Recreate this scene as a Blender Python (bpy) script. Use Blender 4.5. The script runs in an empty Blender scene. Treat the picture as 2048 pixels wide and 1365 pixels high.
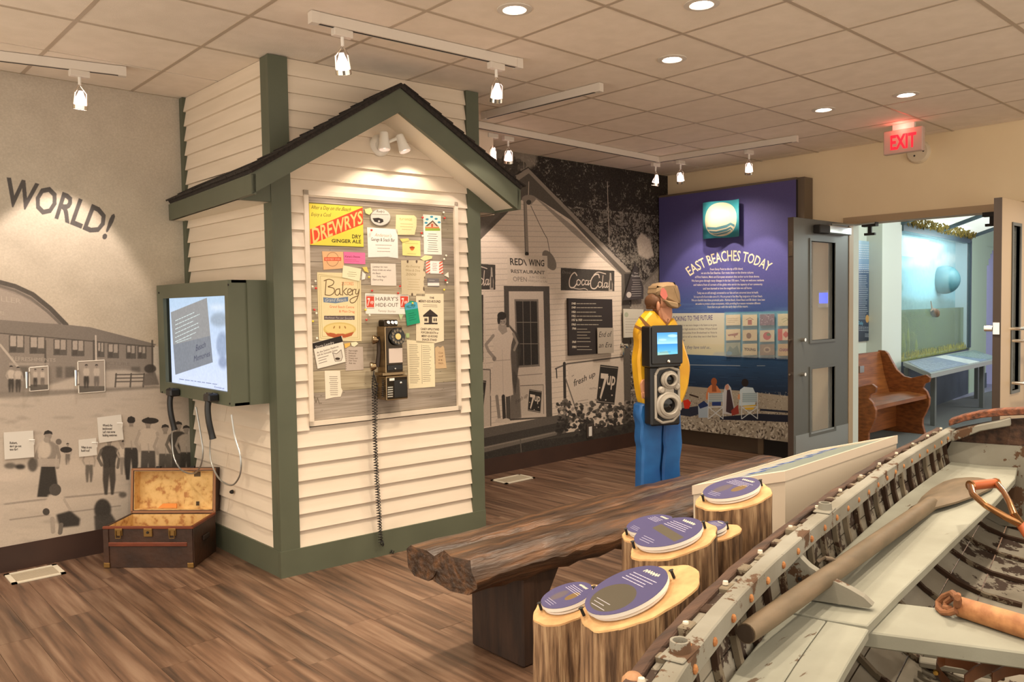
import bpy, bmesh, math, random
import numpy as np
from mathutils import Vector, Matrix
S = bpy.context.scene
COL = S.collection
PI = math.pi
rnd = random.Random(7)
# ------------------------------------------------------------ camera
F_PX, YAW, PITCH, ROLL, EYE = 1617.06, 0.7379, -0.0435, -0.0153, 1.4529
def _cam_axes():
    f = np.array([math.sin(YAW)*math.cos(PITCH), math.cos(YAW)*math.cos(PITCH), math.sin(PITCH)])
    r = np.array([math.cos(YAW), -math.sin(YAW), 0.0])
    u = np.cross(r, f)
    return r*math.cos(ROLL)+u*math.sin(ROLL), -r*math.sin(ROLL)+u*math.cos(ROLL), f
CR, CU, CF = _cam_axes()
CO = np.array([0, 0, EYE])
cam_d = bpy.data.cameras.new('camera')
cam_d.sensor_width = 36.0; cam_d.sensor_fit = 'HORIZONTAL'
cam_d.lens = F_PX/2048*36.0; cam_d.clip_start = 0.05
cam = bpy.data.objects.new('camera', cam_d); COL.objects.link(cam)
cam.matrix_world = Matrix(((CR[0], CU[0], -CF[0], CO[0]), (CR[1], CU[1], -CF[1], CO[1]), (CR[2], CU[2], -CF[2], CO[2]), (0, 0, 0, 1)))
S.camera = cam
# ------------------------------------------------------------ light and exposure
S.view_settings.view_transform = 'Standard'; S.view_settings.look = 'None'
S.view_settings.gamma = 1.0; S.view_settings.use_curve_mapping = False
S.view_settings.exposure = 0.42
WARM = (1.0, 0.84, 0.64)
wd = bpy.data.worlds.new('world'); S.world = wd; wd.use_nodes = True
wd.node_tree.nodes['Background'].inputs[0].default_value = (1.0, 0.87, 0.71, 1)
wd.node_tree.nodes['Background'].inputs[1].default_value = 1.5
def spot(loc, target, power, size=60, blend=.5, col=WARM, rad=.03):
    d = bpy.data.lights.new('spot_light', 'SPOT'); d.energy = power; d.color = col
    d.spot_size = math.radians(size); d.spot_blend = blend; d.shadow_soft_size = rad
    o = bpy.data.objects.new('spot_light', d); COL.objects.link(o); o.location = loc
    o.rotation_euler = (Vector(target)-Vector(loc)).to_track_quat('-Z', 'Y').to_euler()
    return o
def point(loc, power, col=WARM, rad=.1):
    d = bpy.data.lights.new('lamp_light', 'POINT'); d.energy = power; d.color = col; d.shadow_soft_size = rad
    o = bpy.data.objects.new('lamp_light', d); COL.objects.link(o); o.location = loc; return o
def area(loc, target, power, sx, sy, col=WARM):
    d = bpy.data.lights.new('area_light', 'AREA'); d.energy = power; d.color = col; d.shape = 'RECTANGLE'; d.size = sx; d.size_y = sy
    o = bpy.data.objects.new('area_light', d); COL.objects.link(o); o.location = loc
    o.rotation_euler = (Vector(target)-Vector(loc)).to_track_quat('-Z', 'Y').to_euler(); return o
LIGHTS = 1
# recessed downlights (in view, then unseen rows overhead and behind, plus spots added to brighten the right wall)
DOWN = [(2.537, 2.739), (3.143, 2.152), (3.711, 2.735), (5.506, 2.763), (5.543, 2.216)]
for x, y in DOWN: spot((x, y, 2.77), (x, y, 0), 74, 115, .8, WARM, .05)
for x, y in [(1.3, 2.7), (1.9, .9), (3.4, .7), (4.9, .9), (.2, 1.2), (.1, 3.4), (.9, -.6), (6.3, .9), (6.3, 4.3)]: spot((x, y, 2.77), (x, y, 0), 80, 125, .8, WARM, .05)
# ------------------------------------------------------------ projection helpers: a photograph point onto a real plane
def ray(x, y): return CF+CR*((x-1024)/F_PX)-CU*((y-682.5)/F_PX)
def at_x(x, y, X): d = ray(x, y); return CO+d*(X/d[0])
def at_y(x, y, Y): d = ray(x, y); return CO+d*(Y/d[1])
def at_z(x, y, Z): d = ray(x, y); return CO+d*((Z-EYE)/d[2])
def at_d(x, y, D): return CO+ray(x, y)*D
def nrm(v): v = np.array(v, float); return v/np.linalg.norm(v)
class Plane:
    def __init__(s, P, U, V=(0, 0, 1)):
        s.P = np.array(P, float); s.U = nrm(U); V = np.array(V, float); V = V-s.U*(V@s.U); s.V = nrm(V); s.N = np.cross(s.U, s.V)
    def at(s, x, y):
        d = ray(x, y); return CO+d*(((s.P-CO)@s.N)/(d@s.N))
    def ab(s, x, y): q = s.at(x, y)-s.P; return (q@s.U, q@s.V)
    def w(s, a, b, n=0.0): return s.P+s.U*a+s.V*b+s.N*n
    def off(s, n): return Plane(s.P+s.N*n, s.U, s.V)
def back_plane(y): return Plane((0, y, 0), (1, 0, 0))
def right_plane(x): return Plane((x, 0, 0), (0, -1, 0))
# ------------------------------------------------------------ object helpers
def tag(o, label=None, cat=None, group=None, kind=None):
    if label: o['label'] = label
    if cat: o['category'] = cat
    if group: o['group'] = group
    if kind: o['kind'] = kind
    return o
def thing(name, label, cat, loc=(0, 0, 0), group=None):
    o = bpy.data.objects.new(name, None); COL.objects.link(o); o.location = loc; o.empty_display_size = .1
    return tag(o, label, cat, group)
_inv = {}
def root_of(p):
    while p.parent: p = p.parent
    return p
def link(name, me, m, parent=None, smooth=False):
    if m is not None and not me.materials: me.materials.append(m)
    if smooth: me.polygons.foreach_set('use_smooth', [True]*len(me.polygons))
    o = bpy.data.objects.new(name, me); COL.objects.link(o)
    if parent:
        o.parent = parent
        if parent.parent is None and parent.type == 'EMPTY': o.matrix_parent_inverse = Matrix.Translation(-Vector(parent.location))
        elif parent.location.length: o.matrix_parent_inverse = Matrix.Translation(-Vector(parent.location))
    return o
def dup(root, delta, label=None, rotz=None):
    def cp(o, par):
        c = o.copy(); COL.objects.link(c)
        if par: c.parent = par; c.matrix_parent_inverse = o.matrix_parent_inverse.copy()
        for ch in o.children: cp(ch, c)
        return c
    c = cp(root, None); c.location = Vector(root.location)+Vector(delta)
    if label: c['label'] = label
    if rotz is not None: c.rotation_euler.z = rotz
    return c
def smooth(P, n=6):
    P = [np.array(p, float) for p in P]; out = []
    for i in range(len(P)-1):
        p0, p1, p2, p3 = P[max(i-1, 0)], P[i], P[i+1], P[min(i+2, len(P)-1)]
        for t in np.linspace(0, 1, n, endpoint=False): out.append(.5*(2*p1+(p2-p0)*t+(2*p0-5*p1+4*p2-p3)*t*t+(3*p1-p0-3*p2+p3)*t**3))
    return out+[P[-1]]
class MB:
    def __init__(s): s.v = []; s.f = []
    def add(s, vs, fs):
        k = len(s.v); s.v += [tuple(float(c) for c in v) for v in vs]; s.f += [tuple(i+k for i in f) for f in fs]; return s
    def hexa(s, a): # 8 corners: bottom 4 then top 4
        return s.add(a, [(3, 2, 1, 0), (4, 5, 6, 7), (0, 1, 5, 4), (1, 2, 6, 5), (2, 3, 7, 6), (3, 0, 4, 7)])
    def box(s, x0, y0, z0, x1, y1, z1):
        return s.hexa([(x0, y0, z0), (x1, y0, z0), (x1, y1, z0), (x0, y1, z0), (x0, y0, z1), (x1, y0, z1), (x1, y1, z1), (x0, y1, z1)])
    def obox(s, P, U, V, W): # corner and three edge vectors
        P, U, V, W = [np.array(q, float) for q in (P, U, V, W)]
        return s.hexa([P, P+U, P+U+V, P+V, P+W, P+U+W, P+U+V+W, P+V+W])
    def prism(s, pts, off): # planar loop and offset vector
        n = len(pts); off = np.array(off, float); a = [np.array(p, float) for p in pts]; b = [p+off for p in a]
        return s.add(a+b, [tuple(range(n-1, -1, -1)), tuple(range(n, 2*n))]+[(i, (i+1) % n, n+(i+1) % n, n+i) for i in range(n)])
    def tube(s, pts, r, n=8, cap=True, flat=1.0):
        pts = [np.array(p, float) for p in pts]; m = len(pts); R = r if hasattr(r, '__len__') else [r]*m
        vs = []; t0 = nrm(pts[1]-pts[0]); up = np.array([0, 0, 1.]) if abs(t0[2]) < .9 else np.array([1., 0, 0])
        x = nrm(np.cross(t0, up))
        for i in range(m):
            t = nrm(pts[min(i+1, m-1)]-pts[max(i-1, 0)]); x = nrm(x-t*(x@t)); y = np.cross(t, x)*flat
            vs += [pts[i]+R[i]*(math.cos(2*PI*k/n)*x+math.sin(2*PI*k/n)*y) for k in range(n)]
        fs = [(i*n+k, i*n+(k+1) % n, (i+1)*n+(k+1) % n, (i+1)*n+k) for i in range(m-1) for k in range(n)]
        if cap: fs += [tuple(range(n-1, -1, -1)), tuple(range((m-1)*n, m*n))]
        return s.add(vs, fs)
    def lathe(s, prof, n=20, c=(0, 0, 0), ax=(0, 0, 1), cap=True): # prof: (radius, height)
        ax = nrm(ax); up = np.array([1., 0, 0]) if abs(ax[0]) < .9 else np.array([0, 1., 0]); x = nrm(np.cross(ax, up)); y = np.cross(ax, x); c = np.array(c, float)
        vs = [c+ax*h+r*(math.cos(2*PI*k/n)*x+math.sin(2*PI*k/n)*y) for r, h in prof for k in range(n)]; m = len(prof)
        fs = [(i*n+k, i*n+(k+1) % n, (i+1)*n+(k+1) % n, (i+1)*n+k) for i in range(m-1) for k in range(n)]
        if cap: fs += [tuple(range(n-1, -1, -1)), tuple(range((m-1)*n, m*n))]
        return s.add(vs, fs)
    def grid(s, P, closed=False): # P[i][j]
        m, n = len(P), len(P[0]); vs = [p for r in P for p in r]
        return s.add(vs, [(i*n+j, i*n+j+1, (i+1)*n+j+1, (i+1)*n+j) for i in range(m-1) for j in range(n-1)])
    def slab(s, P, off): # thick sheet from grid P[i][j] and per-sheet offset vector or function
        m, n = len(P), len(P[0]); P = [[np.array(p, float) for p in r] for r in P]
        fo = off if callable(off) else (lambda i, j: np.array(off, float))
        k = m*n; vs = [p for r in P for p in r]+[P[i][j]+fo(i, j) for i in range(m) for j in range(n)]
        fs = []
        for i in range(m-1):
            for j in range(n-1):
                a, b, c, d = i*n+j, i*n+j+1, (i+1)*n+j+1, (i+1)*n+j
                fs += [(a, b, c, d), (k+d, k+c, k+b, k+a)]
        for i in range(m-1): fs += [(i*n, (i+1)*n, k+(i+1)*n, k+i*n), (i*n+n-1, k+i*n+n-1, k+(i+1)*n+n-1, (i+1)*n+n-1)]
        for j in range(n-1): fs += [(j, k+j, k+j+1, j+1), ((m-1)*n+j, (m-1)*n+j+1, k+(m-1)*n+j+1, k+(m-1)*n+j)]
        return s.add(vs, fs)
    def mesh(s, name='mesh', bevel=0):
        me = bpy.data.meshes.new(name); me.from_pydata(s.v, [], s.f)
        bm = bmesh.new(); bm.from_mesh(me); bmesh.ops.recalc_face_normals(bm, faces=bm.faces)
        if bevel: bmesh.ops.bevel(bm, geom=bm.edges[:], offset=bevel, segments=1, affect='EDGES', profile=.5)
        bm.to_mesh(me); bm.free(); me.update(); return me
    def build(s, name, m, parent=None, smooth=False, bevel=0):
        me = s.mesh(name, bevel)
        if smooth:
            me.polygons.foreach_set('use_smooth', [True]*len(me.polygons))
            try: me.set_sharp_from_angle(angle=math.radians(40))
            except Exception: pass
        return link(name, me, m, parent)
# ------------------------------------------------------------ materials
def s2l(c):
    return tuple((v/12.92 if v <= .04045 else ((v+.055)/1.055)**2.4) for v in [q/255 if max(c) > 1.001 else q for q in c])
def mat(name, c, rough=.6, metal=0.0, c2=None, scale=6.0, stretch=(1, 1, 1), lo=.35, hi=.65, bump=0.0, bscale=None, rand=0.0, spec=.5, emit=None, estr=1.0, alpha=1.0, detail=6, trans=0.0, coat=0.0, c3=None):
    m = bpy.data.materials.new(name); m.use_nodes = True; N = m.node_tree.nodes; Lk = m.node_tree.links
    b = N['Principled BSDF']; b.inputs['Roughness'].default_value = rough; b.inputs['Metallic'].default_value = metal
    b.inputs['Specular IOR Level'].default_value = spec; b.inputs['Alpha'].default_value = alpha
    b.inputs['Transmission Weight'].default_value = trans; b.inputs['Coat Weight'].default_value = coat
    b.inputs['Base Color'].default_value = (*s2l(c), 1)
    if emit: b.inputs['Emission Color'].default_value = (*s2l(emit), 1); b.inputs['Emission Strength'].default_value = estr
    if c2 or bump or rand:
        tc = N.new('ShaderNodeTexCoord'); mp = N.new('ShaderNodeMapping'); mp.inputs['Scale'].default_value = stretch
        Lk.new(tc.outputs['Object'], mp.inputs['Vector']); vec = mp.outputs[0]
        oi = N.new('ShaderNodeObjectInfo')
        if rand:
            ad = N.new('ShaderNodeVectorMath'); ad.operation = 'ADD'; cb = N.new('ShaderNodeCombineXYZ')
            ml = N.new('ShaderNodeMath'); ml.operation = 'MULTIPLY'; ml.inputs[1].default_value = 37.0; Lk.new(oi.outputs['Random'], ml.inputs[0])
            for k in range(3): Lk.new(ml.outputs[0], cb.inputs[k])
            Lk.new(vec, ad.inputs[0]); Lk.new(cb.outputs[0], ad.inputs[1]); vec = ad.outputs[0]
        out = None
        if c2:
            nz = N.new('ShaderNodeTexNoise'); nz.inputs['Scale'].default_value = scale; nz.inputs['Detail'].default_value = detail; Lk.new(vec, nz.inputs['Vector'])
            rp = N.new('ShaderNodeValToRGB'); rp.color_ramp.elements[0].position = lo; rp.color_ramp.elements[1].position = hi
            rp.color_ramp.elements[0].color = (*s2l(c), 1); rp.color_ramp.elements[1].color = (*s2l(c2), 1)
            if c3: e = rp.color_ramp.elements.new((lo+hi)/2); e.color = (*s2l(c3), 1)
            Lk.new(nz.outputs['Fac'], rp.inputs[0]); out = rp.outputs[0]
        if rand:
            hs = N.new('ShaderNodeHueSaturation'); mr = N.new('ShaderNodeMapRange'); mr.inputs['To Min'].default_value = 1-rand; mr.inputs['To Max'].default_value = 1+rand
            Lk.new(oi.outputs['Random'], mr.inputs[0]); Lk.new(mr.outputs[0], hs.inputs['Value'])
            if out: Lk.new(out, hs.inputs['Color'])
            else: hs.inputs['Color'].default_value = (*s2l(c), 1)
            out = hs.outputs[0]
        if out: Lk.new(out, b.inputs['Base Color'])
        if bump:
            nb = N.new('ShaderNodeTexNoise'); nb.inputs['Scale'].default_value = bscale or scale; nb.inputs['Detail'].default_value = 8; Lk.new(vec, nb.inputs['Vector'])
            bp = N.new('ShaderNodeBump'); bp.inputs['Strength'].default_value = bump; bp.inputs['Distance'].default_value = .01
            Lk.new(nb.outputs['Fac'], bp.inputs['Height']); Lk.new(bp.outputs[0], b.inputs['Normal'])
    return m
# ------------------------------------------------------------ flat prints, drawn in numpy and wrapped on the real board
_txt = {}
def glyphs(t, bold=0.0, shear=0.0, mono=False):
    k = (t, bold, shear)
    if k in _txt: return _txt[k]
    cu = bpy.data.curves.new('lettering', 'FONT'); cu.body = t; cu.resolution_u = 2; cu.offset = bold; cu.shear = shear
    ob = bpy.data.objects.new('lettering', cu); me = bpy.data.meshes.new_from_object(ob)
    me.calc_loop_triangles(); v = np.array([q.co[:2] for q in me.vertices]).reshape(-1, 2); tr = np.array([q.vertices[:] for q in me.loop_triangles], int).reshape(-1, 3)
    bpy.data.meshes.remove(me); bpy.data.objects.remove(ob); bpy.data.curves.remove(cu)
    if len(v): v = v-v.min(0)*np.array([1, 0])
    _txt[k] = (v, tr); return _txt[k]
CAP = 0.73
class Art:
    def __init__(s, plane, outline, res=400, col=(230, 225, 215), rect=None):
        s.pl = plane
        if rect is not None: ab = np.array(rect, float)
        else: ab = np.array([plane.ab(*p) for p in outline])
        s.ab = ab; s.lo = ab.min(0); s.hi = ab.max(0); s.res = res
        s.w = max(4, int(math.ceil((s.hi[0]-s.lo[0])*res))); s.h = max(4, int(math.ceil((s.hi[1]-s.lo[1])*res)))
        s.a = np.empty((s.h, s.w, 3), np.float32); s.a[:] = np.array(col, float)/255; s.local = False
    def ip(s, pts):
        p = np.array([s.pl.ab(*q) for q in pts]) if not s.local else s.lo+np.array(pts, float)*(s.hi-s.lo)
        return (p-s.lo)*s.res*np.array([s.w/((s.hi[0]-s.lo[0])*s.res), s.h/((s.hi[1]-s.lo[1])*s.res)])
    def _bb(s, q, m=2):
        x0, y0 = np.floor(q.min(0)).astype(int)-m; x1, y1 = np.ceil(q.max(0)).astype(int)+m
        return max(0, x0), max(0, y0), min(s.w, x1), min(s.h, y1)
    def blend(s, x0, y0, x1, y1, m, col, al=1.0):
        if x1 <= x0 or y1 <= y0: return
        m = (m*al)[..., None].astype(np.float32); c = np.array(col, np.float32)/255
        s.a[y0:y1, x0:x1] = s.a[y0:y1, x0:x1]*(1-m)+c*m
    def poly(s, pts, col, al=1.0, raw=False, soft=0):
        q = np.array(pts, float) if raw else s.ip(pts); x0, y0, x1, y1 = s._bb(q, 2+int(soft*2))
        if x1 <= x0 or y1 <= y0: return s
        m = np.zeros((y1-y0, x1-x0))
        for ox, oy in ((.25, .25), (.75, .25), (.25, .75), (.75, .75)):
            X, Y = np.meshgrid(np.arange(x0, x1)+ox, np.arange(y0, y1)+oy); c = np.zeros(X.shape, bool)
            for i in range(len(q)):
                ax, ay = q[i]; bx, by = q[(i+1) % len(q)]
                if ay == by: continue
                c ^= ((ay > Y) != (by > Y)) & (X < (bx-ax)*(Y-ay)/(by-ay)+ax)
            m += c*.25
        if soft: m = blur(m, soft)
        s.blend(x0, y0, x1, y1, m, col, al); return s
    def ell(s, cx, cy, rx, ry, col, al=1.0, rot=0, soft=0, n=20):
        return s.poly([(cx+rx*math.cos(t)*math.cos(rot)-ry*math.sin(t)*math.sin(rot), cy+rx*math.cos(t)*math.sin(rot)+ry*math.sin(t)*math.cos(rot)) for t in np.linspace(0, 2*PI, n, endpoint=False)], col, al, soft=soft)
    def rect(s, x0, y0, x1, y1, col, al=1.0, soft=0): return s.poly([(x0, y0), (x1, y0), (x1, y1), (x0, y1)], col, al, soft=soft)
    def line(s, pts, wd, col, al=1.0): # wd in image pixels of the print, relative to photo px
        q = s.ip(pts); k = wd*s.pxs(pts[0]); x0, y0, x1, y1 = s._bb(q, int(k)+2)
        if x1 <= x0 or y1 <= y0: return s
        X, Y = np.meshgrid(np.arange(x0, x1)+.5, np.arange(y0, y1)+.5); d = np.full(X.shape, 1e9)
        for i in range(len(q)-1):
            a, b = q[i], q[i+1]; ab = b-a; L2 = max(ab@ab, 1e-9); t = np.clip(((X-a[0])*ab[0]+(Y-a[1])*ab[1])/L2, 0, 1)
            d = np.minimum(d, np.hypot(X-a[0]-t*ab[0], Y-a[1]-t*ab[1]))
        s.blend(x0, y0, x1, y1, np.clip(k/2-d+.5, 0, 1), col, al*min(1, k)); return s
    def pxs(s, p):
        if s.local: return s.h
        a, b = s.ip([p, (p[0], p[1]+1)]); return float(np.linalg.norm(a-b))
    def text(s, t, quad, col, al=1.0, bold=0.0, shear=0.0, fn=None, full=False):
        v, tr = glyphs(t, bold, shear)
        if not len(v): return s
        W = v[:, 0].max(); hmin = 0.0; hmax = CAP
        if full: hmin, hmax = v[:, 1].min(), v[:, 1].max()
        uu = v[:, 0]/W; vv = (v[:, 1]-hmin)/(hmax-hmin)
        if fn is None:
            TL, TR, BR, BL = [np.array(p, float) for p in quad]
            P = [(BL*(1-a)+BR*a)*(1-b)+(TL*(1-a)+TR*a)*b for a, b in zip(uu, vv)]
        else: P = [fn(a, b) for a, b in zip(uu, vv)]
        q = s.ip(P); x0, y0, x1, y1 = s._bb(q)
        if x1 <= x0 or y1 <= y0: return s
        m = np.zeros((y1-y0, x1-x0))
        for T in tr:
            A, B, C = q[T[0]], q[T[1]], q[T[2]]; tb = s._bb(np.array([A, B, C]), 0)
            if tb[2] <= tb[0] or tb[3] <= tb[1]: continue
            D = (B[0]-A[0])*(C[1]-A[1])-(B[1]-A[1])*(C[0]-A[0])
            if abs(D) < 1e-9: continue
            if D < 0: B, C = C, B
            for ox, oy in ((.25, .25), (.75, .25), (.25, .75), (.75, .75)):
                X, Y = np.meshgrid(np.arange(tb[0], tb[2])+ox, np.arange(tb[1], tb[3])+oy)
                k = ((B[0]-A[0])*(Y-A[1])-(B[1]-A[1])*(X-A[0]) >= 0) & ((C[0]-B[0])*(Y-B[1])-(C[1]-B[1])*(X-B[0]) >= 0) & ((A[0]-C[0])*(Y-C[1])-(A[1]-C[1])*(X-C[0]) >= 0)
                m[tb[1]-y0:tb[3]-y0, tb[0]-x0:tb[2]-x0] += k*.25
        s.blend(x0, y0, x1, y1, np.clip(m, 0, 1), col, al); return s
    def scrib(s, quad, rows, col, al=.8, wd=1.2, seed=1, fill=.9, center=False, rag=.3): # lines too small to read, as rows of tiny words
        TL, TR, BR, BL = [np.array(p, float) for p in quad]; R = random.Random(seed)
        for r in range(rows):
            b = (r+.5)/rows; L = TL*(1-b)+BL*b; Q = TR*(1-b)+BR*b; ln = fill*(1-rag*R.random()); a = (1-ln)/2 if center else 0; e = a+ln
            while a < e:
                w = min(R.uniform(.04, .13), e-a)
                s.line([tuple(L*(1-a)+Q*a), tuple(L*(1-a-w)+Q*(a+w))], wd, col, al); a += w+.025
        return s
    def noise(s, amp, scale=1, seed=0, sx=1):
        g = np.random.RandomState(seed).rand(max(2, s.h//scale+2), max(2, s.w//(scale*sx)+2)).astype(np.float32)-.5
        yi = np.linspace(0, g.shape[0]-1.01, s.h); xi = np.linspace(0, g.shape[1]-1.01, s.w); y0 = yi.astype(int); x0 = xi.astype(int); fy = (yi-y0)[:, None]; fx = (xi-x0)[None]
        n = g[y0][:, x0]*(1-fy)*(1-fx)+g[y0+1][:, x0]*fy*(1-fx)+g[y0][:, x0+1]*(1-fy)*fx+g[y0+1][:, x0+1]*fy*fx
        s.a += (n*amp)[..., None]; return s
    def vgrad(s, y0, c0, y1, c1, x=None): # photo rows y0..y1 (at column x) blended from c0 to c1
        xx = x; r0 = s.ip([(xx, y0)])[0][1]; r1 = s.ip([(xx, y1)])[0][1]; lo, hi = int(max(0, min(r0, r1))), int(min(s.h, max(r0, r1)))
        if hi <= lo: return s
        t = ((np.arange(lo, hi)-r0)/(r1-r0)).clip(0, 1)[:, None, None]; s.a[lo:hi] = np.array(c0)/255*(1-t)+np.array(c1)/255*t; return s
    def tex(s, name, rough=.6, coat=0.0, emit=0.0, spec=.3):
        im = bpy.data.images.new(name, s.w, s.h, alpha=False); px = np.ones((s.h, s.w, 4), np.float32); px[..., :3] = np.clip(s.a*(1 if emit else .94), 0, 1)
        im.pixels.foreach_set(px.ravel()); im.update(); im.pack()
        m = bpy.data.materials.new(name); m.use_nodes = True; N = m.node_tree.nodes; b = N['Principled BSDF']; t = N.new('ShaderNodeTexImage'); t.image = im; t.extension = 'EXTEND'
        b.inputs['Roughness'].default_value = rough; b.inputs['Coat Weight'].default_value = coat; b.inputs['Specular IOR Level'].default_value = spec
        if emit:
            b.inputs['Base Color'].default_value = (0, 0, 0, 1); m.node_tree.links.new(t.outputs[0], b.inputs['Emission Color']); b.inputs['Emission Strength'].default_value = emit
        else: m.node_tree.links.new(t.outputs[0], b.inputs['Base Color'])
        return m
    def board(s, name, th=.002, parent=None, outline=None, rough=.6, coat=0.0, emit=0.0, lift=0.0, mat_=None, curl=None):
        ab = s.ab if outline is None else np.array([s.pl.ab(*p) for p in outline])
        n = len(ab); vs = [s.pl.w(a, b, lift+th) for a, b in ab]+[s.pl.w(a, b, lift) for a, b in ab]
        me = bpy.data.meshes.new(name); me.from_pydata([tuple(v) for v in vs], [], [tuple(range(n)), tuple(range(2*n-1, n-1, -1))]+[(i, n+i, n+(i+1) % n, (i+1) % n) for i in range(n)])
        uv = me.uv_layers.new(name='print'); span = s.hi-s.lo
        for lp in me.loops:
            k = lp.vertex_index % n; uv.data[lp.index].uv = tuple((ab[k]-s.lo)/span)
        bm = bmesh.new(); bm.from_mesh(me); bmesh.ops.recalc_face_normals(bm, faces=bm.faces); bm.to_mesh(me); bm.free()
        return link(name, me, mat_ or s.tex(name+'_print', rough, coat, emit), parent)
def blur(m, r):
    k = max(1, int(r))
    for ax in (0, 1, 0, 1):
        p = np.cumsum(np.pad(m, [(k+1, k) if a == ax else (0, 0) for a in (0, 1)], mode='edge'), axis=ax)
        m = (np.take(p, range(2*k+1, p.shape[ax]), axis=ax)-np.take(p, range(0, p.shape[ax]-2*k-1), axis=ax))/(2*k+1)
    return m
# ============================================================ materials
CH = 2.8; YM = 5.257; XR = 7.04
M_wall = mat('wall_paint', (240, 220, 184), .85, c2=(235, 214, 177), scale=2.0, bump=.05, bscale=180)
M_tile = mat('ceiling_tile', (240, 226, 210), .9, c2=(233, 219, 202), scale=9, bump=.12, bscale=160, rand=.03)
M_grid = mat('ceiling_grid', (186, 168, 148), .5)
M_plank = mat('floor_plank', (66, 51, 42), .34, c2=(134, 109, 90), c3=(106, 80, 63), scale=2.2, stretch=(12, .7, 1), lo=.30, hi=.70, bump=.10, bscale=30, rand=.17, spec=.35)
M_sub = mat('sub_floor', (34, 24, 18), .9)
M_white = mat('painted_clapboard', (224, 209, 190), .6, c2=(217, 202, 182), scale=3, stretch=(.6, .6, 6), bump=.05, bscale=60)
M_green = mat('green_paint', (90, 94, 77), .5, c2=(84, 88, 72), scale=4, spec=.4)
M_base = mat('dark_baseboard', (62, 40, 30), .55, c2=(54, 34, 26), scale=5)
M_whitem = mat('white_enamel', (232, 228, 220), .35)
M_chrome = mat('chrome', (225, 222, 215), .16, 1.0)
M_steel = mat('brushed_steel', (176, 178, 176), .35, .9)
M_black = mat('black_plastic', (20, 20, 22), .35)
M_dark = mat('near_black', (26, 23, 21), .7)
M_shingle = mat('roof_shingle', (52, 44, 38), .95, c2=(34, 29, 26), scale=60, bump=.5, bscale=90)
M_door = mat('door_paint', (86, 88, 84), .5, c2=(82, 84, 80), scale=3)
M_dooredge = mat('door_edge', (70, 58, 50), .5)
M_frame = mat('door_frame_paint', (172, 148, 118), .55)
M_lamp = mat('lamp_glow', (255, 250, 240), .3, emit=(255, 236, 228), estr=9)
M_lampred = mat('lamp_glass', (255, 235, 230), .15, emit=(255, 214, 205), estr=3.2)
M_bark = mat('stump_side', (84, 60, 40), .85, c2=(178, 146, 110), c3=(136, 104, 74), scale=6.5, stretch=(9, 9, .9), lo=.36, hi=.66, bump=1.0, bscale=13, detail=10)
M_cut = mat('cut_wood', (208, 168, 116), .8, c2=(182, 138, 92), scale=16, bump=.25, bscale=40)
M_rust = mat('rusty_bolt', (186, 128, 74), .8, c2=(150, 92, 50), scale=60)
M_grating = mat('vent_metal', (214, 206, 186), .5)
def paintwood(name, paint, wood, amt, stretch, scale=5, rough=.75, bump=.35, c2=None, rand=0.04, seed=0):
    m = bpy.data.materials.new(name); m.use_nodes = True; N = m.node_tree.nodes; L = m.node_tree.links; b = N['Principled BSDF']; b.inputs['Roughness'].default_value = rough; b.inputs['Specular IOR Level'].default_value = .25
    tc = N.new('ShaderNodeTexCoord'); mp = N.new('ShaderNodeMapping'); mp.inputs['Scale'].default_value = stretch; mp.inputs['Location'].default_value = (seed, seed*2, 0); L.new(tc.outputs['Object'], mp.inputs[0])
    n1 = N.new('ShaderNodeTexNoise'); n1.inputs['Scale'].default_value = scale; n1.inputs['Detail'].default_value = 9; n1.inputs['Roughness'].default_value = .68; L.new(mp.outputs[0], n1.inputs['Vector'])
    r1 = N.new('ShaderNodeValToRGB'); r1.color_ramp.elements[0].position = .5+amt; r1.color_ramp.elements[1].position = .515+amt; L.new(n1.outputs['Fac'], r1.inputs[0])
    n2 = N.new('ShaderNodeTexNoise'); n2.inputs['Scale'].default_value = 3; n2.inputs['Detail'].default_value = 5; L.new(tc.outputs['Object'], n2.inputs['Vector'])
    r2 = N.new('ShaderNodeValToRGB'); r2.color_ramp.elements[0].position = .35; r2.color_ramp.elements[1].position = .65; r2.color_ramp.elements[0].color = (*s2l(paint), 1); r2.color_ramp.elements[1].color = (*s2l(c2 or tuple(q*.93 for q in paint)), 1); L.new(n2.outputs['Fac'], r2.inputs[0])
    mx = N.new('ShaderNodeMix'); mx.data_type = 'RGBA'; L.new(r1.outputs[0], mx.inputs['Factor']); L.new(r2.outputs[0], mx.inputs[6]); mx.inputs[7].default_value = (*s2l(wood), 1)
    oi = N.new('ShaderNodeObjectInfo'); mr = N.new('ShaderNodeMapRange'); mr.inputs['To Min'].default_value = 1-rand; mr.inputs['To Max'].default_value = 1+rand; L.new(oi.outputs['Random'], mr.inputs[0])
    hs = N.new('ShaderNodeHueSaturation'); L.new(mr.outputs[0], hs.inputs['Value']); L.new(mx.outputs[2], hs.inputs['Color']); L.new(hs.outputs[0], b.inputs['Base Color'])
    bp = N.new('ShaderNodeBump'); bp.inputs['Strength'].default_value = bump; bp.inputs['Distance'].default_value = .006; bp.invert = True; L.new(n1.outputs['Fac'], bp.inputs['Height']); L.new(bp.outputs[0], b.inputs['Normal'])
    return m
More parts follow.
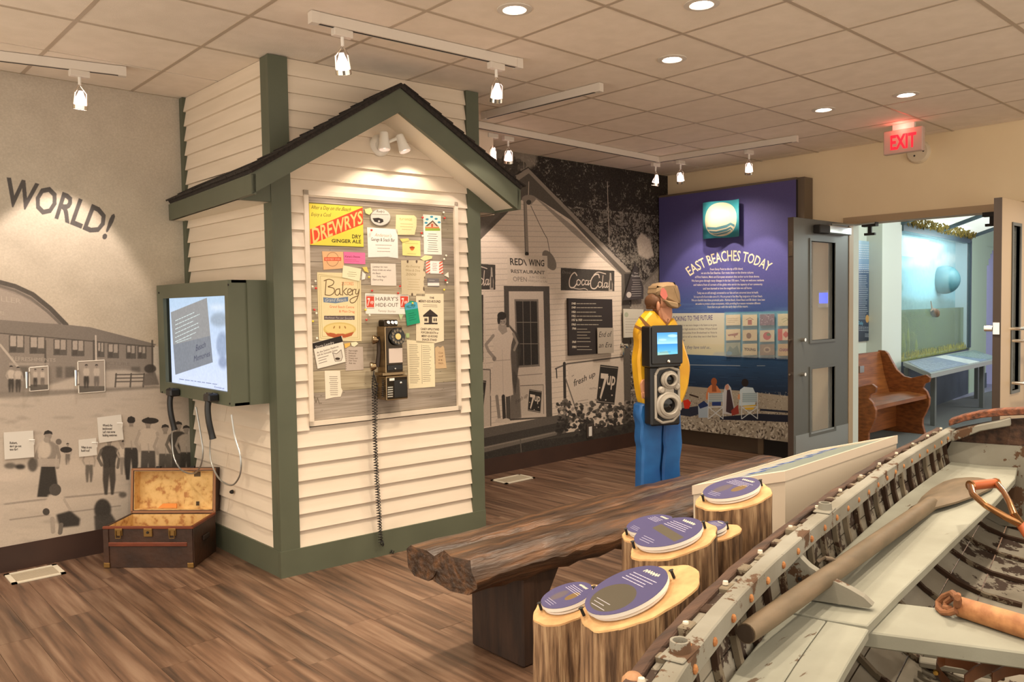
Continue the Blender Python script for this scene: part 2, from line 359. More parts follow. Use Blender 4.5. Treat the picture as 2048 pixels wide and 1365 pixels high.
# ============================================================ the setting
def struct(o, label=None): o['kind'] = 'structure'; return o
floor = struct(MB().box(-1.5, -2.5, -.12, 7.12, YM+.1, -.008).build('floor', M_sub))
PWD = .15
plank_me = {}
for i in range(int((XR-.2)/PWD)):
    x = .2+i*PWD; y = YM-.02-rnd.uniform(0, 1.2); ys = [YM]
    while y > -.1: ys.append(y); y -= 1.22
    for a, b in zip(ys[:-1], ys[1:]):
        ln = round(a-b, 3)
        if ln < .05: continue
        me = plank_me.get(ln) or MB().box(-PWD/2+.0007, -ln/2+.0007, -.012, PWD/2-.0007, ln/2-.0007, 0).mesh('plank')
        plank_me[ln] = me
        o = link('plank', me, M_plank, None); o.parent = floor; o.location = (x+PWD/2, (a+b)/2, rnd.uniform(-.0004, .0004))
ceiling = struct(MB().box(-1.0, -1.0, CH+.012, 7.12, YM+.1, CH+.1).build('ceiling', M_grid))
TS = .5755; gx0 = 2.8269-7*.5821; gy0 = 2.4467-6*.5676; SX, SY = .5821, .5676
tile_me = MB().box(-SX/2+.009, -SY/2+.009, CH+.001, SX/2-.009, SY/2-.009, CH+.011).mesh('ceiling_tile')
for i in range(0, 15):
    for j in range(0, 11):
        cx, cy = gx0+(i+.5)*SX, gy0+(j+.5)*SY
        if cx < .3 or cx > 7.5 or cy > YM+.3: continue
        x0, x1, y0, y1 = cx-SX/2, min(cx+SX/2, XR), cy-SY/2, min(cy+SY/2, YM)
        if x1-x0 < .03 or y1-y0 < .03: continue
        if x1-x0 > SX-.001 and y1-y0 > SY-.001: me = tile_me
        else: me = MB().box(x0-cx+.009, y0-cy+.009, CH+.001, x1-cx-.009, y1-cy-.009, CH+.011).mesh('ceiling_tile')
        o = link('ceiling_tile', me, M_tile); o.parent = ceiling; o.location = (cx, cy, 0)
for i in range(1, 14):
    x = gx0+i*SX
    if .3 < x < XR: MB().box(x-.010, -.5, CH-.001, x+.010, YM, CH+.011).build('grid_bar', M_grid, ceiling)
for j in range(0, 10):
    y = gy0+j*SY
    if y < YM: MB().box(.2, y-.010, CH-.0015, XR, y+.010, CH+.0105).build('grid_bar', M_grid, ceiling)
wall_back = struct(MB().box(-.4, YM, 0, XR+.15, YM+.12, CH+.02).build('wall_back', M_wall))
DY1, DY0, DZ = 3.29, 1.70, 2.13
wr = MB(); wr.box(XR, DY1, 0, XR+.15, YM, CH+.02); wr.box(XR, DY0-1.0, DZ, XR+.15, DY1, CH+.02); wr.box(XR, -1.0, 0, XR+.15, DY0-1.0, CH+.02)
wall_right = struct(wr.build('wall_right', M_wall))
baseboard = struct(MB().box(-.4, YM-.014, 0, 2.0, YM, .145).build('baseboard_back', M_base))
struct(MB().box(3.3, YM-.014, 0, XR-.2, YM, .145).build('baseboard_right_half', M_base)).name = 'baseboard_back_right'
fr = MB(); fr.box(XR-.02, DY0-.2, DZ-.005, XR+.16, DY1+.05, DZ+.055); fr.box(XR-.02, DY1-.006, 0, XR+.06, DY1+.05, DZ-.006)
struct(fr.build('trim_1', M_frame)); struct(MB().box(XR+.06, DY1-.006, 0, XR+.165, DY1+.04, DZ-.006).build('trim_5', mat('inner_jamb', (206, 212, 206), .8)))
# hanging drywall bulkhead beside the hut
struct(MB().box(3.30, 4.62, 2.14, at_y(986, 250, 4.62)[0], YM, CH).build('trim_2', mat('bulkhead_paint', (226, 206, 186), .8)))
# ------------------------------------------------------------ room beyond the doorway
M_rgreen = mat('room_green_wall', (168, 190, 172), .8)
M_rgrey = mat('room_grey_wall', (206, 212, 206), .8)
M_purple = mat('room_lilac_wall', (178, 178, 214), .85)
M_carpet = mat('grey_carpet', (118, 118, 116), .95, c2=(96, 98, 100), scale=120, bump=.3, bscale=300)
struct(MB().box(XR+.08, -1.0, -.1, 15.2, 7.0, 0).build('floor_far', M_carpet))
struct(MB().box(XR+.15, -1.0, 2.75, 15.2, 7.0, 2.85).build('ceiling_far', mat('far_ceiling', (150, 160, 160), .9)))
YB = 4.2
struct(MB().box(XR+.15, YB, 0, 9.84, YB+.12, 2.75).build('wall_far_left', M_rgrey))
GP0 = at_y(1803, 560, 4.1); GD = nrm((.995, .10, 0))                       # the tank front, turned a little
GP = Plane((GP0[0], 4.1, 0), GD)
FR = Plane(at_y(1937, 700, GP.at(1937, 700)[1]), GD)
gx = lambda px: GP.ab(px, 600)[0]
aL, aR = gx(1803), gx(1938)
zT = GP.ab(1870, 470)[1]; zB = .71
col = MB().obox(GP.w(gx(1764), 0, .0), GP.U*(aL-gx(1764)), -GP.N*.4, (0, 0, 2.75)).build('column', M_rgrey)
struct(col); col.name = 'trim_3'
M_tframe = mat('tank_frame', (58, 74, 82), .4)
tank = thing('aquarium', 'large glass-fronted tank with green water half way up, seen through the doorway', 'aquarium', tuple(GP.w(aL, 0)))
tb = MB().obox(GP.w(aL, 0, 0), GP.U*(aR-aL), -GP.N*.35, (0, 0, zB-.02)); tb.build('base', mat('tank_base', (66, 76, 86), .5, c2=(56, 64, 74), scale=4), tank)
f_ = MB(); f_.obox(GP.w(aL, zT-.03, .02), GP.U*(aR-aL+.06), -GP.N*.08, (0, 0, .11)); f_.build('top_rail', M_tframe, tank)
f_ = MB(); f_.obox(GP.w(aR-.02, zB, .02), GP.U*.08, -GP.N*.08, (0, 0, zT-zB)); f_.build('corner_post', M_tframe, tank)
zW = GP.ab(1870, 618)[1]
# backdrop picture of sky and shore
BD = GP.off(-1.15)
TD = .20
cs = [(0, zB), (aR-aL, zB), (aR-aL, zT), (0, zT)]
bd = Plane(GP.w(aL, 0, -TD), GP.U)
A = Art(bd, None, 160, (150, 206, 222), rect=cs)
A.local = True
H0 = (zW-zB)/(zT-zB)
A.poly([(0, 0), (1, 0), (1, H0-.02), (0, H0-.02)], (106, 136, 96), 1)
A.poly([(0, H0-.02), (1, H0-.03), (1, H0+.06), (.7, H0+.09), (.45, H0+.07), (0, H0+.12)], (130, 168, 172), .9, soft=5)
A.ell(.1, H0+.28, .05, .10, (120, 150, 140), .5, soft=6); A.ell(.12, H0+.18, .09, .05, (110, 140, 130), .5, soft=5)
for k in range(9): A.ell(rnd.random(), .75+.22*rnd.random(), .16, .03, (226, 240, 242), .5, soft=6)
A.noise(.05, 6, 3)
A.board('backdrop', .02, tank, rough=.8)
MB().obox(GP.w(aR-.05, zB, -TD), GP.U*.02, GP.N*(TD-.02), (0, 0, zT-zB)).build('side_wall', mat('tank_side', (178, 200, 208), .7), tank)
MB().lathe([(.205*math.sin(t), -.205*math.cos(t)) for t in np.linspace(.02, PI-.02, 16)], 30, GP.off(-.10).at(1889, 560), GP.N).build('bubble_window', mat('porthole_glass', (66, 112, 124), .5, c2=(84, 128, 136), scale=4), tank, smooth=True)
MB().obox(GP.w(aL, zB-.02, -TD), GP.U*(aR-aL-.06), GP.N*(TD-.02), (0, 0, .04)).build('gravel_bed', mat('gravel', (150, 156, 84), .9, c2=(108, 118, 60), scale=40, bump=.6), tank)
MB().obox(GP.w(aL, zB, -TD+.03), GP.U*(aR-aL-.06), GP.N*(TD-.09), (0, 0, zW-zB)).build('water', mat('tank_water', (130, 152, 92), .08, alpha=.5, c2=(116, 140, 90), scale=1.3), tank)
g = MB()
for k in range(420):
    a = aL+.02+(aR-aL-.06)*rnd.random(); h = .03+.07*rnd.random(); P = GP.w(a, zB, -.02-.06*rnd.random()); g.tube([P, P+np.array([rnd.uniform(-.03, .03), 0, h])], [.010, .002], 4)
tag(g.build('moss', mat('yellow_moss', (176, 170, 46), .9, c2=(120, 118, 40), scale=60), tank), kind='stuff')
for px, py, r, hh in ((1822, 665, .07, .55), (1838, 690, .07, .35), (1812, 700, .08, .4)):
    q = GP.ab(px, py); MB().lathe([(r, -hh/2), (r*1.1, 0), (r*.8, hh*.4), (.03, hh*.5)], 9, GP.w(q[0]+.1, zB+hh/2-.03, -.12)).build('rock', mat('tank_rock', (120, 134, 70), .9, c2=(96, 112, 60), scale=8), tank, smooth=True)
tq = GP.w(*GP.ab(1875, 626), -.03)
fish = thing('fish', 'small brown fish hanging at the waterline in the tank', 'fish', tuple(tq))
MB().lathe([(.005, -.16), (.045, -.08), (.06, 0), (.04, .09), (.01, .15)], 10, tq, nrm(GP.U*.95+np.array([0, 0, -.3]))).build('body', mat('brown_fish', (128, 100, 74), .6, c2=(86, 68, 52), scale=20), fish, smooth=True)
e_ = nrm(GP.U*.95+np.array([0, 0, -.3])); MB().prism([tq-e_*.14, tq-e_*.24+np.array([0, 0, .09]), tq-e_*.2, tq-e_*.24-np.array([0, 0, .05])], GP.N*.01).build('tail', mat('fish_tail', (150, 124, 96), .6), fish)
MB().obox(GP.w(aL, zB, .0), GP.U*(aR-aL), -GP.N*.012, (0, 0, zT-zB)).build('glass_pane', mat('tank_glass', (220, 240, 240), .03, alpha=.07), tank)
# sloping light canopy over the tank, rising towards the room
lo1, lo2 = GP.w(aL, zT+.08, .0), GP.w(aR, zT+.08, .0); up = GP.N*1.25+np.array([0, 0, .42])
can = thing('tank_canopy', 'sloping canopy of lit white panels and dark rafters above the tank', 'canopy', tuple(lo1))
for k in range(2):
    p = lo1+(lo2-lo1)*(k*.5+.02); MB().obox(p, (lo2-lo1)*.46, up, (0, 0, .02)).build('light_panel', mat('diffuser', (236, 238, 226), .6, emit=(236, 240, 228), estr=.42), can)
for k in (0, .5, 1.0):
    p = lo1+(lo2-lo1)*k-np.array([0, 0, .04]); MB().obox(p-GP.U*.04, GP.U*.08, up, (0, 0, .1)).build('rafter', M_tframe, can)
g = MB()
for k in range(420):
    t = rnd.random(); u2 = rnd.random()**2*.13; P = lo1+(lo2-lo1)*t+up*u2-np.array([0, 0, .01]); g.tube([P, P+np.array([rnd.uniform(-.05, .05), rnd.uniform(-.03, .03), -.02-.04*rnd.random()])], [.012, .003], 4)
tag(g.build('moss', mat('canopy_moss', (128, 106, 40), .95, c2=(84, 74, 32), scale=50), can), kind='stuff')
# pilaster, header and the room beyond
M_rg = M_rgreen
b1, b2 = gx(1944), gx(1973)
g = MB(); g.obox(GP.w(aR+.06, 0, 0), GP.U*(b2-aR-.06), -GP.N*.5, (0, 0, 2.75)); g.obox(GP.w(b2, 2.3, 0), GP.U*3, -GP.N*.3, (0, 0, .45)); g.obox(GP.w(aL, 2.45, -1.3), GP.U*(aR-aL+1), -GP.N*.1, (0, 0, .3))
for k in range(6): # curved haunch
    t = k/5; g.obox(GP.w(b2+.12*k, 2.3-.30*(1-t)**2-.002, .0), GP.U*.125, -GP.N*.3, (0, 0, .30*(1-t)**2+.01))
struct(g.build('trim_4', M_rg))
struct(MB().obox(GP.w(b2-.25, 0, .012), GP.U*.26, -GP.N*.02, (0, 0, .24)).build('baseboard_far', mat('grey_skirting', (70, 82, 86), .6)))
struct(MB().box(10.0, 7.2, 0, 18, 7.3, 2.75).build('wall_far_back', M_purple)); struct(MB().box(15.2, -1, 0, 15.3, 7.3, 2.75).build('wall_far_end', M_purple))
struct(MB().box(12.5, 4.3, -.05, 16, 7.2, .001).build('floor_far_back', mat('pale_floor', (150, 150, 170), .5)))
pp = Plane((0, 6.9, 0), (1, 0, 0))
pf = [(1978, 530), (2012, 530), (2012, 598), (1978, 598)]
pic = thing('framed_picture', 'dark landscape picture in a brown frame on the lilac wall', 'picture', tuple(pp.at(1978, 598)))
ab = [pp.ab(*q) for q in pf]; x0, x1, z0, z1 = ab[0][0], ab[1][0], ab[3][1], ab[0][1]
g = MB()
for (a, b, c, d) in ((x0, z0, x1, z0+.04), (x0, z1-.04, x1, z1), (x0, z0, x0+.05, z1), (x1-.05, z0, x1, z1)): g.box(a, 6.86, b, c, 6.9, d)
g.build('frame', mat('picture_frame', (120, 96, 80), .5), pic)
MB().box(x0+.05, 6.885, z0+.04, x1-.05, 6.9, z1-.04).build('canvas', mat('dark_landscape', (38, 62, 56), .5, c2=(82, 76, 56), scale=3), pic)
struct(MB().box(x0-.5, 6.9, 0, x1+3, 7.0, 2.75).build('wall_picture', M_purple))
# information desk
DK = [at_z(1862, 748, .66), None, None, None]
o1 = at_y(1862, 748, 3.42); o2 = at_y(2003, 717, 3.62); i1 = at_y(1806, 724, 4.02); i2 = i1+(o2-o1)*1.0
desk = thing('information_desk', 'sloping grey reading desk with printed top standing in front of the tank', 'desk', (o1[0], o1[1], 0))
MB().hexa([o1-np.array([0, 0, .05]), o2-np.array([0, 0, .05]), i2-np.array([0, 0, .05]), i1-np.array([0, 0, .05]), o1, o2, i2, i1]).build('top', mat('desk_rim', (150, 152, 150), .4), desk)
dp = Plane(o1, o2-o1, i1-o1)
wd_, dd = np.linalg.norm(o2-o1), (i1-o1)@dp.V; sk = (i1-o1)@dp.U
A = Art(dp, None, 220, (132, 150, 178), rect=[(.06, .04), (wd_-.06, .04), (wd_-.06+sk, dd-.04), (.06+sk, dd-.04)]); A.local = True
A.rect(0, 0, .5, 1, (160, 168, 196), .8); A.poly([(.42, 0), (.55, 0), (.62, 1), (.5, 1)], (232, 236, 236)); A.rect(.66, 0, 1, 1, (120, 146, 132), .7)
A.noise(.15, 5, 2)
for q, r in (([(.08, .9), (.4, .9), (.4, .1), (.08, .1)], 7), ([(.68, .9), (.95, .9), (.95, .1), (.68, .1)], 8)): A.scrib(q, r, (235, 240, 240), .9, .02, r)
A.board('printed_sheet', .003, desk, rough=.3, lift=.001)
for P in (o1*.15+i1*.85, o2*.15+i2*.85, o1*.75+i1*.25+(o2-o1)*.12, o2*.75+i2*.25-(o2-o1)*.2): MB().box(P[0]-.025, P[1]-.025, 0, P[0]+.025, P[1]+.025, P[2]-.05).build('leg', mat('desk_leg', (96, 100, 100), .5), desk)
# text panel on the far wall
tp = back_plane(YB-.015)
A = Art(tp, [(1705, 480), (1758, 486), (1759, 679), (1706, 685)], 420, (70, 92, 122))
A.vgrad(476, (176, 208, 232), 540, (120, 150, 190), x=1730); A.vgrad(540, (86, 108, 142), 690, (38, 46, 62), x=1730)
A.rect(1750, 512, 1760, 526, (60, 74, 60)); A.scrib([(1716, 488), (1752, 490), (1752, 520), (1716, 519)], 7, (245, 245, 250), .9, .9, 3)
A.scrib([(1716, 528), (1756, 529), (1756, 548), (1716, 547)], 5, (240, 240, 245), .9, .9, 4)
A.scrib([(1716, 550), (1736, 550), (1736, 640), (1716, 640)], 24, (225, 230, 240), .9, .8, 5); A.scrib([(1739, 585), (1757, 586), (1757, 632), (1739, 631)], 13, (215, 222, 235), .8, .8, 6)
A.rect(1739, 552, 1757, 580, (150, 150, 120)); A.ell(1745, 567, 5, 10, (96, 116, 84), rot=.5)
A.ell(1732.5, 638, 3.5, 8, (196, 150, 90)); A.rect(1742, 645, 1748.5, 658, (96, 136, 188)); A.rect(1750, 645, 1757, 658, (150, 170, 196)); A.text('Daily', [(1715, 642), (1724, 643), (1724, 650), (1715, 649)], (110, 190, 220))
A.scrib([(1716, 653), (1756, 654), (1756, 664), (1716, 663)], 3, (220, 225, 235), .9, .8, 7); A.scrib([(1728, 667), (1750, 668), (1750, 676), (1728, 675)], 3, (220, 225, 235), .9, .8, 8)
o = A.board('wall_poster', .012, rough=.4); tag(o, 'tall blue information panel with white text on the grey wall above the pew', 'sign')
# ------------------------------------------------------------ oak pew
M_oak = mat('oak', (150, 88, 42), .4, c2=(112, 62, 28), c3=(134, 76, 36), scale=3, stretch=(1.2, 5, 14), bump=.1, bscale=12)
XF, XN = 9.1, 7.78
pr = [(1769.6, 702), (1775, 707), (1781, 718.6), (1793, 740), (1807.6, 753), (1822, 756.6), (1841, 752), (1852, 750), (1860, 756), (1858, 765), (1849, 768), (1845.7, 776), (1853, 783), (1858.8, 797), (1857.7, 811), (1851.7, 825.7), (1845, 838), (1844.5, 850), (1850, 866)]
prof = [tuple(at_x(x, y, XF)[1:]) for x, y in pr]; prof[-1] = (prof[-1][0], 0.0)
yb = at_x(1762, 702, XF)[1]+.03; zt = prof[0][1]; prof += [(yb+.02, 0.0), (yb+.02, zt-.03), (yb, zt+.005)]
pew = thing('pew', 'varnished oak church pew with scrolled end panels on the grey carpet beyond the doorway', 'pew', (8.4, 3.8, 0))
for X in (XF, XN):
    mb = MB(); mb.prism([(X, y, z) for y, z in prof], (.045, 0, 0)); mb.build('end_panel', M_oak, pew, bevel=.004)
ys = prof[13][0]; sf = min(p[0] for p in prof)+.03
MB().slab([[(X, sf, .43), (X, sf+.2, .455), (X, yb-.10, .43)] for X in (XN+.04, XF)], (0, 0, -.04)).build('seat', M_oak, pew)
MB().slab([[(X, yb-.13, .42), (X, yb-.07, .62), (X, yb-.02, zt-.01)] for X in (XN+.04, XF)], (0, .025, 0)).build('backrest', M_oak, pew)
MB().box(XN+.04, yb-.2, .06, XF, yb-.17, .40).build('under_brace', M_oak, pew)
q = at_y(1722, 739, yb-.06); MB().box(q[0]-.05, q[1]-.012, q[2]-.035, q[0]+.05, q[1]+.005, q[2]+.035).build('metal_plate', M_steel, pew)
# ------------------------------------------------------------ doors
def door_leaf(name, x0, x1, y, win, kick=True):
    d = struct(MB().box(x0, y-.0, .008, x0+.001, y+.001, .009).build(name, M_door)); t = .048
    g = MB(); xs = sorted(set([x0, x1]+[w[0] for w in win]+[w[1] for w in win])); 
    wx0, wx1 = win[0][0], win[0][1]; zz = sorted([(w[2], w[3]) for w in win])
    g.box(x0, y, .008, wx0, y+t, DZ); g.box(wx1, y, .008, x1, y+t, DZ); zc = .008
    for a, b in zz: g.box(wx0, y, zc, wx1, y+t, a); zc = b
    g.box(wx0, y, zc, wx1, y+t, DZ)
    g.build('door_panel', M_door, d); MB().box(x0-.002, y-.001, .008, x0, y+t+.001, DZ).build('door_edge', M_dooredge, d)
    for a, b in zz:
        g = MB(); w = .022
        for (p, q, r, s2) in ((wx0-w, a-w, wx1+w, a), (wx0-w, b, wx1+w, b+w), (wx0-w, a, wx0, b), (wx1, a, wx1+w, b)): g.box(p, y-.008, q, r, y+t+.008, s2)
        g.build('vision_frame', M_door, d); MB().box(wx0, y+.02, a, wx1, y+.026, b).build('glass_pane', mat('door_glass', (235, 240, 236), .03, alpha=.10), d)
    if kick: MB().box(x0+.03, y-.003, .02, x1-.02, y, .36).build('kick_plate', M_steel, d)
    return d
dl = back_plane(3.29); w = lambda px, py: dl.ab(px, py)
wins = [(w(1621, 600)[0], w(1669, 600)[0], w(1645, 680)[1], w(1645, 484)[1]), (w(1621, 600)[0], w(1669, 600)[0], w(1645, 863)[1], w(1645, 736)[1])]
d1 = door_leaf('door_1', 6.06, XR, 3.29, wins)
q = dl.at(1668, 463); g = MB().box(6.55, 3.29-.06, q[2]-.03, 6.95, 3.29, q[2]+.04); g.build('closer_body', M_steel, d1, bevel=.008)
MB().box(6.38, 3.23, q[2]-.035, 6.56, 3.29, q[2]+.035).build('closer_cover', M_dark, d1, bevel=.006)
MB().tube([(6.62, 3.25, q[2]+.05), (6.85, 3.15, DZ-.03), (7.0, 3.05, DZ-.012)], .009, 6).build('closer_arm', M_steel, d1)
for py in (680, 749):
    q = dl.at(1590, py); MB().tube([(6.03, 3.31, q[2]), (6.06, 3.31, q[2])], .009, 8).build('latch_rod', M_chrome, d1)
    q = dl.at(1603, py); MB().tube([(q[0], 3.29, q[2]), (q[0], 3.255, q[2])], [.018, .014], 10).build('bolt_head', M_chrome, d1)
q = dl.at(1592, 500); MB().box(6.053, 3.296, q[2]-.05, 6.057, 3.33, q[2]+.07).build('latch_plate', M_chrome, d1)
d2y = 1.815; d2p = back_plane(d2y); w = lambda px, py: d2p.ab(px, py)
wins = [(w(2024, 600)[0], w(2038, 600)[0], w(2030, 780)[1], w(2030, 452)[1])]
d2 = door_leaf('door_2', 6.11, XR, d2y, wins, kick=False)
for o in d2.children:
    if o.name.startswith('door_panel'): o.data.materials[0] = mat('door_paint_warm_lit', (176, 154, 126), .5)  # door paint made beige, with the warm light on this leaf in its colour
q = w(2022, 658); MB().tube([(q[0], d2y, q[1]), (q[0], d2y-.05, q[1]), (q[0]+.1, d2y-.06, q[1])], .012, 8).build('lever_handle', M_chrome, d2)
q0, q1, q2 = w(2022, 682), w(2044, 684), w(2022, 766); MB().tube([(q0[0], d2y, q0[1]), (q0[0], d2y-.07, q0[1]), (q0[0]+.25, d2y-.08, q0[1]), (q0[0]+.27, d2y-.08, q0[1]-.03), (q0[0]+.27, d2y-.08, q2[1]+.03), (q0[0]+.25, d2y-.08, q2[1]), (q0[0], d2y-.07, q2[1]), (q0[0], d2y, q2[1])], .011, 8).build('pull_bar', M_chrome, d2)
q = w(2006, 657); MB().box(6.10, d2y+.005, q[1]-.04, 6.112, d2y+.045, q[1]+.04).build('latch_plate', M_chrome, d2)
MB().lathe([(.0, -.0), (.022, 0), (.022, .05), (0, .05)], 10, (6.112, d2y+.048, q[1]), (0, 1, 0)).build('lock_knob', M_chrome, d2)
for px in (1741, 1985):
    q = at_x(px, 452 if px < 1800 else 430, XR-.01)
    g = MB().box(q[0]-.04, q[1]-.06, DZ-.04, q[0]+.02, q[1]+.06, DZ-.006); g.box(q[0]-.02, q[1]-.015, DZ-.1, q[0], q[1]+.015, DZ-.04); g.box(q[0]-.025, q[1]-.045, DZ-.115, q[0]+.005, q[1]+.045, DZ-.095)
    tag(g.build('door_catch', M_dark), 'dark metal roller catch under the %s end of the door head' % ('left' if px < 1800 else 'right'), 'catch', 'door catches under the head frame')
q = at_x(1650, 597, XR-.012)
th = thing('thermostat', 'small wall thermostat with a glowing blue screen seen through the open door glass', 'thermostat', tuple(q))
MB().box(XR-.03, q[1]-.09, q[2]-.085, XR, q[1]+.06, q[2]+.07).build('case', M_whitem, th, bevel=.004); MB().box(XR-.032, q[1]-.035, q[2]-.045, XR-.03, q[1]+.045, q[2]+.05).build('screen', mat('blue_screen', (60, 80, 230), .3, emit=(70, 90, 240), estr=1.3), th)
# lights of the far room
area(tuple(GP.w((aL+aR)/2, zT-.05, -.09)), tuple(GP.w((aL+aR)/2, 0, -.12)), 3.2, 1.9, .12, (.80, 1.0, 1.0))
area(tuple(GP.w((aL+aR)/2, 2.2, .4)), tuple(GP.w((aL+aR)/2, 1.2, -1.1)), 12, 1.5, .3, (.85, 1.0, .98))
point((9.0, 2.2, 2.5), 70, (.86, 1.0, .90), .3); point((12.5, 2.0, 2.4), 60, (.9, .95, 1.0), .3); point((13.3, 5.6, 2.3), 60, (.86, .86, 1.0), .2)
# ============================================================ the clapboard hut
K0 = np.array([2.0, 4.067, 0]); K1 = np.array([3.308, 3.973, 0]); KB = np.array([1.98, YM, 0])
FP = Plane(K0, K1-K0); WF = np.linalg.norm(K1-K0)
SP = Plane(KB, K0-KB); WS = np.linalg.norm(K0-KB)
hut = thing('hut', 'green-trimmed white clapboard hut with a shingled gable porch roof', 'hut', tuple(K0))
core = MB(); core.obox(KB+np.array([.03, -.01, 0]), (WF-.06, 0, 0), K0+np.array([0, .035, 0])-KB, (0, 0, CH-.005)); core.build('wall_core', M_white, hut)
COURSE = .0915; Z0 = .145
bcache = {}
def clap(pl, a0, a1, z, h=COURSE+.012):
    h = min(h, CH-.002-z)
    if h < .015 or a1-a0 < .02: return
    q = [pl.w(a, z+b, n) for a in (a0, a1) for (b, n) in ((0, .004), (0, .029), (h, .009), (h, .003))]
    me = bpy.data.meshes.new('clapboard'); me.from_pydata([tuple(v) for v in q], [], [(3, 2, 1, 0), (4, 5, 6, 7), (0, 1, 5, 4), (1, 2, 6, 5), (2, 3, 7, 6), (3, 0, 4, 7)])
    o = link('clapboard', me, M_white, hut)
FT, FBm = FP.ab(757, 395)[1], FP.ab(757, 836)[1]
fa0, fa1 = FP.ab(608, 600)[0], FP.ab(913, 600)[0]
PW = .075
z = Z0; k = 0
while z < CH-.02:
    if z+COURSE*.5 > FBm and z+COURSE*.5 < FT: clap(FP, PW-.01, fa0, z); clap(FP, fa1, WF-PW+.01, z)
    else: clap(FP, PW-.01, WF-PW+.01, z)
    if k % 3 == 1 and z < .9: clap(SP, .05, WS*.45, z); clap(SP, WS*.45+.003, WS-.05, z)
    else: clap(SP, .05, WS-.05, z)
    z += COURSE; k += 1
def post(pl, a0, a1, z0, z1, n=.034, name='corner_post'): MB().obox(pl.w(a0, z0, 0), pl.U*(a1-a0), pl.N*n, (0, 0, z1-z0)).build(name, M_green, hut)
post(FP, -.034, PW, Z0, CH-.003); post(FP, WF-PW, WF+.02, Z0, CH-.003); post(SP, WS-PW+.01, WS+.0, Z0, CH-.003, .033); post(SP, .0, .06, Z0, CH-.003)
post(FP, -.040, WF+.02, 0, Z0, .040, 'base_board'); post(SP, .0, WS+.0, 0, Z0, .040, 'base_board')
# roof ------------------------------------------------------
OV = .26
RP = FP.off(OV)                                            # outer face of the rake boards
pk = RP.ab(800, 176); el = RP.ab(503, 346); er = RP.ab(1040, 379); pkb = RP.ab(800, 224); elb = RP.ab(505, 388); erb = RP.ab(1036, 419)
a_l = el[0]; a_r = er[0]; RT = .022
yb_len = -(YM-.03-K0[1])                                   # how far the roof runs back (along -N)
for nm, (t0, t1, b1, b0) in (('rake_board', (el, pk, pkb, elb)), ('rake_board', (pk, er, erb, pkb))):
    MB().prism([RP.w(*t0), RP.w(*t1), RP.w(*b1), RP.w(*b0)], -RP.N*.03).build(nm, M_green, hut)
# decks that run from the porch edge back along both sides of the hut
DL = 1.42
for (e, p, nm) in ((el, pk, 1), (er, pk, 0)):
    d = nrm(np.array([p[0]-e[0], p[1]-e[1]])); up2 = np.array([-d[1], d[0]]) if nm else np.array([d[1], -d[0]])
    if up2[1] < 0: up2 = -up2
    def W(a, b, n): return RP.w(a, b, n)
    q = [(e[0], e[1]), (p[0], p[1]), (p[0]+up2[0]*0, p[1]+RT/abs(d[0])), (e[0]+up2[0]*RT, e[1]+up2[1]*RT)]
    # split so that the deck does not pass through the hut: porch part in front, side part outside the wall
    MB().prism([W(a, b, .015) for a, b in q], -RP.N*(OV+.005)).build('roof_deck', M_shingle, hut)
    aw = -.035 if nm else WF+.02; t = (aw-e[0])/(p[0]-e[0]); qz = e[1]+(p[1]-e[1])*t
    q2 = [(e[0], e[1]), (aw, qz), (aw, qz+RT), (e[0]+up2[0]*RT, e[1]+up2[1]*RT)]
    MB().prism([W(a, b, -OV+.02) for a, b in q2], -RP.N*(DL-OV)).build('roof_deck', M_shingle, hut)
    g = MB(); nC = 11 # shingle courses
    for c in range(nC):
        t0, t1 = c/nC-.012, (c+1)/nC
        A0 = np.array(e)+(np.array(p)-np.array(e))*t0+up2*(RT+.010); A1 = np.array(e)+(np.array(p)-np.array(e))*t1+up2*(RT+.002)
        dep = OV if t1 > t+.02 else DL
        n0 = .03
        while n0 > -dep+.05:
            wv = rnd.uniform(.14, .26); j = rnd.uniform(-.003, .004)
            g.add([W(A0[0], A0[1]+j, n0), W(A1[0], A1[1]+j*.3, n0), W(A1[0], A1[1]+j*.3, max(n0-wv+.004, -dep)), W(A0[0], A0[1]+j, max(n0-wv+.004, -dep)),
                   W(A0[0]-up2[0]*.009, A0[1]-up2[1]*.009, n0), W(A1[0]-up2[0]*.002, A1[1]-up2[1]*.002, n0), W(A1[0]-up2[0]*.002, A1[1]-up2[1]*.002, max(n0-wv+.004, -dep)), W(A0[0]-up2[0]*.009, A0[1]-up2[1]*.009, max(n0-wv+.004, -dep))],
                  [(0, 1, 2, 3), (7, 6, 5, 4), (0, 4, 5, 1), (0, 3, 7, 4), (1, 5, 6, 2), (3, 2, 6, 7)]); n0 -= wv
    tag(g.build('shingles', M_shingle, hut), kind='stuff')
# soffits: sloped under the porch, flat along the eaves
M_sof = mat('soffit_white', (230, 220, 202), .7)
for (b0, b1) in ((elb, pkb), (erb, pkb)):
    MB().prism([RP.w(b0[0], b0[1]+.012, -.03), RP.w(b1[0], b1[1]+.012, -.03), RP.w(b1[0], b1[1]+.03, -.03), RP.w(b0[0], b0[1]+.03, -.03)], -RP.N*(OV-.035)).build('soffit', M_sof, hut)
zs = (elb[1]+erb[1])/2
L0 = RP.w(a_l, 0, 0); 
MB().obox(RP.w(a_l+.01, elb[1], -OV), RP.U*(-.03-a_l), -RP.N*(DL-OV), (0, 0, .015)).build('soffit', M_sof, hut)
MB().obox(RP.w(WF+.025, erb[1], -OV), RP.U*(a_r-WF-.03), -RP.N*(DL-OV), (0, 0, .015)).build('soffit', M_sof, hut)
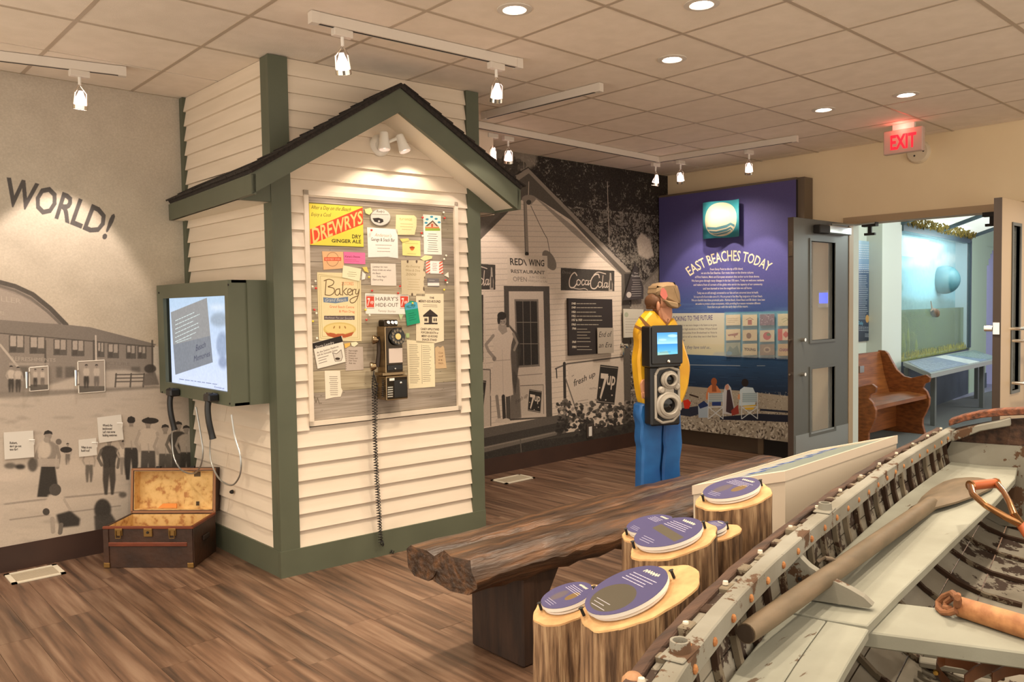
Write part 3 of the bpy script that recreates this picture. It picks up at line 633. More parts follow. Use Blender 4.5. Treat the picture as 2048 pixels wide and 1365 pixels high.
# side fascias
MB().obox(RP.w(a_l-.004, elb[1], -.0), RP.U*.025, -RP.N*DL, (0, 0, el[1]-elb[1]-.003)).build('fascia', M_green, hut)
MB().obox(RP.w(a_r-.02, erb[1], -.0), RP.U*.025, -RP.N*DL, (0, 0, er[1]-erb[1]-.003)).build('fascia', M_green, hut)
# boxed returns in the wall plane
sl = (pkb[1]-elb[1])/(pkb[0]-elb[0]); sr = (pkb[1]-erb[1])/(erb[0]-pkb[0])
MB().prism([FP.w(-.03, elb[1], .03), FP.w(a_l+.01, elb[1], .03), FP.w(-.03, elb[1]+sl*(-.03-a_l)+.02, .03)], -FP.N*.03).build('eave_return', M_green, hut)
MB().prism([FP.w(WF+.02, erb[1], .03), FP.w(a_r-.01, erb[1], .03), FP.w(WF+.02, erb[1]+sr*(a_r-WF-.02)+.02, .03)], -FP.N*.03).build('eave_return', M_green, hut)
# ------------------------------------------------------------ twin lamp under the gable
tl = thing('twin_spotlight', 'white twin-headed spotlight under the gable of the hut', 'lamp', tuple(FP.at(757, 290)))
c = FP.at(756, 292)+FP.N*.02
MB().lathe([(.005, .03), (.045, .028), (.062, .012), (.064, 0), (.0, 0)], 20, c, FP.N).build('backplate', M_whitem, tl, smooth=True)
for dx, tgt in ((-.01, (.55, 1.0, .25)), (.11, (.95, 1.4, .4))):
    h0 = c+FP.N*.07+FP.U*dx+np.array([0, 0, .01]); T = FP.w(*tgt); ax = nrm(T-h0)
    hd = MB().lathe([(.018, -.055), (.024, -.05), (.028, 0), (.036, .045), (.032, .05), (.024, .035), (.0, .03)], 14, h0, ax).build('lamp_head', M_whitem, tl, smooth=True)
    MB().lathe([(.0, .032), (.024, .034), (.0, .036)], 12, h0, ax).build('bulb', M_lampred, hd)
    MB().tube([c+FP.N*.02, h0-ax*.04], .01, 6).build('swivel', M_whitem, tl)
spot(tuple(c+FP.N*.20+FP.U*.0), tuple(FP.w(.45, 1.25, 0)), 8, 95, .55, (1, .86, .66), .015)
spot(tuple(c+FP.N*.17+FP.U*.14), tuple(FP.w(.95, 1.4, 0)), 7, 95, .55, (1, .86, .66), .015)
# ------------------------------------------------------------ notice board let into the front
nb = thing('notice_board', 'white-framed weathered wood notice board covered in posters', 'board', tuple(FP.w(.6, FBm)))
oq = [(612, 394), (908, 412), (911, 812), (618, 850)]
a0, a1 = fa0, fa1; z0, z1 = FBm-.002, FT+.004; fw = .026
for (p, q, r, s2) in ((a0, z0, a1, z0+fw), (a0, z1-fw, a1, z1), (a0, z0, a0+fw, z1), (a1-fw, z0, a1, z1)): MB().obox(FP.w(p, q, 0), FP.U*(r-p), FP.N*.036, (0, 0, s2-q)).build('frame_rail', M_white, nb)
BP = FP.off(.012)
A = Art(BP, None, 620, (172, 158, 138), rect=[(a0+fw, z0+fw), (a1-fw, z0+fw), (a1-fw, z1-fw), (a0+fw, z1-fw)])
R_ = np.random.RandomState(5); rows = A.h
A.noise(.16, 3, 4, sx=26); A.noise(.10, 14, 6, sx=8); A.noise(.07, 60, 8, sx=1)
zz = 0
while zz < A.h:
    h = R_.randint(60, 110); A.a[zz:zz+h] *= (1+R_.uniform(-.08, .05)); A.a[zz:zz+h, :, 2] *= R_.uniform(.94, 1.05); A.a[zz:zz+2] *= .7; zz += h
for k in range(70):
    x = R_.randint(0, A.w-8); y = R_.randint(2, A.h-2); A.a[y:y+1, x:x+R_.randint(3, 9)] *= .45
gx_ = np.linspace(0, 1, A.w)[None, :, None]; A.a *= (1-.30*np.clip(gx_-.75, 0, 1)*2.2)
A.line([(623, 800), (628, 793), (631, 806), (634, 796), (638, 808)], 1.5, (110, 98, 82), .9); A.rect(640, 806, 642, 808, (110, 98, 82))
A.board('backing', .006, nb, rough=.8)
PP = BP.off(.007)
def poster(q, label, base, draw=None, th=.0015, cat='poster', name='poster', grp='papers pinned to the notice board', res=900, outline=None, n=0):
    A = Art(PP.off(n*.0018), outline or q, res, base); A.q = q
    A.noise(.02, 4, len(label))
    if draw: draw(A)
    o = A.board(name, th, None, rough=.75); return tag(o, label, cat, grp)
D = (70, 58, 48)
def d_drew(A):
    A.poly([(617, 406), (727, 413), (730, 495), (619, 491)], (244, 222, 84)); A.poly([(620, 459), (725, 415), (726, 449), (621, 489)], (236, 84, 52))
    A.text('DREWRYS', [(623, 456), (724, 420), (725, 446), (626, 487)], (250, 214, 130), bold=.02); A.text('DRY', [(704, 469), (722, 470), (722, 478), (704, 477)], (60, 56, 30), bold=.02); A.text('GINGER ALE', [(663, 478), (722, 480), (722, 487), (663, 485)], (60, 56, 30), bold=.02)
    A.text("After a Day on the Beach", [(621, 410), (703, 415), (700, 423), (622, 418)], (104, 96, 44), shear=.3); A.text("Enjoy a Cool", [(622, 425), (662, 426), (662, 434), (622, 432)], (104, 96, 44), shear=.3)
    for a, b in (((617, 406), (727, 413)), ((727, 413), (730, 495)), ((730, 495), (619, 491)), ((619, 491), (617, 406))): A.line([a, b], 1.6, (90, 84, 40))
poster([(617.5, 405), (725, 413), (727, 495), (620, 491)], 'yellow and red DREWRYS ginger ale poster in the top left corner of the notice board', (244, 222, 84), d_drew)
def d_car(A):
    A.line([(742+20*math.cos(t)+18, 435+16.5*math.sin(t)) for t in np.linspace(0, 2*PI, 26)], .8, (150, 144, 136)); A.text("Rudy's", [(752, 420), (768, 421), (768, 426), (752, 425)], D, shear=.3)
    A.line([(743, 429), (776, 430)], .6, D); A.poly([(744, 437), (756, 436), (765, 439), (766, 444), (760, 447), (748, 444)], (50, 44, 42)); A.ell(757, 443, 2.2, 2, (200, 196, 188))
poster([(760+20*math.cos(t), 435+17*math.sin(t)) for t in np.linspace(0, 2*PI, 28, endpoint=False)], 'round white badge with a small car drawing on the notice board', (206, 200, 190), d_car, th=.006, name='round_badge', cat='badge')
def d_play(A): A.text('PLAY RANGES', [(799, 436), (824, 437), (824, 442), (799, 441)], (186, 150, 84)); A.scrib([(799, 445), (827, 446), (827, 463), (799, 462)], 3, (176, 150, 100), .8, .9, 1, center=True)
poster([(792, 430), (828, 431), (833, 436), (833, 452), (829, 470), (795, 470), (791, 462)], 'cream torn-edged card with orange heading, right of the round badge', (246, 226, 172), d_play, name='card', cat='card')
def d_house(A):
    for x, y in ((854, 439), (863, 434), (872, 438), (852, 446), (878, 445)): A.ell(x, y, 3.2, 2.2, (70, 150, 176))
    A.poly([(850, 453), (865, 441), (877, 453)], (110, 84, 70)); A.poly([(855, 453), (865, 444), (873, 453)], (214, 190, 160)); A.rect(862, 448, 866, 454, (196, 96, 70)); A.rect(850, 454, 878, 457, (214, 130, 80)); A.rect(850, 457, 880, 462, (150, 178, 70))
    A.scrib([(852, 466), (877, 467), (878, 506), (853, 505)], 9, D, .8, .9, 2, center=True)
poster([(846, 429), (881.5, 432), (883.5, 510), (848, 509)], 'tall white flyer with a colourful house drawing, top right of the board', (246, 240, 226), d_house, name='flyer', cat='flyer')
def d_and(A):
    A.text("Anderson's", [(749, 466), (783, 468), (783, 475), (749, 473)], (226, 160, 130), shear=.3); A.text('Garage & Snack Bar', [(742, 475), (790, 477), (789, 484), (742, 482)], D)
    A.scrib([(748, 487), (786, 488), (786, 507), (748, 506)], 3, (150, 120, 100), .8, 1, 3, center=True)
poster([(734, 455), (795, 459), (796, 517), (775, 514), (736, 515)], 'white garage and snack bar poster with a red pin, in the upper middle', (250, 246, 238), d_and)
def d_mug(A): A.ell(824, 497, 4, 4.5, (226, 120, 60)); A.rect(819, 494, 829, 497, (176, 80, 50)); A.scrib([(808, 484), (838, 485), (838, 491), (808, 490)], 1, (170, 150, 80), .7, .8, 1, center=True); A.scrib([(810, 505), (836, 506), (836, 511), (810, 510)], 1, (170, 150, 80), .7, .8, 2, center=True)
poster([(804, 480), (840, 482), (841, 513), (805, 511)], 'pale yellow square card with a small orange mug logo', (247, 236, 150), d_mug, name='card', cat='card')
def d_org(A):
    A.line([(665+12*math.cos(t), 519+14*math.sin(t)) for t in np.linspace(0, 2*PI, 24)], .9, (150, 110, 80)); A.rect(648, 515, 682, 522, (226, 90, 60)); A.text('REMEMBER WHEN', [(650, 516.5), (680, 516.5), (680, 520.5), (650, 520.5)], (252, 220, 190))
poster([(644, 503), (686, 504), (688, 537), (647, 540)], 'orange-pink card with a round stamp and red band below the ginger ale poster', (240, 190, 140), d_org, name='card', cat='card')
def d_pink(A): A.text("Karen's Sheena", [(690, 511), (720, 512), (720, 516), (690, 515)], (120, 30, 60)); A.scrib([(690, 518), (724, 519), (724, 525), (690, 524)], 2, (180, 60, 96), .7, .7, 2)
poster([(687, 504), (730, 506), (730.5, 529), (688, 527)], 'bright pink card left of the upper middle poster', (240, 120, 170), d_pink, name='card', cat='card')
def d_note(A): A.scrib([(693, 542), (716, 544), (714, 556), (692, 554)], 3, (150, 140, 100), .8, .8, 2, center=True)
poster([(686, 531), (722, 538), (719, 563), (684, 555)], 'tilted cream note overlapping the top corner of the bakery poster', (246, 238, 200), d_note, name='note', cat='note', n=2)
def d_hand(A):
    for i, t in enumerate(('Lattimer for rent', 'Every 6 kids etc when', 'the Beach', 'Today Aug 6', 'Open at King')): A.text(t, [(745+(8 if i == 3 else 0), 532+i*6.4), (745+len(t)*1.75+(8 if i == 3 else 0), 532.6+i*6.4), (745+len(t)*1.75+(8 if i == 3 else 0), 536+i*6.4), (745+(8 if i == 3 else 0), 535.4+i*6.4)], D, shear=.25)
poster([(741, 527), (791, 528), (792.5, 572), (742, 571)], 'white handwritten note in the middle of the notice board', (240, 228, 214), d_hand, name='note', cat='note')
def d_music(A):
    for i, t in enumerate(('An Evening', 'Wine & Dine', '2000')): A.text(t, [(811, 530+i*8), (840-(i == 2)*8, 531+i*8), (840-(i == 2)*8, 536+i*8), (811, 535+i*8)], (160, 140, 104), shear=.2)
    A.scrib([(812, 556), (842, 557), (842, 583), (812, 582)], 5, (180, 160, 120), .8, .9, 3, center=True)
    for x, y, r in ((815, 523, 3), (833, 523, 3), (848, 540, 2.5), (849, 556, 2), (848, 578, 3.5), (824, 590, 3), (845, 592, 3)): A.ell(x, y, r*.6, r*1.3, (80, 62, 50), .85)
poster([(802, 521), (849, 521), (847, 535), (851, 550), (847, 563), (850, 593), (803, 591)], 'beige parchment flyer with scorched ragged edges', (218, 202, 168), d_music, name='flyer', cat='flyer')
def d_bar(A):
    for y in range(515, 556, 6):
        A.poly([(852, y+5), (860, y), (860, y+3), (852, y+8)], (226, 96, 70)); A.poly([(878, y+5), (886, y), (886, y+3), (878, y+8)], (226, 96, 70))
    A.rect(860, 520, 878, 548, (248, 244, 236)); A.scrib([(863, 525), (875, 526), (875, 543), (863, 542)], 5, (170, 100, 90), .8, .8, 2, center=True)
poster([(852, 522), (885, 523), (886, 548), (852, 547)], 'white card with red barber stripes down both edges', (246, 226, 214), d_bar, name='card', cat='card')
def d_blk(A): A.rect(855, 566, 880, 572, (240, 236, 228)); A.scrib([(858, 559), (875, 560), (875, 564), (858, 563)], 1, (220, 215, 205), .8, .8, 2)
poster([(854.5, 557), (877.5, 557.5), (878.5, 574), (855, 573)], 'small grey and white card under the barber stripe card', (124, 118, 118), d_blk, name='card', cat='card')
def strokes(A, paths, wd, col):
    for p in paths:
        q = []; 
        for i in range(len(p)-1):
            p0, p1, p2, p3 = p[max(i-1, 0)], p[i], p[i+1], p[min(i+2, len(p)-1)]
            for t in np.linspace(0, 1, 6, endpoint=False): q.append(tuple(.5*((2*p1[c])+(-p0[c]+p2[c])*t+(2*p0[c]-5*p1[c]+4*p2[c]-p3[c])*t*t+(-p0[c]+3*p1[c]-3*p2[c]+p3[c])*t**3) for c in (0, 1)))
        A.line(q+[p[-1]], wd, col)
def d_bak(A):
    for k in (3, 6.5): A.line([(634+k, 546+k), (722-k, 560), (722-k, 682-k), (638+k, 680-k), (634+k, 546+k)], .7, (176, 160, 110))
    A.text('2 STORES', [(683, 564), (707, 564), (707, 571), (683, 571)], (232, 130, 84))
    br = (110, 84, 54)
    strokes(A, [[(652, 562), (651, 575), (650, 590)], [(648, 562), (658, 559), (667, 563), (665, 570), (656, 574), (667, 577), (668, 585), (660, 591), (650, 590)],
                [(679, 578), (672, 580), (670, 588), (675, 591), (679, 586), (679, 579), (680, 589), (683, 590)], [(686, 565), (685, 578), (685, 591)], [(693, 577), (687, 583), (691, 589), (695, 590)],
                [(697, 586), (702, 583), (701, 578), (696, 580), (695, 587), (700, 591), (704, 588)], [(704, 579), (705, 590)], [(705, 583), (708, 579), (711, 580)], [(712, 579), (711, 587), (715, 588), (718, 580)], [(718, 579), (716, 592), (710, 604), (702, 606), (700, 600), (708, 595), (716, 592)]], 1.7, br)
    A.poly([(646, 595), (670, 597), (696, 594), (696, 603), (671, 607), (647, 605)], (112, 132, 160)); A.text('Grand Beach', [(650, 597), (692, 596), (692, 603), (650, 604)], (226, 220, 200), shear=.3)
    A.text('Grand Beach Centre', [(659, 611), (708, 612), (708, 617), (659, 616)], (226, 106, 70)); A.text('& Main Drag', [(678, 620), (709, 621), (709, 626), (678, 625)], (226, 106, 70))
    A.rect(648, 632, 709, 640, (96, 84, 84)); A.text('Beefsteak Pies our Specialty', [(650, 633.5), (707, 634.5), (707, 638.5), (650, 637.5)], (220, 210, 200), shear=.3)
    A.ell(679, 659, 33, 14, (222, 196, 120)); A.poly([(650, 664), (656, 667), (664, 665), (672, 669), (680, 666), (690, 669), (700, 666), (708, 664), (703, 672), (690, 676), (668, 676), (655, 672)], (186, 96, 56)); A.ell(679, 658, 29, 10, (234, 210, 140))
    for x in (668, 679, 690): A.ell(x, 655, 1.3, 3, (176, 130, 70), rot=(679-x)*.04)
poster([(634, 545), (684, 546), (718, 563), (721.5, 560), (723, 683), (638, 681)], 'large cream bakery poster with a pie, left side of the notice board', (240, 222, 174), d_bak)
def d_harry(A):
    for x in (731, 799):
        A.poly([(x+1, 593), (x+17, 593), (x+17, 615), (x+2, 615)], (226, 84, 64)); A.text('7', [(x+4, 596), (x+9, 596), (x+8, 612), (x+3, 612)], (250, 240, 230), bold=.03); A.text('up', [(x+9, 600), (x+16, 600), (x+16, 607), (x+9, 607)], (250, 240, 230), bold=.02)
        A.line([(x+1, 591), (x+17, 591)], .8, (100, 60, 50)); A.line([(x+1, 617), (x+17, 617)], .8, (100, 60, 50))
    A.text("HARRY'S", [(751, 594), (796, 594), (796, 602), (751, 602)], (104, 84, 70)); A.text('HIDE-OUT', [(751, 606), (796, 606), (796, 614), (751, 614)], (104, 84, 70)); A.text('Tammy Stories', [(756, 620), (791, 621), (791, 625), (756, 624)], (150, 130, 110), shear=.3)
poster([(730, 587), (817, 590), (819, 629), (731, 628)], "wide white HARRY'S HIDE-OUT poster with two red square logos", (250, 244, 232), d_harry)
def d_merry(A):
    A.text('THE', [(859, 594), (868, 594), (868, 598), (859, 598)], D, bold=.02); A.text('MERRY-GO-ROUND', [(837, 600), (881, 601), (881, 606), (837, 605)], D, bold=.02); A.scrib([(844, 608), (876, 609), (876, 616), (844, 615)], 2, D, .7, .8, 1, center=True)
    A.poly([(846, 631), (860, 619), (875, 631)], (60, 50, 46)); A.rect(846, 631, 875, 634, (40, 34, 32)); A.rect(848, 646, 875, 649, (50, 42, 40)); A.rect(857, 634, 864, 646, (70, 60, 54))
    for x in (850, 853, 868, 872): A.ell(x, 640, 1.5, 3.5, (80, 68, 60))
    for i, t in enumerate(('CANDY APPLE STAND', 'POPCORN BOOTH or', 'MERRY-GO-ROUND', 'SNACK STAND')): A.text(t, [(841+i, 656+i*7), (878-i*1.5, 657+i*7), (878-i*1.5, 661.5+i*7), (841+i, 660.5+i*7)], D, bold=.02)
poster([(832, 588), (887, 588), (887.5, 682), (870, 687), (832, 686)], 'tall cream merry-go-round poster with a carousel drawing', (238, 222, 190), d_merry)
def d_hill(A): A.poly([(809, 607), (834, 604), (836, 617), (811, 621)], (84, 176, 206)); A.text('HILLTOP', [(812, 611), (830, 609), (831, 615), (813, 617)], (40, 110, 90), bold=.02); A.scrib([(816, 626), (834, 623), (836, 640), (818, 643)], 4, (16, 96, 74), .9, .8, 2)
poster([(809, 610), (822, 602), (834, 605), (840, 646), (814, 652)], 'turquoise and blue tag-shaped card pinned beside the carousel poster', (34, 160, 120), d_hill, name='tag_card', cat='card', n=3)
def d_lau(A):
    A.poly([(622, 688), (682, 672), (686, 684), (625, 699)], (44, 38, 36)); A.text('Shorty Laundry', [(630, 692), (667, 682), (668, 687.5), (631, 697.5)], (240, 234, 224))
    A.text('At the Station Platform', [(633, 704), (676, 691), (677, 695), (634, 708)], D); A.text('and the Sunnyside Station', [(634, 709), (674, 698), (675, 702), (635, 713)], D)
    A.scrib([(636, 715), (660, 708), (662, 723), (638, 730)], 3, D, .8, 1, 3); A.poly([(665, 706), (673, 708), (682, 700), (685, 714), (682, 722), (670, 723), (667, 715)], (214, 204, 190)); A.line([(665, 706), (673, 708), (682, 700), (685, 714), (682, 722), (670, 723), (665, 706)], .9, D); A.ell(675, 718, 5, 2.5, D)
poster([(625, 686), (684, 672), (691, 724), (635, 738)], 'tilted white laundry card with a black heading strip', (240, 230, 214), d_lau, name='card', cat='card', n=2)
def d_spir(A):
    for i in range(6): A.text(('Paperweight', 'Bobcats for', 'Canadian place', 'Treats out', 'Old Time', 'Ask me')[i], [(697, 700+i*5), (715-i % 3*2, 700.5+i*5), (715-i % 3*2, 703.5+i*5), (697, 703+i*5)], D, shear=.25)
    for y in range(694, 740, 4): A.ell(692, y, .7, .7, (70, 60, 50))
poster([(690, 694), (725.5, 694), (727, 740), (691, 742)], 'grey spiral notebook page with handwriting, left of the telephone', (196, 180, 166), d_spir, name='note', cat='note')
poster([(649, 742), (680, 742), (682, 776), (685, 782), (681, 794), (668, 795), (651, 799), (650, 770)], 'white torn receipt in the lower left of the notice board', (242, 228, 206), lambda A: A.scrib([(657, 752), (676, 752), (678, 792), (658, 792)], 10, D, .8, .9, 4, center=True), name='receipt', cat='receipt')
def d_list(A): A.scrib([(818, 688), (840, 689), (842, 768), (820, 768)], 22, D, .7, .8, 5); A.scrib([(845, 690), (864, 691), (866, 764), (846, 765)], 20, D, .65, .8, 6); A.line([(843, 690), (844, 768)], .5, D)
poster([(813, 680), (868, 685), (870, 774), (817, 778)], 'long cream typed letter right of the telephone', (240, 226, 190), d_list, name='letter', cat='letter')
poster([(870, 696), (875, 693), (880, 696), (886, 692), (888, 696), (893, 737), (871, 738)], 'narrow brown paper scrap beside the typed letter', (206, 176, 136), lambda A: [A.text(t, [(877, 704+i*7), (886, 704+i*7), (886, 708+i*7), (877, 708+i*7)], (120, 90, 60)) for i, t in enumerate(('Cost', 'of', 'it', 'MAIN'))], name='paper_scrap', cat='paper')
for i, q in enumerate([[(729, 419), (741, 416), (744, 424), (738, 430), (731, 427)], [(799, 478), (816, 477), (818, 481), (804, 485)], [(840, 518), (850, 511), (864, 513), (863, 518), (848, 522)], [(724, 535), (733, 534), (737, 546), (729, 543)], [(724, 543), (731, 549), (729, 559), (723, 560)], [(688, 688), (700, 686), (699, 692), (690, 697)], [(701, 686), (712, 684), (716, 688), (708, 694), (703, 692)], [(811, 667), (818, 667), (818, 676), (812, 676)], [(888, 551), (896, 545), (897, 556)], [(797, 629), (806, 630), (801, 641)]]):
    o = poster(q, ['crumpled yellow paper scrap left of the round badge', 'yellow paper scrap above the mug card', 'yellow and white scrap above the barber stripe card', 'yellow scrap right of the tilted cream note', 'white scrap under the yellow one beside the cream note', 'orange-yellow scrap above the spiral page', 'pale flower-shaped scrap above the spiral page', 'pale green scrap at the right of the telephone dial', 'white paper scrap at the right edge of the board', 'green and white scrap under the HIDE-OUT poster'][i], [(244, 228, 150), (246, 226, 130), (240, 232, 170), (244, 216, 110), (246, 242, 232), (240, 190, 96), (244, 236, 200), (180, 200, 140), (240, 234, 214), (206, 220, 170)][i], name='paper_scrap', cat='paper', th=.004)
M_pin = {'red': mat('red_pin', (206, 52, 44), .3), 'white': mat('white_pin', (236, 226, 204), .3), 'yellow': mat('yellow_pin', (226, 206, 70), .3)}
pins = [(628, 563, 'white'), (622, 574, 'white'), (629, 577, 'red'), (740, 461, 'red'), (842, 436, 'red'), (886, 437, 'red'), (884, 426, 'white'), (840, 467, 'red'), (842, 473, 'white'), (889, 512, 'white'), (885, 519, 'white'), (888, 561, 'red'), (891, 566, 'white'), (885, 580, 'yellow'), (797, 573, 'red'), (741, 582, 'red'), (793, 587, 'red'), (735, 555, 'yellow'), (626, 620, 'red'), (630, 627, 'white'), (623, 643, 'yellow'), (631, 677, 'white'), (728, 620, 'yellow'), (730, 640, 'red'), (736, 631, 'white'), (822, 607, 'yellow')]
pin_me = None
pin_at = ['left of the bakery title, upper of two', 'left of the bakery title, lower of two', 'left of the bakery poster beside two white ones', 'in the corner of the garage and snack bar poster', 'left of the tall house flyer', 'right of the tall house flyer', 'in the top right corner of the board', 'under the cream torn-edged card', 'right under the red one below the torn card', 'at the right edge above the barber stripe card', 'just right of the barber stripe card', 'at the right edge below the barber stripe card', 'right under the red one at the right edge', 'alone at the right edge above the carousel poster', 'right of the handwritten note', 'left below the handwritten note', 'above the HIDE-OUT poster near its right logo', 'beside the cream note above the bakery poster', 'left of the bakery poster half way down', 'just under the red one left of the bakery poster', 'left of the bakery poster, low down', 'at the lower left corner of the bakery poster', 'at the left edge of the HIDE-OUT poster', 'below the HIDE-OUT poster on the left', 'touching the bottom of the HIDE-OUT poster', 'on top of the turquoise tag card']
for (x, y, c_), where in zip(pins, pin_at):
    P = BP.at(x, y)+BP.N*.014
    if pin_me is None: pin_me = MB().lathe([(.0011, -.008), (.0012, 0), (.005, .001), (.0066, .004), (.0055, .009), (0, .010)], 10, (0, 0, 0), BP.N).mesh('push_pin'); pin_me.polygons.foreach_set('use_smooth', [True]*len(pin_me.polygons))
    me = pin_me.copy(); me.materials.append(M_pin[c_]); o = link('push_pin', me, None); o.location = P
    near = {'red': 'red round push pin', 'white': 'white round push pin', 'yellow': 'yellow round push pin'}[c_]
    tag(o, c_+' pin '+where, 'pin', c_+' push pins on the notice board')
# ------------------------------------------------------------ rotary pay telephone
M_ph = mat('phone_black_chrome', (58, 50, 42), .12, .95); M_phs = mat('phone_side', (150, 128, 98), .22, .9); M_pk = mat('phone_dial_black', (18, 17, 16), .25); M_cord = mat('black_cord', (26, 22, 20), .45)
fo = BP.off(.008)
def PB(x0, y0, x1, y1, n0, n1, name, m, par, bev=.004):  # box on the phone: photo px at its front face depth
    pl = BP.off(n1); a, b = pl.ab(x0, (y0+y1)/2)[0], pl.ab(x1, (y0+y1)/2)[0]; c_, d_ = pl.ab((x0+x1)/2, y1)[1], pl.ab((x0+x1)/2, y0)[1]
    return MB().obox(BP.w(a, c_, n0), BP.U*(b-a), BP.N*(n1-n0), (0, 0, d_-c_)).build(name, m, par, bevel=bev)
ph = thing('pay_telephone', 'old chrome and black rotary pay telephone mounted on the notice board', 'telephone', tuple(BP.at(790, 795)))
PB(771, 653, 806, 752, .008, .105, 'upper_housing', M_phs, ph); PB(773, 655, 805, 750, .105, .108, 'face_plate', M_ph, ph, .001)
PB(773, 752, 816, 800, .008, .125, 'coin_vault', M_phs, ph); PB(774, 755, 815, 798, .125, .128, 'vault_face', M_ph, ph, .001)
PB(789, 760, 814, 795, .128, .131, 'vault_door', M_pk, ph, .001); q = BP.off(.13).at(801, 766); MB().lathe([(.008, 0), (.007, .006), (0, .007)], 10, q, BP.N).build('vault_lock', M_chrome, ph)
for r in range(5):
    o = PB(776, 774+r*4.6, 786, 776.4+r*4.6, .128, .130, 'coin_return_bar', M_chrome, ph, .0005)
PB(779, 757, 789, 762, .128, .1295, 'notice_label', M_whitem, ph, 0)
PB(769, 640, 796, 654, .02, .095, 'coin_slot_block', M_ph, ph, .006)
for x in (776, 784, 791): q = BP.off(.096).at(x, 646); MB().lathe([(.010, 0), (.010, .006), (.006, .006), (.005, .002), (0, .002)], 14, q, nrm(BP.N+np.array([0, 0, .5]))).build('coin_slot', M_chrome, ph)
dc = BP.off(.112).at(794, 674); dax = nrm(BP.N+np.array([0, 0, .12]))
MB().lathe([(.05, -.006), (.052, .004), (.048, .01), (.0, .011)], 36, dc, dax).build('dial_ring', M_pk, ph, smooth=True)
M_fh = mat('dial_hole_rim', (120, 110, 96), .3, .8)
dn = Plane(dc+dax*.011, BP.U, np.array([0, 0, 1.])-dax*dax[2])
for k in range(10):
    t = math.radians(60+k*30); P = dn.w(.036*math.cos(t), .036*math.sin(t), .001); MB().lathe([(.0085, 0), (.0085, .003), (.0066, .003), (.0066, .0008), (0, .0008)], 12, P, dax).build('finger_hole', M_fh, ph)
MB().lathe([(.018, 0), (.018, .004), (0, .005)], 20, dn.w(0, 0, 0), dax).build('dial_centre', mat('dial_card', (216, 190, 120), .5), ph)
PB(778, 697, 806-1, 726, .108, .110, 'instruction_card', mat('phone_card', (206, 190, 178), .5), ph, 0)
PB(776, 730, 806, 741, .108, .116, 'coin_release', M_pk, ph, .002); q = BP.off(.117).at(790, 738); MB().lathe([(.006, 0), (.005, .006), (0, .007)], 10, q, BP.N).build('release_button', M_chrome, ph)
PB(766, 745, 810, 751, .02, .116, 'shelf_lip', M_phs, ph, .002)
MB().tube([BP.off(.06).at(772, 682), BP.off(.06).at(764, 682)], .006, 8).build('hook', M_chrome, ph)
hp = BP.off(.07); pts = [hp.at(x, y) for x, y in ((748, 672), (755, 676), (757, 690), (757, 710), (755, 728), (748, 736))]
hs = MB().tube([hp.at(755, 674)+BP.N*.0, hp.at(758, 688), hp.at(758, 706), hp.at(755, 734)], [.014, .012, .012, .015], 10).build('handset', mat('handset_dark', (52, 42, 34), .15, .8), ph, smooth=True)
for x, y in ((750, 680), (746, 734)): MB().lathe([(.0, -.022), (.016, -.022), (.026, .0), (.026, .010), (.0, .014)], 16, hp.at(x, y)-BP.N*.01, nrm(-BP.N*.35-BP.U+np.array([0, 0, .1 if y < 700 else -.1]))).build('ear_cap' if y < 700 else 'mouth_cap', M_phs, ph, smooth=True)
def coil(path, R, turns, r, name, par, m=M_cord, n=9):
    P = [np.array(p, float) for p in path]; L = [0]
    for a, b in zip(P[:-1], P[1:]): L.append(L[-1]+np.linalg.norm(b-a))
    pts = []
    N = int(turns*n)
    for k in range(N+1):
        s_ = L[-1]*k/N; i = max(0, min(len(P)-2, int(np.searchsorted(L, s_, side='right'))-1)); t = (s_-L[i])/(L[i+1]-L[i]); c_ = P[i]*(1-t)+P[i+1]*t
        d_ = nrm(P[i+1]-P[i]); x_ = nrm(np.cross(d_, BP.N+np.array([.01, 0, .02]))); y_ = np.cross(d_, x_); an = 2*PI*k/n; pts.append(c_+R*(math.cos(an)*x_+math.sin(an)*y_))
    return MB().tube(pts, r, 5).build(name, m, par, smooth=True)
cp = BP.off(.06); fl = lambda x, y: cp.at(x, y)
coil([fl(747, 752), fl(747, 800), fl(749, 880), fl(752, 960), fl(756, 1020), fl(759, 1060), fl(760, 1085)], .0095, 62, .0023, 'coiled_cord', ph)
coil([fl(754, 765), fl(752, 800), fl(751, 880), fl(755, 960), fl(759, 1020), fl(761, 1062), fl(763, 1085), at_z(768, 1098, .02), at_z(788, 1106, .015)], .0085, 66, .0023, 'coiled_cord', ph)
MB().tube([fl(748, 742), fl(746, 758), fl(744, 775), fl(747, 790)], .0028, 6).build('cord_lead', M_cord, ph)
MB().tube([fl(748, 750), fl(752, 765), fl(755, 775), fl(752, 790)], .0028, 6).build('cord_lead', M_cord, ph)
coil([BP.off(.09).at(766, 758), BP.off(.09).at(765, 795)], .006, 9, .002, 'coiled_cord', ph)
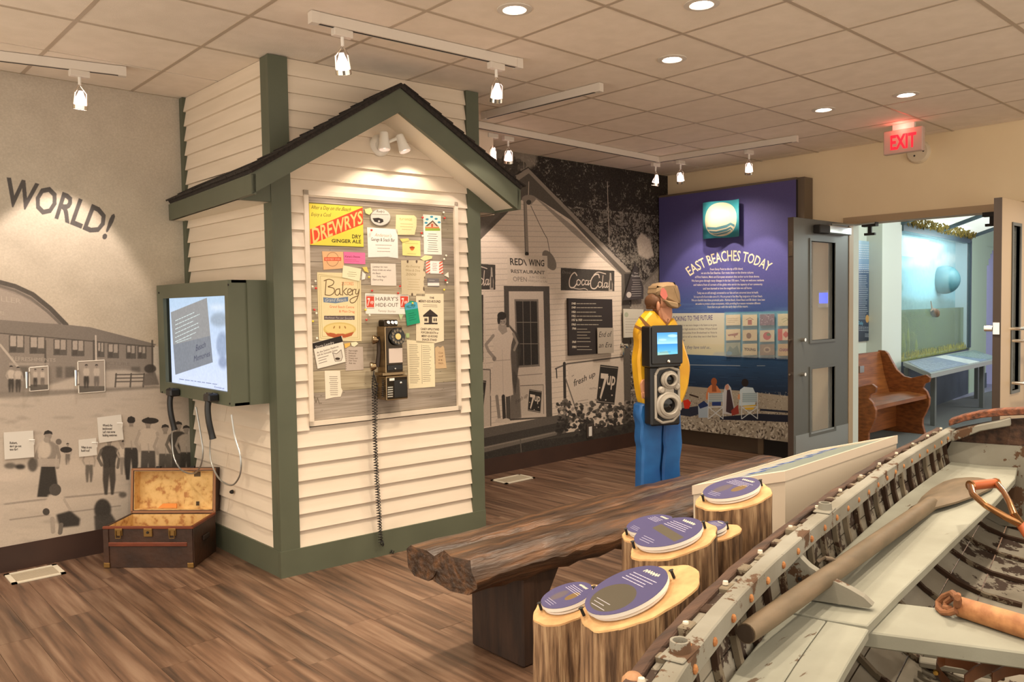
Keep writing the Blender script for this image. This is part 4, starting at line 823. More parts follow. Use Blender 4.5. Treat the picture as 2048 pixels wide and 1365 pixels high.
# ------------------------------------------------------------ touch screen box on the hut's left side
XS = 1.755; tv = thing('video_kiosk', 'green box with a glowing screen fixed to the left side of the hut', 'screen', (1.9, 4.6, .94))
y0_, y1_ = at_x(459, 690, XS)[1], at_x(317, 690, XS)[1]; zb, zt_ = .945, 1.612
sx = at_x(329, 690, XS)[1], at_x(452, 690, XS)[1]; sz = at_x(400, 776, XS)[2], at_x(400, 594, XS)[2]
g = MB(); g.box(XS, y0_, zb, XS+.02, sx[1], zt_); g.box(XS, sx[0], zb, XS+.02, y1_, zt_); g.box(XS, sx[1], zb, XS+.02, sx[0], sz[0]); g.box(XS, sx[1], sz[1], XS+.02, sx[0], zt_); g.build('front_panel', M_green, tv)
g = MB(); t_ = .015; g.box(XS+.02, y0_, zb, 1.975, y0_+t_, zt_); g.box(XS+.02, y1_-t_, zb, 1.95, y1_, zt_); g.box(XS+.02, y0_, zb, 1.975, y1_, zb+t_); g.box(XS+.02, y0_, zt_-t_, 1.975, y1_, zt_); g.build('case', M_green, tv)
MB().box(XS+.10, y0_-.012, zb, 1.972, y0_, zt_).build('hinge_strip', M_green, tv)
sp_ = right_plane(XS+.045)
A = Art(sp_, None, 500, (196, 210, 232), rect=[(-sx[0]-.01, sz[0]-.01), (-sx[1]+.01, sz[0]-.01), (-sx[1]+.01, sz[1]+.01), (-sx[0]-.01, sz[1]+.01)])
A.poly([(430, 590), (455, 590), (457, 785), (425, 785)], (176, 196, 222)); A.vgrad(590, (176, 198, 220), 790, (206, 214, 240), x=400)
for x, y, rx, ry, c_ in ((440, 640, 18, 14, (130, 140, 150)), (446, 690, 12, 26, (120, 134, 160)), (436, 615, 16, 6, (220, 226, 236)), (448, 725, 10, 12, (110, 122, 150)), (345, 640, 10, 25, (190, 206, 226))): A.ell(x, y, rx, ry, c_, .6, soft=5)
A.poly([(343, 625), (415, 596), (427, 725), (352, 750)], (142, 140, 138), .96); A.poly([(348, 690), (422, 672), (427, 725), (352, 750)], (116, 122, 132), .7)
for k in range(6): A.scrib([(352, 640+k*8.4), (404, 617+k*8.2), (404, 621+k*8.2), (352, 644+k*8.4)], 1, (214, 232, 228), .95, 1.3, k, fill=.97)
A.scrib([(355, 684), (392, 671), (392, 675), (355, 688)], 1, (214, 232, 228), .9, 1.2, 9)
A.text('Beach', [(392, 690), (412, 682), (413, 694), (393, 703)], (70, 72, 90), shear=.3); A.text('Memories', [(388, 712), (421, 700), (422, 712), (389, 724)], (70, 72, 90), shear=.3)
A.scrib([(360, 756), (452, 769), (452, 774), (360, 761)], 1, (90, 96, 130), .9, 1.1, 12, fill=.98); A.text('Continue', [(430, 772), (450, 775), (450, 779), (430, 776)], (90, 96, 130))
A.noise(.04, 5, 2)
o = A.board('screen', .004, tv, emit=.95)
for x, y in ((318, 586), (457, 570), (325, 785), (460, 808)):
    q = at_x(x, y, XS); MB().lathe([(.006, 0), (.005, .004), (0, .005)], 8, q, (-1, 0, 0)).build('screw', M_dark, tv)
for i, (x, yt) in enumerate(((346, 781), (422, 791))):
    q = at_x(x, yt, XS-.03); hr = thing('telephone_handset', ('black listening handset hanging at the far end under the screen box', 'black listening handset hanging at the near end under the screen box')[i], 'handset', tuple(q), 'listening handsets under the screen box')
    MB().box(q[0]-.03, q[1]-.04, q[2]-.035, q[0]+.03, q[1]+.04, q[2]+.01).build('cradle', M_black, hr, bevel=.008)
    MB().tube(smooth([q+np.array([0, .01, .01]), q+np.array([-.02, 0, -.06]), q+np.array([-.02, -.01, -.14]), q+np.array([-.005, -.02, -.235])], 4), [.026, .024, .022, .021]+[.020]*8+[.023], 12, flat=.8).build('grip', M_black, hr, smooth=True)
    e1 = q+np.array([-.005, -.02, -.235])
    P = [at_x(*p, XS-.02+.0*j) for j, p in enumerate((((345, 850), (344, 880), (348, 915), (362, 940), (385, 948), (400, 935), (406, 905), (400, 860), (392, 815)), ((422, 862), (420, 900), (424, 930), (440, 960), (464, 971), (480, 950), (481, 915), (470, 875), (463, 830)))[i])]
    MB().tube(smooth(P), .0045, 7).build('steel_cable', M_steel, hr, smooth=True)
q = at_x(466, 984, SP.w(.6, 0, 0)[0]-.03); MB().lathe([(.012, 0), (.012, .01), (.006, .02), (0, .02)], 10, q, (-1, 0, 0)).build('lock_knob', M_dark, hut)
# ============================================================ murals on the back wall
LX0, LX1 = at_y(-60, 600, YM)[0], 1.985
MP = back_plane(YM-.006)
A = Art(MP, None, 460, (214, 203, 186), rect=[(LX0, .145), (LX1, .145), (LX1, CH-.002), (LX0, CH-.002)])
A.vgrad(150, (198, 186, 170), 470, (212, 202, 184), x=150); A.vgrad(470, (212, 202, 184), 700, (206, 190, 166), x=150)
A.noise(.05, 3, 1); A.noise(.04, 40, 2)
TXT = (96, 92, 90)
cx0, cy0, rad_ = 0, 0, 0
# WORLD! falls away to the right along a gentle arc
P0 = np.array([8., 417.]); P3 = np.array([214., 485.])
def wf(a, b):
    x = 9+a*203; base = 411+ (a**1.45)*68; sl = math.atan2(1.45*max(a, .02)**.45*68, 203)*.92; h = 58-4*a
    return (x+b*h*math.sin(sl)*.95, base-b*h*math.cos(sl))
A.text('WORLD!', None, TXT, fn=wf, bold=.022)
sep = lambda v: (v, int(v*.93), int(v*.85))
# dance hall with the arched roof
A.poly([(-60, 558), (0, 566), (30, 572), (70, 590), (105, 618), (135, 650), (180, 655), (312, 690), (306, 694), (305, 775), (-60, 795)], sep(158))
A.poly([(-60, 578), (0, 578), (45, 594), (85, 618), (118, 648), (-60, 640)], sep(176)); 
A.line([(-20, 562), (0, 565), (30, 573), (65, 589), (100, 617), (132, 650)], 9, sep(96)); A.line([(-20, 569), (0, 573), (30, 582), (62, 598), (95, 624), (120, 648)], 5, sep(126))
A.text('CILLER', [(-18, 588), (42, 598), (42, 608), (-18, 600)], sep(205), al=.6); A.text('RS', [(0, 622), (8, 622), (8, 630), (0, 630)], sep(205), al=.6)
A.poly([(-60, 634), (0, 640), (140, 651), (180, 655), (312, 689), (306, 694), (0, 667), (-60, 660)], sep(138)); A.line([(-60, 661), (0, 667), (150, 680), (308, 694)], 2.2, sep(96))
A.poly([(0, 669), (305, 695), (305, 770), (0, 790)], sep(150), .8)
for x0, y0, x1, y1 in ((19, 672, 47, 704), (60, 675, 89, 706), (108, 680, 132, 709), (144, 682, 167, 711), (195, 686, 207, 713), (216, 689, 236, 715), (253, 692, 270, 716), (276, 694, 291, 716)):
    A.rect(x0-1.5, y0-1.5, x1+1.5, y1+2, sep(100), .9); m = (x0+x1)/2; A.rect(x0+1, y0, m-1, y1-11, sep(186)); A.rect(m+1, y0, x1-1, y1-9, sep(180)); A.rect(x0+1, y1-9, m-1, y1, sep(92))
for x in (90, 187, 304): A.line([(x, 682), (x+1, 772)], 3.5, sep(96), .9)
A.line([(191, 672), (193, 772)], 3, sep(212)); A.text('REFRESHMENTS', [(22, 713), (111, 717), (111, 724), (22, 722)], sep(200), al=.75); A.text('PICTURE', [(205, 722), (260, 726), (260, 732), (205, 729)], sep(130), al=.7)
A.line([(0, 690), (42, 742)], 4, sep(200)); 
for x0, x1 in ((112, 124), (130, 150), (38, 56), (262, 280)): A.rect(x0, 734, x1, 756, sep(98), .7, soft=2)
A.rect(18, 726, 98, 731, sep(180), .7)
# sand
A.poly([(-60, 790), (40, 786), (120, 764), (190, 742), (250, 740), (310, 752), (400, 750), (400, 1100), (-60, 1200)], sep(200), 1, soft=3)
A.poly([(-60, 785), (60, 783), (310, 772), (330, 776), (60, 794), (-60, 798)], sep(128), .7, soft=2)
for k in range(160):
    r = rnd.random; x, y = r()*400-30, 790+r()*300; A.ell(x, y, 5+22*r(), 1.5+3*r(), sep(150+int(r()*70)), .35, soft=2, n=8)
for y0, y1, v in ((905, 945, 226), (965, 1000, 224), (1030, 1060, 214)): A.poly([(-50, y0+34), (150, y0+16), (380, y0), (380, y1), (160, y1+12), (-50, y1+30)], sep(v), .35, soft=9)
A.line([(0, 1010), (80, 1000), (240, 985)], 4, sep(130), .5); A.line([(20, 1040), (240, 1012)], 3, sep(130), .5)
for k in (750, 757, 764): A.line([(231, k), (288, k-1)], 2.6, sep(104), .9)
for x in (232, 262, 288): A.line([(x, 748), (x-2, 774)], 3, sep(96), .9)
A.ell(300, 738, 12, 9, sep(74), .9, soft=1); A.poly([(284, 772), (290, 748), (310, 744), (318, 770)], sep(120), .9, soft=1)
def figure(A, x, y, h, top=200, low=70, hair=60, w=.30, soft=1, skirt=False):
    A.poly([(x-h*.03, y-h*.87), (x+h*.03, y-h*.87), (x+h*.035, y-h*.80), (x-h*.035, y-h*.80)], sep(150))
    A.poly([(x-h*.06, y-h*.83), (x-h*w*.42, y-h*.79), (x-h*w*.50, y-h*.70), (x-h*w*.38, y-h*.60), (x-h*w*.32, y-h*.46), (x+h*w*.32, y-h*.46), (x+h*w*.38, y-h*.60), (x+h*w*.50, y-h*.70), (x+h*w*.42, y-h*.79), (x+h*.06, y-h*.83)], sep(top), .95, soft=soft)
    k = .56 if skirt else .40
    A.poly([(x-h*w*.34, y-h*.50), (x+h*w*.34, y-h*.50), (x+h*w*k, y-h*.04), (x-h*w*k, y-h*.04)] if skirt else [(x-h*w*.34, y-h*.50), (x+h*w*.34, y-h*.50), (x+h*w*.36, y-h*.25), (x+h*w*.24, y), (x+h*.03, y), (x, y-h*.34), (x-h*.03, y), (x-h*w*.26, y), (x-h*w*.36, y-h*.25)], sep(low), .95, soft=soft)
    A.line([(x-h*w*.44, y-h*.76), (x-h*w*.62, y-h*.62), (x-h*w*.42, y-h*.50)], h*.045, sep((top+150)//2), .9); A.line([(x+h*w*.44, y-h*.76), (x+h*w*.56, y-h*.62), (x+h*w*.48, y-h*.46)], h*.045, sep((top+150)//2), .9)
    A.ell(x, y-h*.92, h*.052, h*.066, sep(158), 1, soft=0); A.poly([(x-h*.065, y-h*.925), (x-h*.05, y-h*.975), (x, y-h*.995), (x+h*.055, y-h*.97), (x+h*.062, y-h*.93), (x+h*.03, y-h*.945), (x-h*.03, y-h*.94)], sep(hair)); A.line([(x+h*.0, y-h*.60), (x+h*.01, y-h*.48)], h*.02, sep(int(top*.85)), .6)
for a_ in ((22, 785, 54, 210, 70), (36, 785, 52, 206, 74), (170, 774, 44, 206, 72), (192, 774, 46, 210, 130), (74, 778, 40, 190, 90)): figure(A, *a_)
figure(A, 96, 1000, 140, 150, 56, 58, .28, skirt=True); A.ell(88, 900, 14, 18, sep(214), 1, soft=2); A.ell(93, 880, 6, 6, sep(170)); A.poly([(75, 918), (118, 918), (119, 934), (74, 934)], sep(190), .9)
for a_ in ((135, 930, 44, 206, 120), (178, 965, 70, 206, 110), (218, 990, 118, 66, 74), (247, 950, 70, 214, 150), (262, 960, 128, 196, 60), (296, 970, 136, 210, 86), (330, 968, 120, 200, 96), (356, 968, 126, 70, 76), (372, 960, 110, 190, 70)): figure(A, *a_)
A.ell(300, 842, 17, 6, sep(58)); A.ell(262, 842, 8, 5, sep(58)); A.ell(132, 900, 12, 6, sep(60)); A.ell(117, 884, 6, 6, sep(120))
A.poly([(88, 1020), (96, 990), (120, 985), (140, 1010), (142, 1040), (104, 1036)], sep(210), .95, soft=2); A.ell(110, 980, 12, 12, sep(90), 1); A.ell(92, 1024, 7, 7, sep(80)); A.poly([(112, 1030), (140, 1022), (160, 1038), (158, 1052), (120, 1056)], sep(58), .95, soft=2)
A.line([(104, 1038), (106, 1064)], 8, sep(176)); A.line([(122, 1050), (120, 1066)], 8, sep(120)); A.line([(128, 1000), (140, 1020)], 5, sep(190))
A.ell(205, 1020, 17, 22, sep(62), .95, soft=2); A.poly([(188, 1032), (222, 1028), (236, 1050), (190, 1062)], sep(76), .95, soft=2)
for x, y, rx, ry, v in ((14, 955, 26, 9, 216), (40, 950, 16, 7, 214), (150, 930, 14, 14, 210), (20, 932, 12, 6, 110), (0, 1020, 8, 30, 206), (65, 930, 10, 14, 90), (40, 934, 10, 5, 50), (245, 990, 8, 6, 100)): A.ell(x, y, rx, ry, sep(v), .9, soft=2)
A.noise(.035, 2, 9)
o = A.board('beach_mural', .004, None, rough=.7); tag(o, 'sepia beach crowd wall mural with the word WORLD! left of the hut', 'mural')
# lift-up panels in the mural
def lift(q, label):
    B_ = Art(MP.off(.018), q, 460, sep(176)); k = 0
    x0, y0 = q[0]; x1, y1 = q[2]; B_.rect(x0-2, y1-10, x1+2, y1+3, sep(110)); 
    for i in range(2): figure(B_, x0+(x1-x0)*(.32+.38*i), y1-6, (y1-y0)*.82, 208, 70+50*i)
    t = thing('lift_panel', label, 'panel', tuple(MP.at(*q[3])), 'lift-up picture panels in the beach mural')
    B_.board('picture', .004, t, lift=-.01); pl = MP.off(.010); ab = [pl.ab(*p) for p in q]; g = MB()
    for (a, b), (c, d) in zip(ab, ab[1:]+ab[:1]): g.tube([pl.w(a, b), pl.w(c, d)], .004, 4)
    g.build('clear_edge', mat('clear_edge', (216, 208, 194), .3), t)
    hx = ab[0][0]-.02; hz = (ab[0][1]+ab[3][1])/2; MB().tube([pl.w(ab[0][0], hz+.04), pl.w(hx, hz+.045, .02), pl.w(hx, hz-.045, .02), pl.w(ab[0][0], hz-.04)], .006, 6).build('pull_handle', M_chrome, t)
lift([(59, 736), (96, 733), (97, 780), (60, 783)], 'smaller lift-up picture panel in the beach mural, nearer the frame edge')
lift([(156, 724), (209, 721), (210, 783), (158, 787)], 'larger lift-up picture panel in the beach mural showing a couple')
def wcard(q, lines, tq, label):
    B_ = Art(MP.off(.02), q, 500, (232, 226, 214)); 
    for i, (t, w_) in enumerate(lines): B_.text(t, [(tq[0], tq[1]+i*6.6), (tq[0]+w_, tq[1]+i*6.5), (tq[0]+w_, tq[1]+4.6+i*6.5), (tq[0], tq[1]+4.8+i*6.6)], (50, 44, 40), bold=.02)
    t = thing('speech_card', label, 'card', tuple(MP.at(*q[3])), 'white speech cards on the beach mural'); B_.board('face', .006, t, lift=-.012)
    x1 = q[1][0]; y = (q[1][1]+q[2][1])/2-8; pl = MP.off(.016); MB().tube([pl.at(x1-9, y), pl.at(x1+1, y-1)+pl.N*.012, pl.at(x1+1, y+9)], .003, 6).build('pull_tab', M_whitem, t)
wcard([(8, 866), (67, 862), (69, 915), (10, 920)], [('Robert,', 15), ("don't go out", 23), ('too far!', 16)], (20, 884), "white card reading Robert, don't go out too far!")
wcard([(158, 881), (193, 877), (195, 911), (159, 915)], [("What do you", 21), ("look'n at?", 17)], (163, 893), "small white card reading What do you look'n at?")
wcard([(195, 836), (243, 830), (248, 880), (199, 887)], [("Where's the", 19), ('bathhouse?', 19), ("Let's rent some", 25), ('bathing costumes.', 29)], (206, 849), "white card reading Where's the bathhouse?")
# ------------------------------------------------------------ restaurant mural
RX0 = 3.36
A = Art(MP, None, 400, (64, 56, 50), rect=[(RX0, .145), (XR-.01, .145), (XR-.01, CH-.002), (RX0, CH-.002)])
rs = np.random.RandomState(11)
def rn(sc, seed, sx=1):
    t = Art.__new__(Art); t.h, t.w = A.h, A.w; t.a = np.zeros((A.h, A.w, 3), np.float32); t.noise(1, sc, seed, sx); return t.a[..., 0]
n1 = rn(4, 1)*1.1+rn(10, 2)*.8+rn(40, 3)*.7
yy = np.linspace(0, 1, A.h)[:, None]; xx = np.linspace(0, 1, A.w)[None]
lite = np.clip((n1-.02-.22*(yy > .84)+.75*np.clip(xx-.42, 0, .35)*(yy < .84))*2.2, 0, 1)[..., None]
A.a = A.a*(1-lite)+np.array([.66, .62, .57])*lite; A.a *= (.80+.5*rn(3, 5))[..., None]
A.poly([(985, 290), (1075, 296), (1072, 330), (1040, 350), (1005, 345), (985, 320)], sep(170), .75, soft=6)
for k in range(70): A.ell(985+60*rnd.random(), 318+40*rnd.random(), 3+5*rnd.random(), 3+6*rnd.random(), sep(56+int(40*rnd.random())), .8, n=8)
A.line([(1046, 296), (1047, 338)], 2, sep(150)); A.line([(1214, 364), (1218, 490)], 2, sep(190)); A.poly([(1272, 480), (1282, 465), (1300, 480), (1308, 512), (1294, 520), (1276, 510)], sep(215), .85, soft=3)
W1 = sep(222)
A.poly([(930, 470), (1017, 372), (1056, 346), (1075, 376), (1245, 540), (1250, 860), (930, 900)], W1)
for k in range(46): # siding shadows
    y = 372+k*11.2; x0 = 940; x1 = 1248 if y > 545 else 1064+(y-372)*1.06
    if x1 > 1066: A.line([(x0, y-.5), (x1, y+(x1-x0)*(.05-(y-372)*.00042))], .8, sep(150), .75)
A.poly([(1010, 366), (1056, 338), (1062, 342), (1272, 560), (1243, 550), (1140, 440), (1066, 392), (1052, 392), (1020, 420), (960, 480), (930, 520), (930, 440)], sep(94), 1)
A.poly([(1014, 362), (1056, 337), (1270, 553), (1264, 558), (1057, 347), (1018, 374)], sep(152), 1); A.line([(1012, 360), (1056, 335), (1274, 554)], 1.6, sep(50))
A.poly([(1056, 394), (1068, 392), (1150, 456), (1240, 546), (1244, 552), (1140, 462), (1072, 398), (1062, 410)], sep(120), .6)
A.poly([(930, 440), (1000, 392), (1024, 404), (950, 478), (930, 500)], sep(110), .85, soft=2)
A.poly([(1262, 545), (1258, 600), (1262, 860), (1246, 862), (1242, 545)], sep(96))
A.poly([(1270, 590), (1320, 530), (1337, 512), (1337, 560), (1290, 600), (1337, 600), (1337, 700), (1262, 720), (1262, 600)], sep(150), .8); A.line([(1285, 570), (1336, 515)], 5, sep(110))
for k in range(12): A.line([(1262, 690+k*13), (1278, 688+k*13)], 3, sep(190 if k % 2 else 120))
# lamp post, shade, sign boards
A.line([(1050, 400), (1054, 510)], 8, sep(150)); A.line([(1047, 400), (1050, 505)], 2, sep(92)); A.line([(1057, 364), (1056, 400)], 2, sep(200)); A.ell(1057, 398, 14, 8, sep(148)); A.ell(1057, 405, 5, 5, sep(80)); A.ell(1053, 508, 4, 4, sep(50))
A.line([(1061, 412), (1078, 448), (1087, 466), (1094, 478), (1099, 505)], 1.4, sep(84)); A.ell(1098, 521, 11, 22, sep(128), rot=-.5)
A.poly([(1014, 510), (1094, 512), (1095, 572), (1014, 571)], sep(214), .9)
A.text('RED', [(1019, 516), (1046, 517), (1046, 531), (1020, 530)], sep(56), bold=.015); A.text('WING', [(1057, 518), (1088, 520), (1088, 533), (1057, 532)], sep(56), bold=.015); A.line([(1047, 520), (1052, 531)], 2.2, sep(50))
A.text('RESTAURANT', [(1021, 539), (1089, 542), (1089, 549), (1022, 546)], sep(70), bold=.01); A.text('OPEN', [(1025, 553), (1053, 554), (1053, 564), (1026, 563)], sep(130)); A.text('SUN TO SUN', [(1058, 552), (1090, 554), (1090, 558), (1058, 557)], sep(150)); A.text('WEEKDAYS & SUN', [(1055, 559), (1093, 562), (1093, 566), (1055, 564)], sep(150))
def coke(x0, y0, x1, y1, dy):
    A.poly([(x0, y0), (x1, y0+dy), (x1, y1+dy*.3), (x0, y1)], sep(70)); c_ = sep(218); w_ = x1-x0; h_ = y1-y0; X = lambda a, b: (x0+a*w_, y0+b*h_+dy*a)
    st = lambda P, wd: strokes(A, [[X(a, b) for a, b in P]], wd, c_)
    st([(.30, .30), (.26, .18), (.20, .30), (.16, .55), (.17, .82), (.24, .84), (.30, .66)], 2.6); st([(.33, .48), (.30, .56), (.31, .72), (.35, .70), (.37, .56), (.33, .48)], 1.9); st([(.44, .50), (.41, .48), (.39, .62), (.41, .72), (.45, .64)], 1.9)
    st([(.50, .50), (.46, .52), (.46, .68), (.50, .66), (.52, .50), (.51, .70), (.54, .62)], 1.9); st([(.54, .50), (.56, .50)], 1.6)
    st([(.72, .34), (.70, .20), (.62, .26), (.56, .52), (.57, .80), (.64, .84), (.70, .68)], 2.6); st([(.62, .22), (.70, .10), (.84, .16)], 1.8); st([(.73, .52), (.70, .60), (.71, .76), (.75, .74), (.77, .60), (.73, .52)], 1.9); st([(.79, .24), (.78, .50), (.78, .78), (.80, .72)], 1.9); st([(.86, .56), (.82, .58), (.82, .76), (.85, .72), (.87, .56), (.86, .76), (.89, .70)], 1.9)
    st([(.18, .84), (.34, .90), (.44, .86), (.50, .92)], 1.4); A.poly([X(.915, .10), X(.94, .10), X(.95, .40), X(.97, .6), X(.965, .95), X(.895, .95), X(.89, .6), X(.91, .4)], sep(196), .8); A.rect(x0+.92*w_, y0+.5*h_+3, x0+.955*w_, y0+.9*h_+3, sep(60), .8)
coke(1121, 536, 1228, 581, 6); A.text('Drink', [(1123, 541), (1142, 543), (1142, 549), (1124, 547)], sep(130), shear=.3)
coke(886, 524, 990, 578, 6)
# door, window and the waitress
A.poly([(1007, 572), (1098, 573), (1104, 836), (1012, 842)], sep(84)); A.poly([(1017, 583), (1086, 583), (1092, 834), (1020, 838)], sep(206)); A.poly([(1028, 599), (1076, 599), (1079, 733), (1033, 736)], sep(126)); A.poly([(1031, 603), (1073, 603), (1076, 729), (1036, 732)], sep(52))
for x in (1045, 1060): A.line([(x, 603), (x+2, 730)], 1.2, sep(150))
for y in (645, 688): A.line([(1032, y), (1075, y)], 1.2, sep(150))
A.line([(1032, 752), (1084, 748)], 1.5, sep(140)); A.poly([(1040, 772), (1086, 770), (1087, 828), (1044, 832)], sep(198)); A.line([(1040, 772), (1086, 770), (1087, 828)], 1.2, sep(90))
def seven(x0, y0, x1, y1, lean):
    P = lambda a, b: (x0+(x1-x0)*a+(0 if b < 0 else -lean*b), y0+(y1-y0)*b+a*4)
    A.poly([P(0, 0), P(1, 0), P(1, 1), P(0, 1)], sep(50)); A.line([P(.03, .04), P(.97, .04)], 1, sep(200)); A.line([P(.03, .96), P(.97, .96)], 1, sep(200))
    A.text('7', [P(.08, .2), P(.50, .2), P(.40, .86), P(.14, .86)], sep(222), bold=.03); A.text('up', [P(.46, .26), P(.92, .26), P(.92, .62), P(.46, .62)], sep(222), bold=.02, full=True)
    A.ell(*P(.82, .76), .045*(x1-x0), .045*(x1-x0), sep(215)); A.ell(*P(.5, .9), .04*(x1-x0), .04*(x1-x0), sep(215)); A.ell(*P(.1, .6), .04*(x1-x0), .04*(x1-x0), sep(215))
seven(1058, 779, 1083, 822, 3); A.text('fresh up', [(1030, 800), (1054, 786), (1055, 796), (1031, 812)], sep(100), shear=.2, full=True)
A.poly([(940, 590), (966, 590), (966, 725), (940, 728)], sep(60)); A.line([(968, 585), (970, 738)], 4, sep(214)); A.poly([(940, 738), (980, 740), (981, 852), (940, 860)], sep(200)); A.line([(940, 738), (980, 740), (981, 852)], 2, sep(90)); seven(940, 758, 972, 830, 8)
A.poly([(1018, 650), (1036, 670), (1042, 700), (1036, 740), (1030, 790), (1024, 760), (1020, 700)], sep(70), .8, soft=1)
A.poly([(1026, 740), (1038, 760), (1042, 836), (1016, 842), (1020, 800)], sep(74), .7, soft=2)
A.poly([(994, 655), (1018, 655), (1028, 668), (1022, 690), (1020, 716), (1026, 790), (1014, 794), (980, 792), (984, 740), (988, 712), (986, 690), (982, 676)], sep(216))
A.line([(986, 672), (971, 690), (976, 702), (988, 716)], 7, sep(160)); A.line([(1026, 668), (1034, 686), (1028, 700)], 6, sep(156)); A.ell(988, 718, 4, 5, sep(140))
A.poly([(996, 650), (1012, 650), (1014, 664), (1004, 670), (996, 660)], sep(166)); A.ell(1004, 642, 8, 12, sep(160)); A.ell(1003, 632, 9, 8, sep(56)); A.ell(997, 640, 3, 9, sep(56)); A.line([(1001, 644), (1003, 644)], 1, sep(60)); A.line([(1007, 644), (1009, 644)], 1, sep(60)); A.line([(1002, 650), (1008, 650)], 1.2, sep(214))
A.line([(1004, 700), (1006, 790)], 1, sep(180)); A.line([(990, 722), (1020, 720)], 1.4, sep(170))
A.line([(993, 794), (998, 838)], 8, sep(140)); A.line([(1006, 794), (1008, 836)], 9, sep(60)); A.ell(999, 842, 9, 5, sep(206)); A.ell(1012, 842, 8, 5, sep(210))
A.poly([(1248, 548), (1263, 548), (1262, 600), (1250, 600)], sep(60))
# fence, big 7up board, steps and leaves
A.poly([(1134, 728), (1246, 713), (1248, 812), (1140, 832)], sep(212)); A.line([(1110, 738), (1134, 728), (1246, 714)], 3, sep(104)); A.line([(1128, 728), (1130, 850)], 8, sep(60)); A.line([(1112, 738), (1113, 756)], 3, sep(60)); A.line([(1130, 756), (1165, 860)], 3, sep(110))
A.text('fresh up', [(1146, 760), (1190, 742), (1190, 756), (1148, 778)], sep(80), shear=.15, full=True, bold=.01); A.text('"', [(1143, 752), (1147, 750), (1147, 756), (1143, 758)], sep(90)); A.text('WITH', [(1178, 776), (1192, 775), (1192, 779), (1178, 780)], sep(120)); A.scrib([(1155, 800), (1180, 796), (1180, 808), (1155, 812)], 2, sep(120), .8, 1, 4)
seven(1200, 730, 1236, 806, 8)
A.poly([(940, 862), (1130, 828), (1132, 845), (940, 884)], sep(98)); A.poly([(940, 882), (1132, 843), (1132, 860), (940, 902)], sep(66)); A.poly([(940, 900), (1132, 858), (1132, 868), (940, 915)], sep(112)); A.poly([(940, 912), (1132, 866), (1337, 835), (1337, 900), (940, 975)], sep(54), .9)
A.line([(945, 925), (1120, 893)], 3, sep(110)); A.line([(958, 898), (1126, 862)], 2.4, sep(140)); A.line([(1040, 880), (1042, 905)], 3, sep(100))
for k in range(420):
    x = 1112+220*rnd.random(); t = rnd.random(); y = 800+abs(math.sin(x*.05))*10+65*t; v = rnd.choice((46, 54, 70, 96, 150)) if t < .6 else rnd.choice((46, 54, 64)); A.ell(x, y, 2+3*rnd.random(), 2+4*rnd.random(), sep(v), .85, rot=rnd.random()*3, n=7)
A.noise(.05, 2, 3)
o = A.board('restaurant_mural', .004, None, rough=.75); tag(o, 'sepia wall mural of a gabled restaurant with a waitress on its porch', 'mural')
# raised boards on the mural
q = [(1138, 597), (1226, 599), (1228, 706), (1140, 712)]
B_ = Art(MP.off(.04), q, 900, (54, 48, 46))
for i, y in enumerate((608, 616, 625, 633, 641, 650)): B_.text(('1948', '1949', '1950', '1952', '1957 & 1959', '1961')[i], [(1145, y-3), (1153 if i != 4 else 1166, y-3), (1153 if i != 4 else 1166, y+1.5), (1145, y+1.5)], (232, 222, 200), bold=.03); B_.scrib([(1155 if i != 4 else 1168, y-2), (1214, y-2), (1214, y+1.5), (1155 if i != 4 else 1168, y+1.5)], 1, (190, 180, 162), .9, 1.5, i)
for i, y in enumerate((659, 665, 671, 677)): B_.scrib([(1156, y-2), (1186, y-2), (1186, y+1.5), (1156, y+1.5)], 1, (190, 180, 162), .9, 1.3, i)
B_.text('1966', [(1146, 655), (1154, 655), (1154, 659.5), (1146, 659.5)], (232, 222, 200), bold=.03); B_.text('1969', [(1146, 682), (1154, 682), (1154, 686.5), (1146, 686.5)], (232, 222, 200), bold=.03); B_.text('1981', [(1146, 692), (1154, 692), (1154, 696.5), (1146, 696.5)], (232, 222, 200), bold=.03)
for y in (684, 694, 700): B_.scrib([(1156, y-2), (1190, y-2), (1190, y+1.5), (1156, y+1.5)], 1, (190, 180, 162), .9, 1.3, y)
hb = thing('history_board', 'black history board with dates and an End of an Era label on the restaurant mural', 'sign', tuple(MP.at(1140, 712)))
B_.board('panel', .02, hb, lift=-.03)
C_ = Art(MP.off(.05), [(1195, 656), (1227, 656), (1228, 706), (1196, 708)], 900, (178, 166, 150)); C_.text('End of', [(1198, 664), (1224, 663), (1224, 674), (1198, 675)], (60, 54, 50), shear=.3, full=True); C_.text('an Era', [(1198, 686), (1224, 685), (1224, 695), (1198, 696)], (60, 54, 50), shear=.3, full=True)
C_.board('label', .006, hb, lift=-.008)
q = [(1274, 526), (1290, 575), (1290, 598), (1251, 601)]
B_ = Art(MP.off(.06), q, 800, (66, 60, 58)); B_.text('The', [(1271, 545), (1279, 545), (1279, 548), (1271, 548)], (230, 224, 214)); B_.text('Tradition', [(1266, 550), (1284, 550), (1284, 554), (1266, 554)], (230, 224, 214)); B_.scrib([(1266, 558), (1286, 558), (1290, 594), (1262, 595)], 8, (190, 184, 176), .8, 1, 3, center=True); B_.ell(1261, 590, 5, 6, (190, 180, 170))
o = B_.board('triangular_sign', .01, None, lift=-.03); tag(o, 'dark triangular sign standing proud of the mural beside the figure', 'sign')
B_ = Art(MP.off(.06), [(1250, 618), (1290, 619), (1290, 674), (1251, 676)], 800, (206, 200, 184)); B_.ell(1256, 630, 4, 5, (170, 174, 150)); B_.scrib([(1254, 636), (1288, 636), (1288, 668), (1254, 668)], 6, (140, 130, 120), .8, .8, 9)
o = B_.board('map_panel', .01, None, lift=-.03); tag(o, 'pale square map panel under the triangular sign on the mural', 'sign')
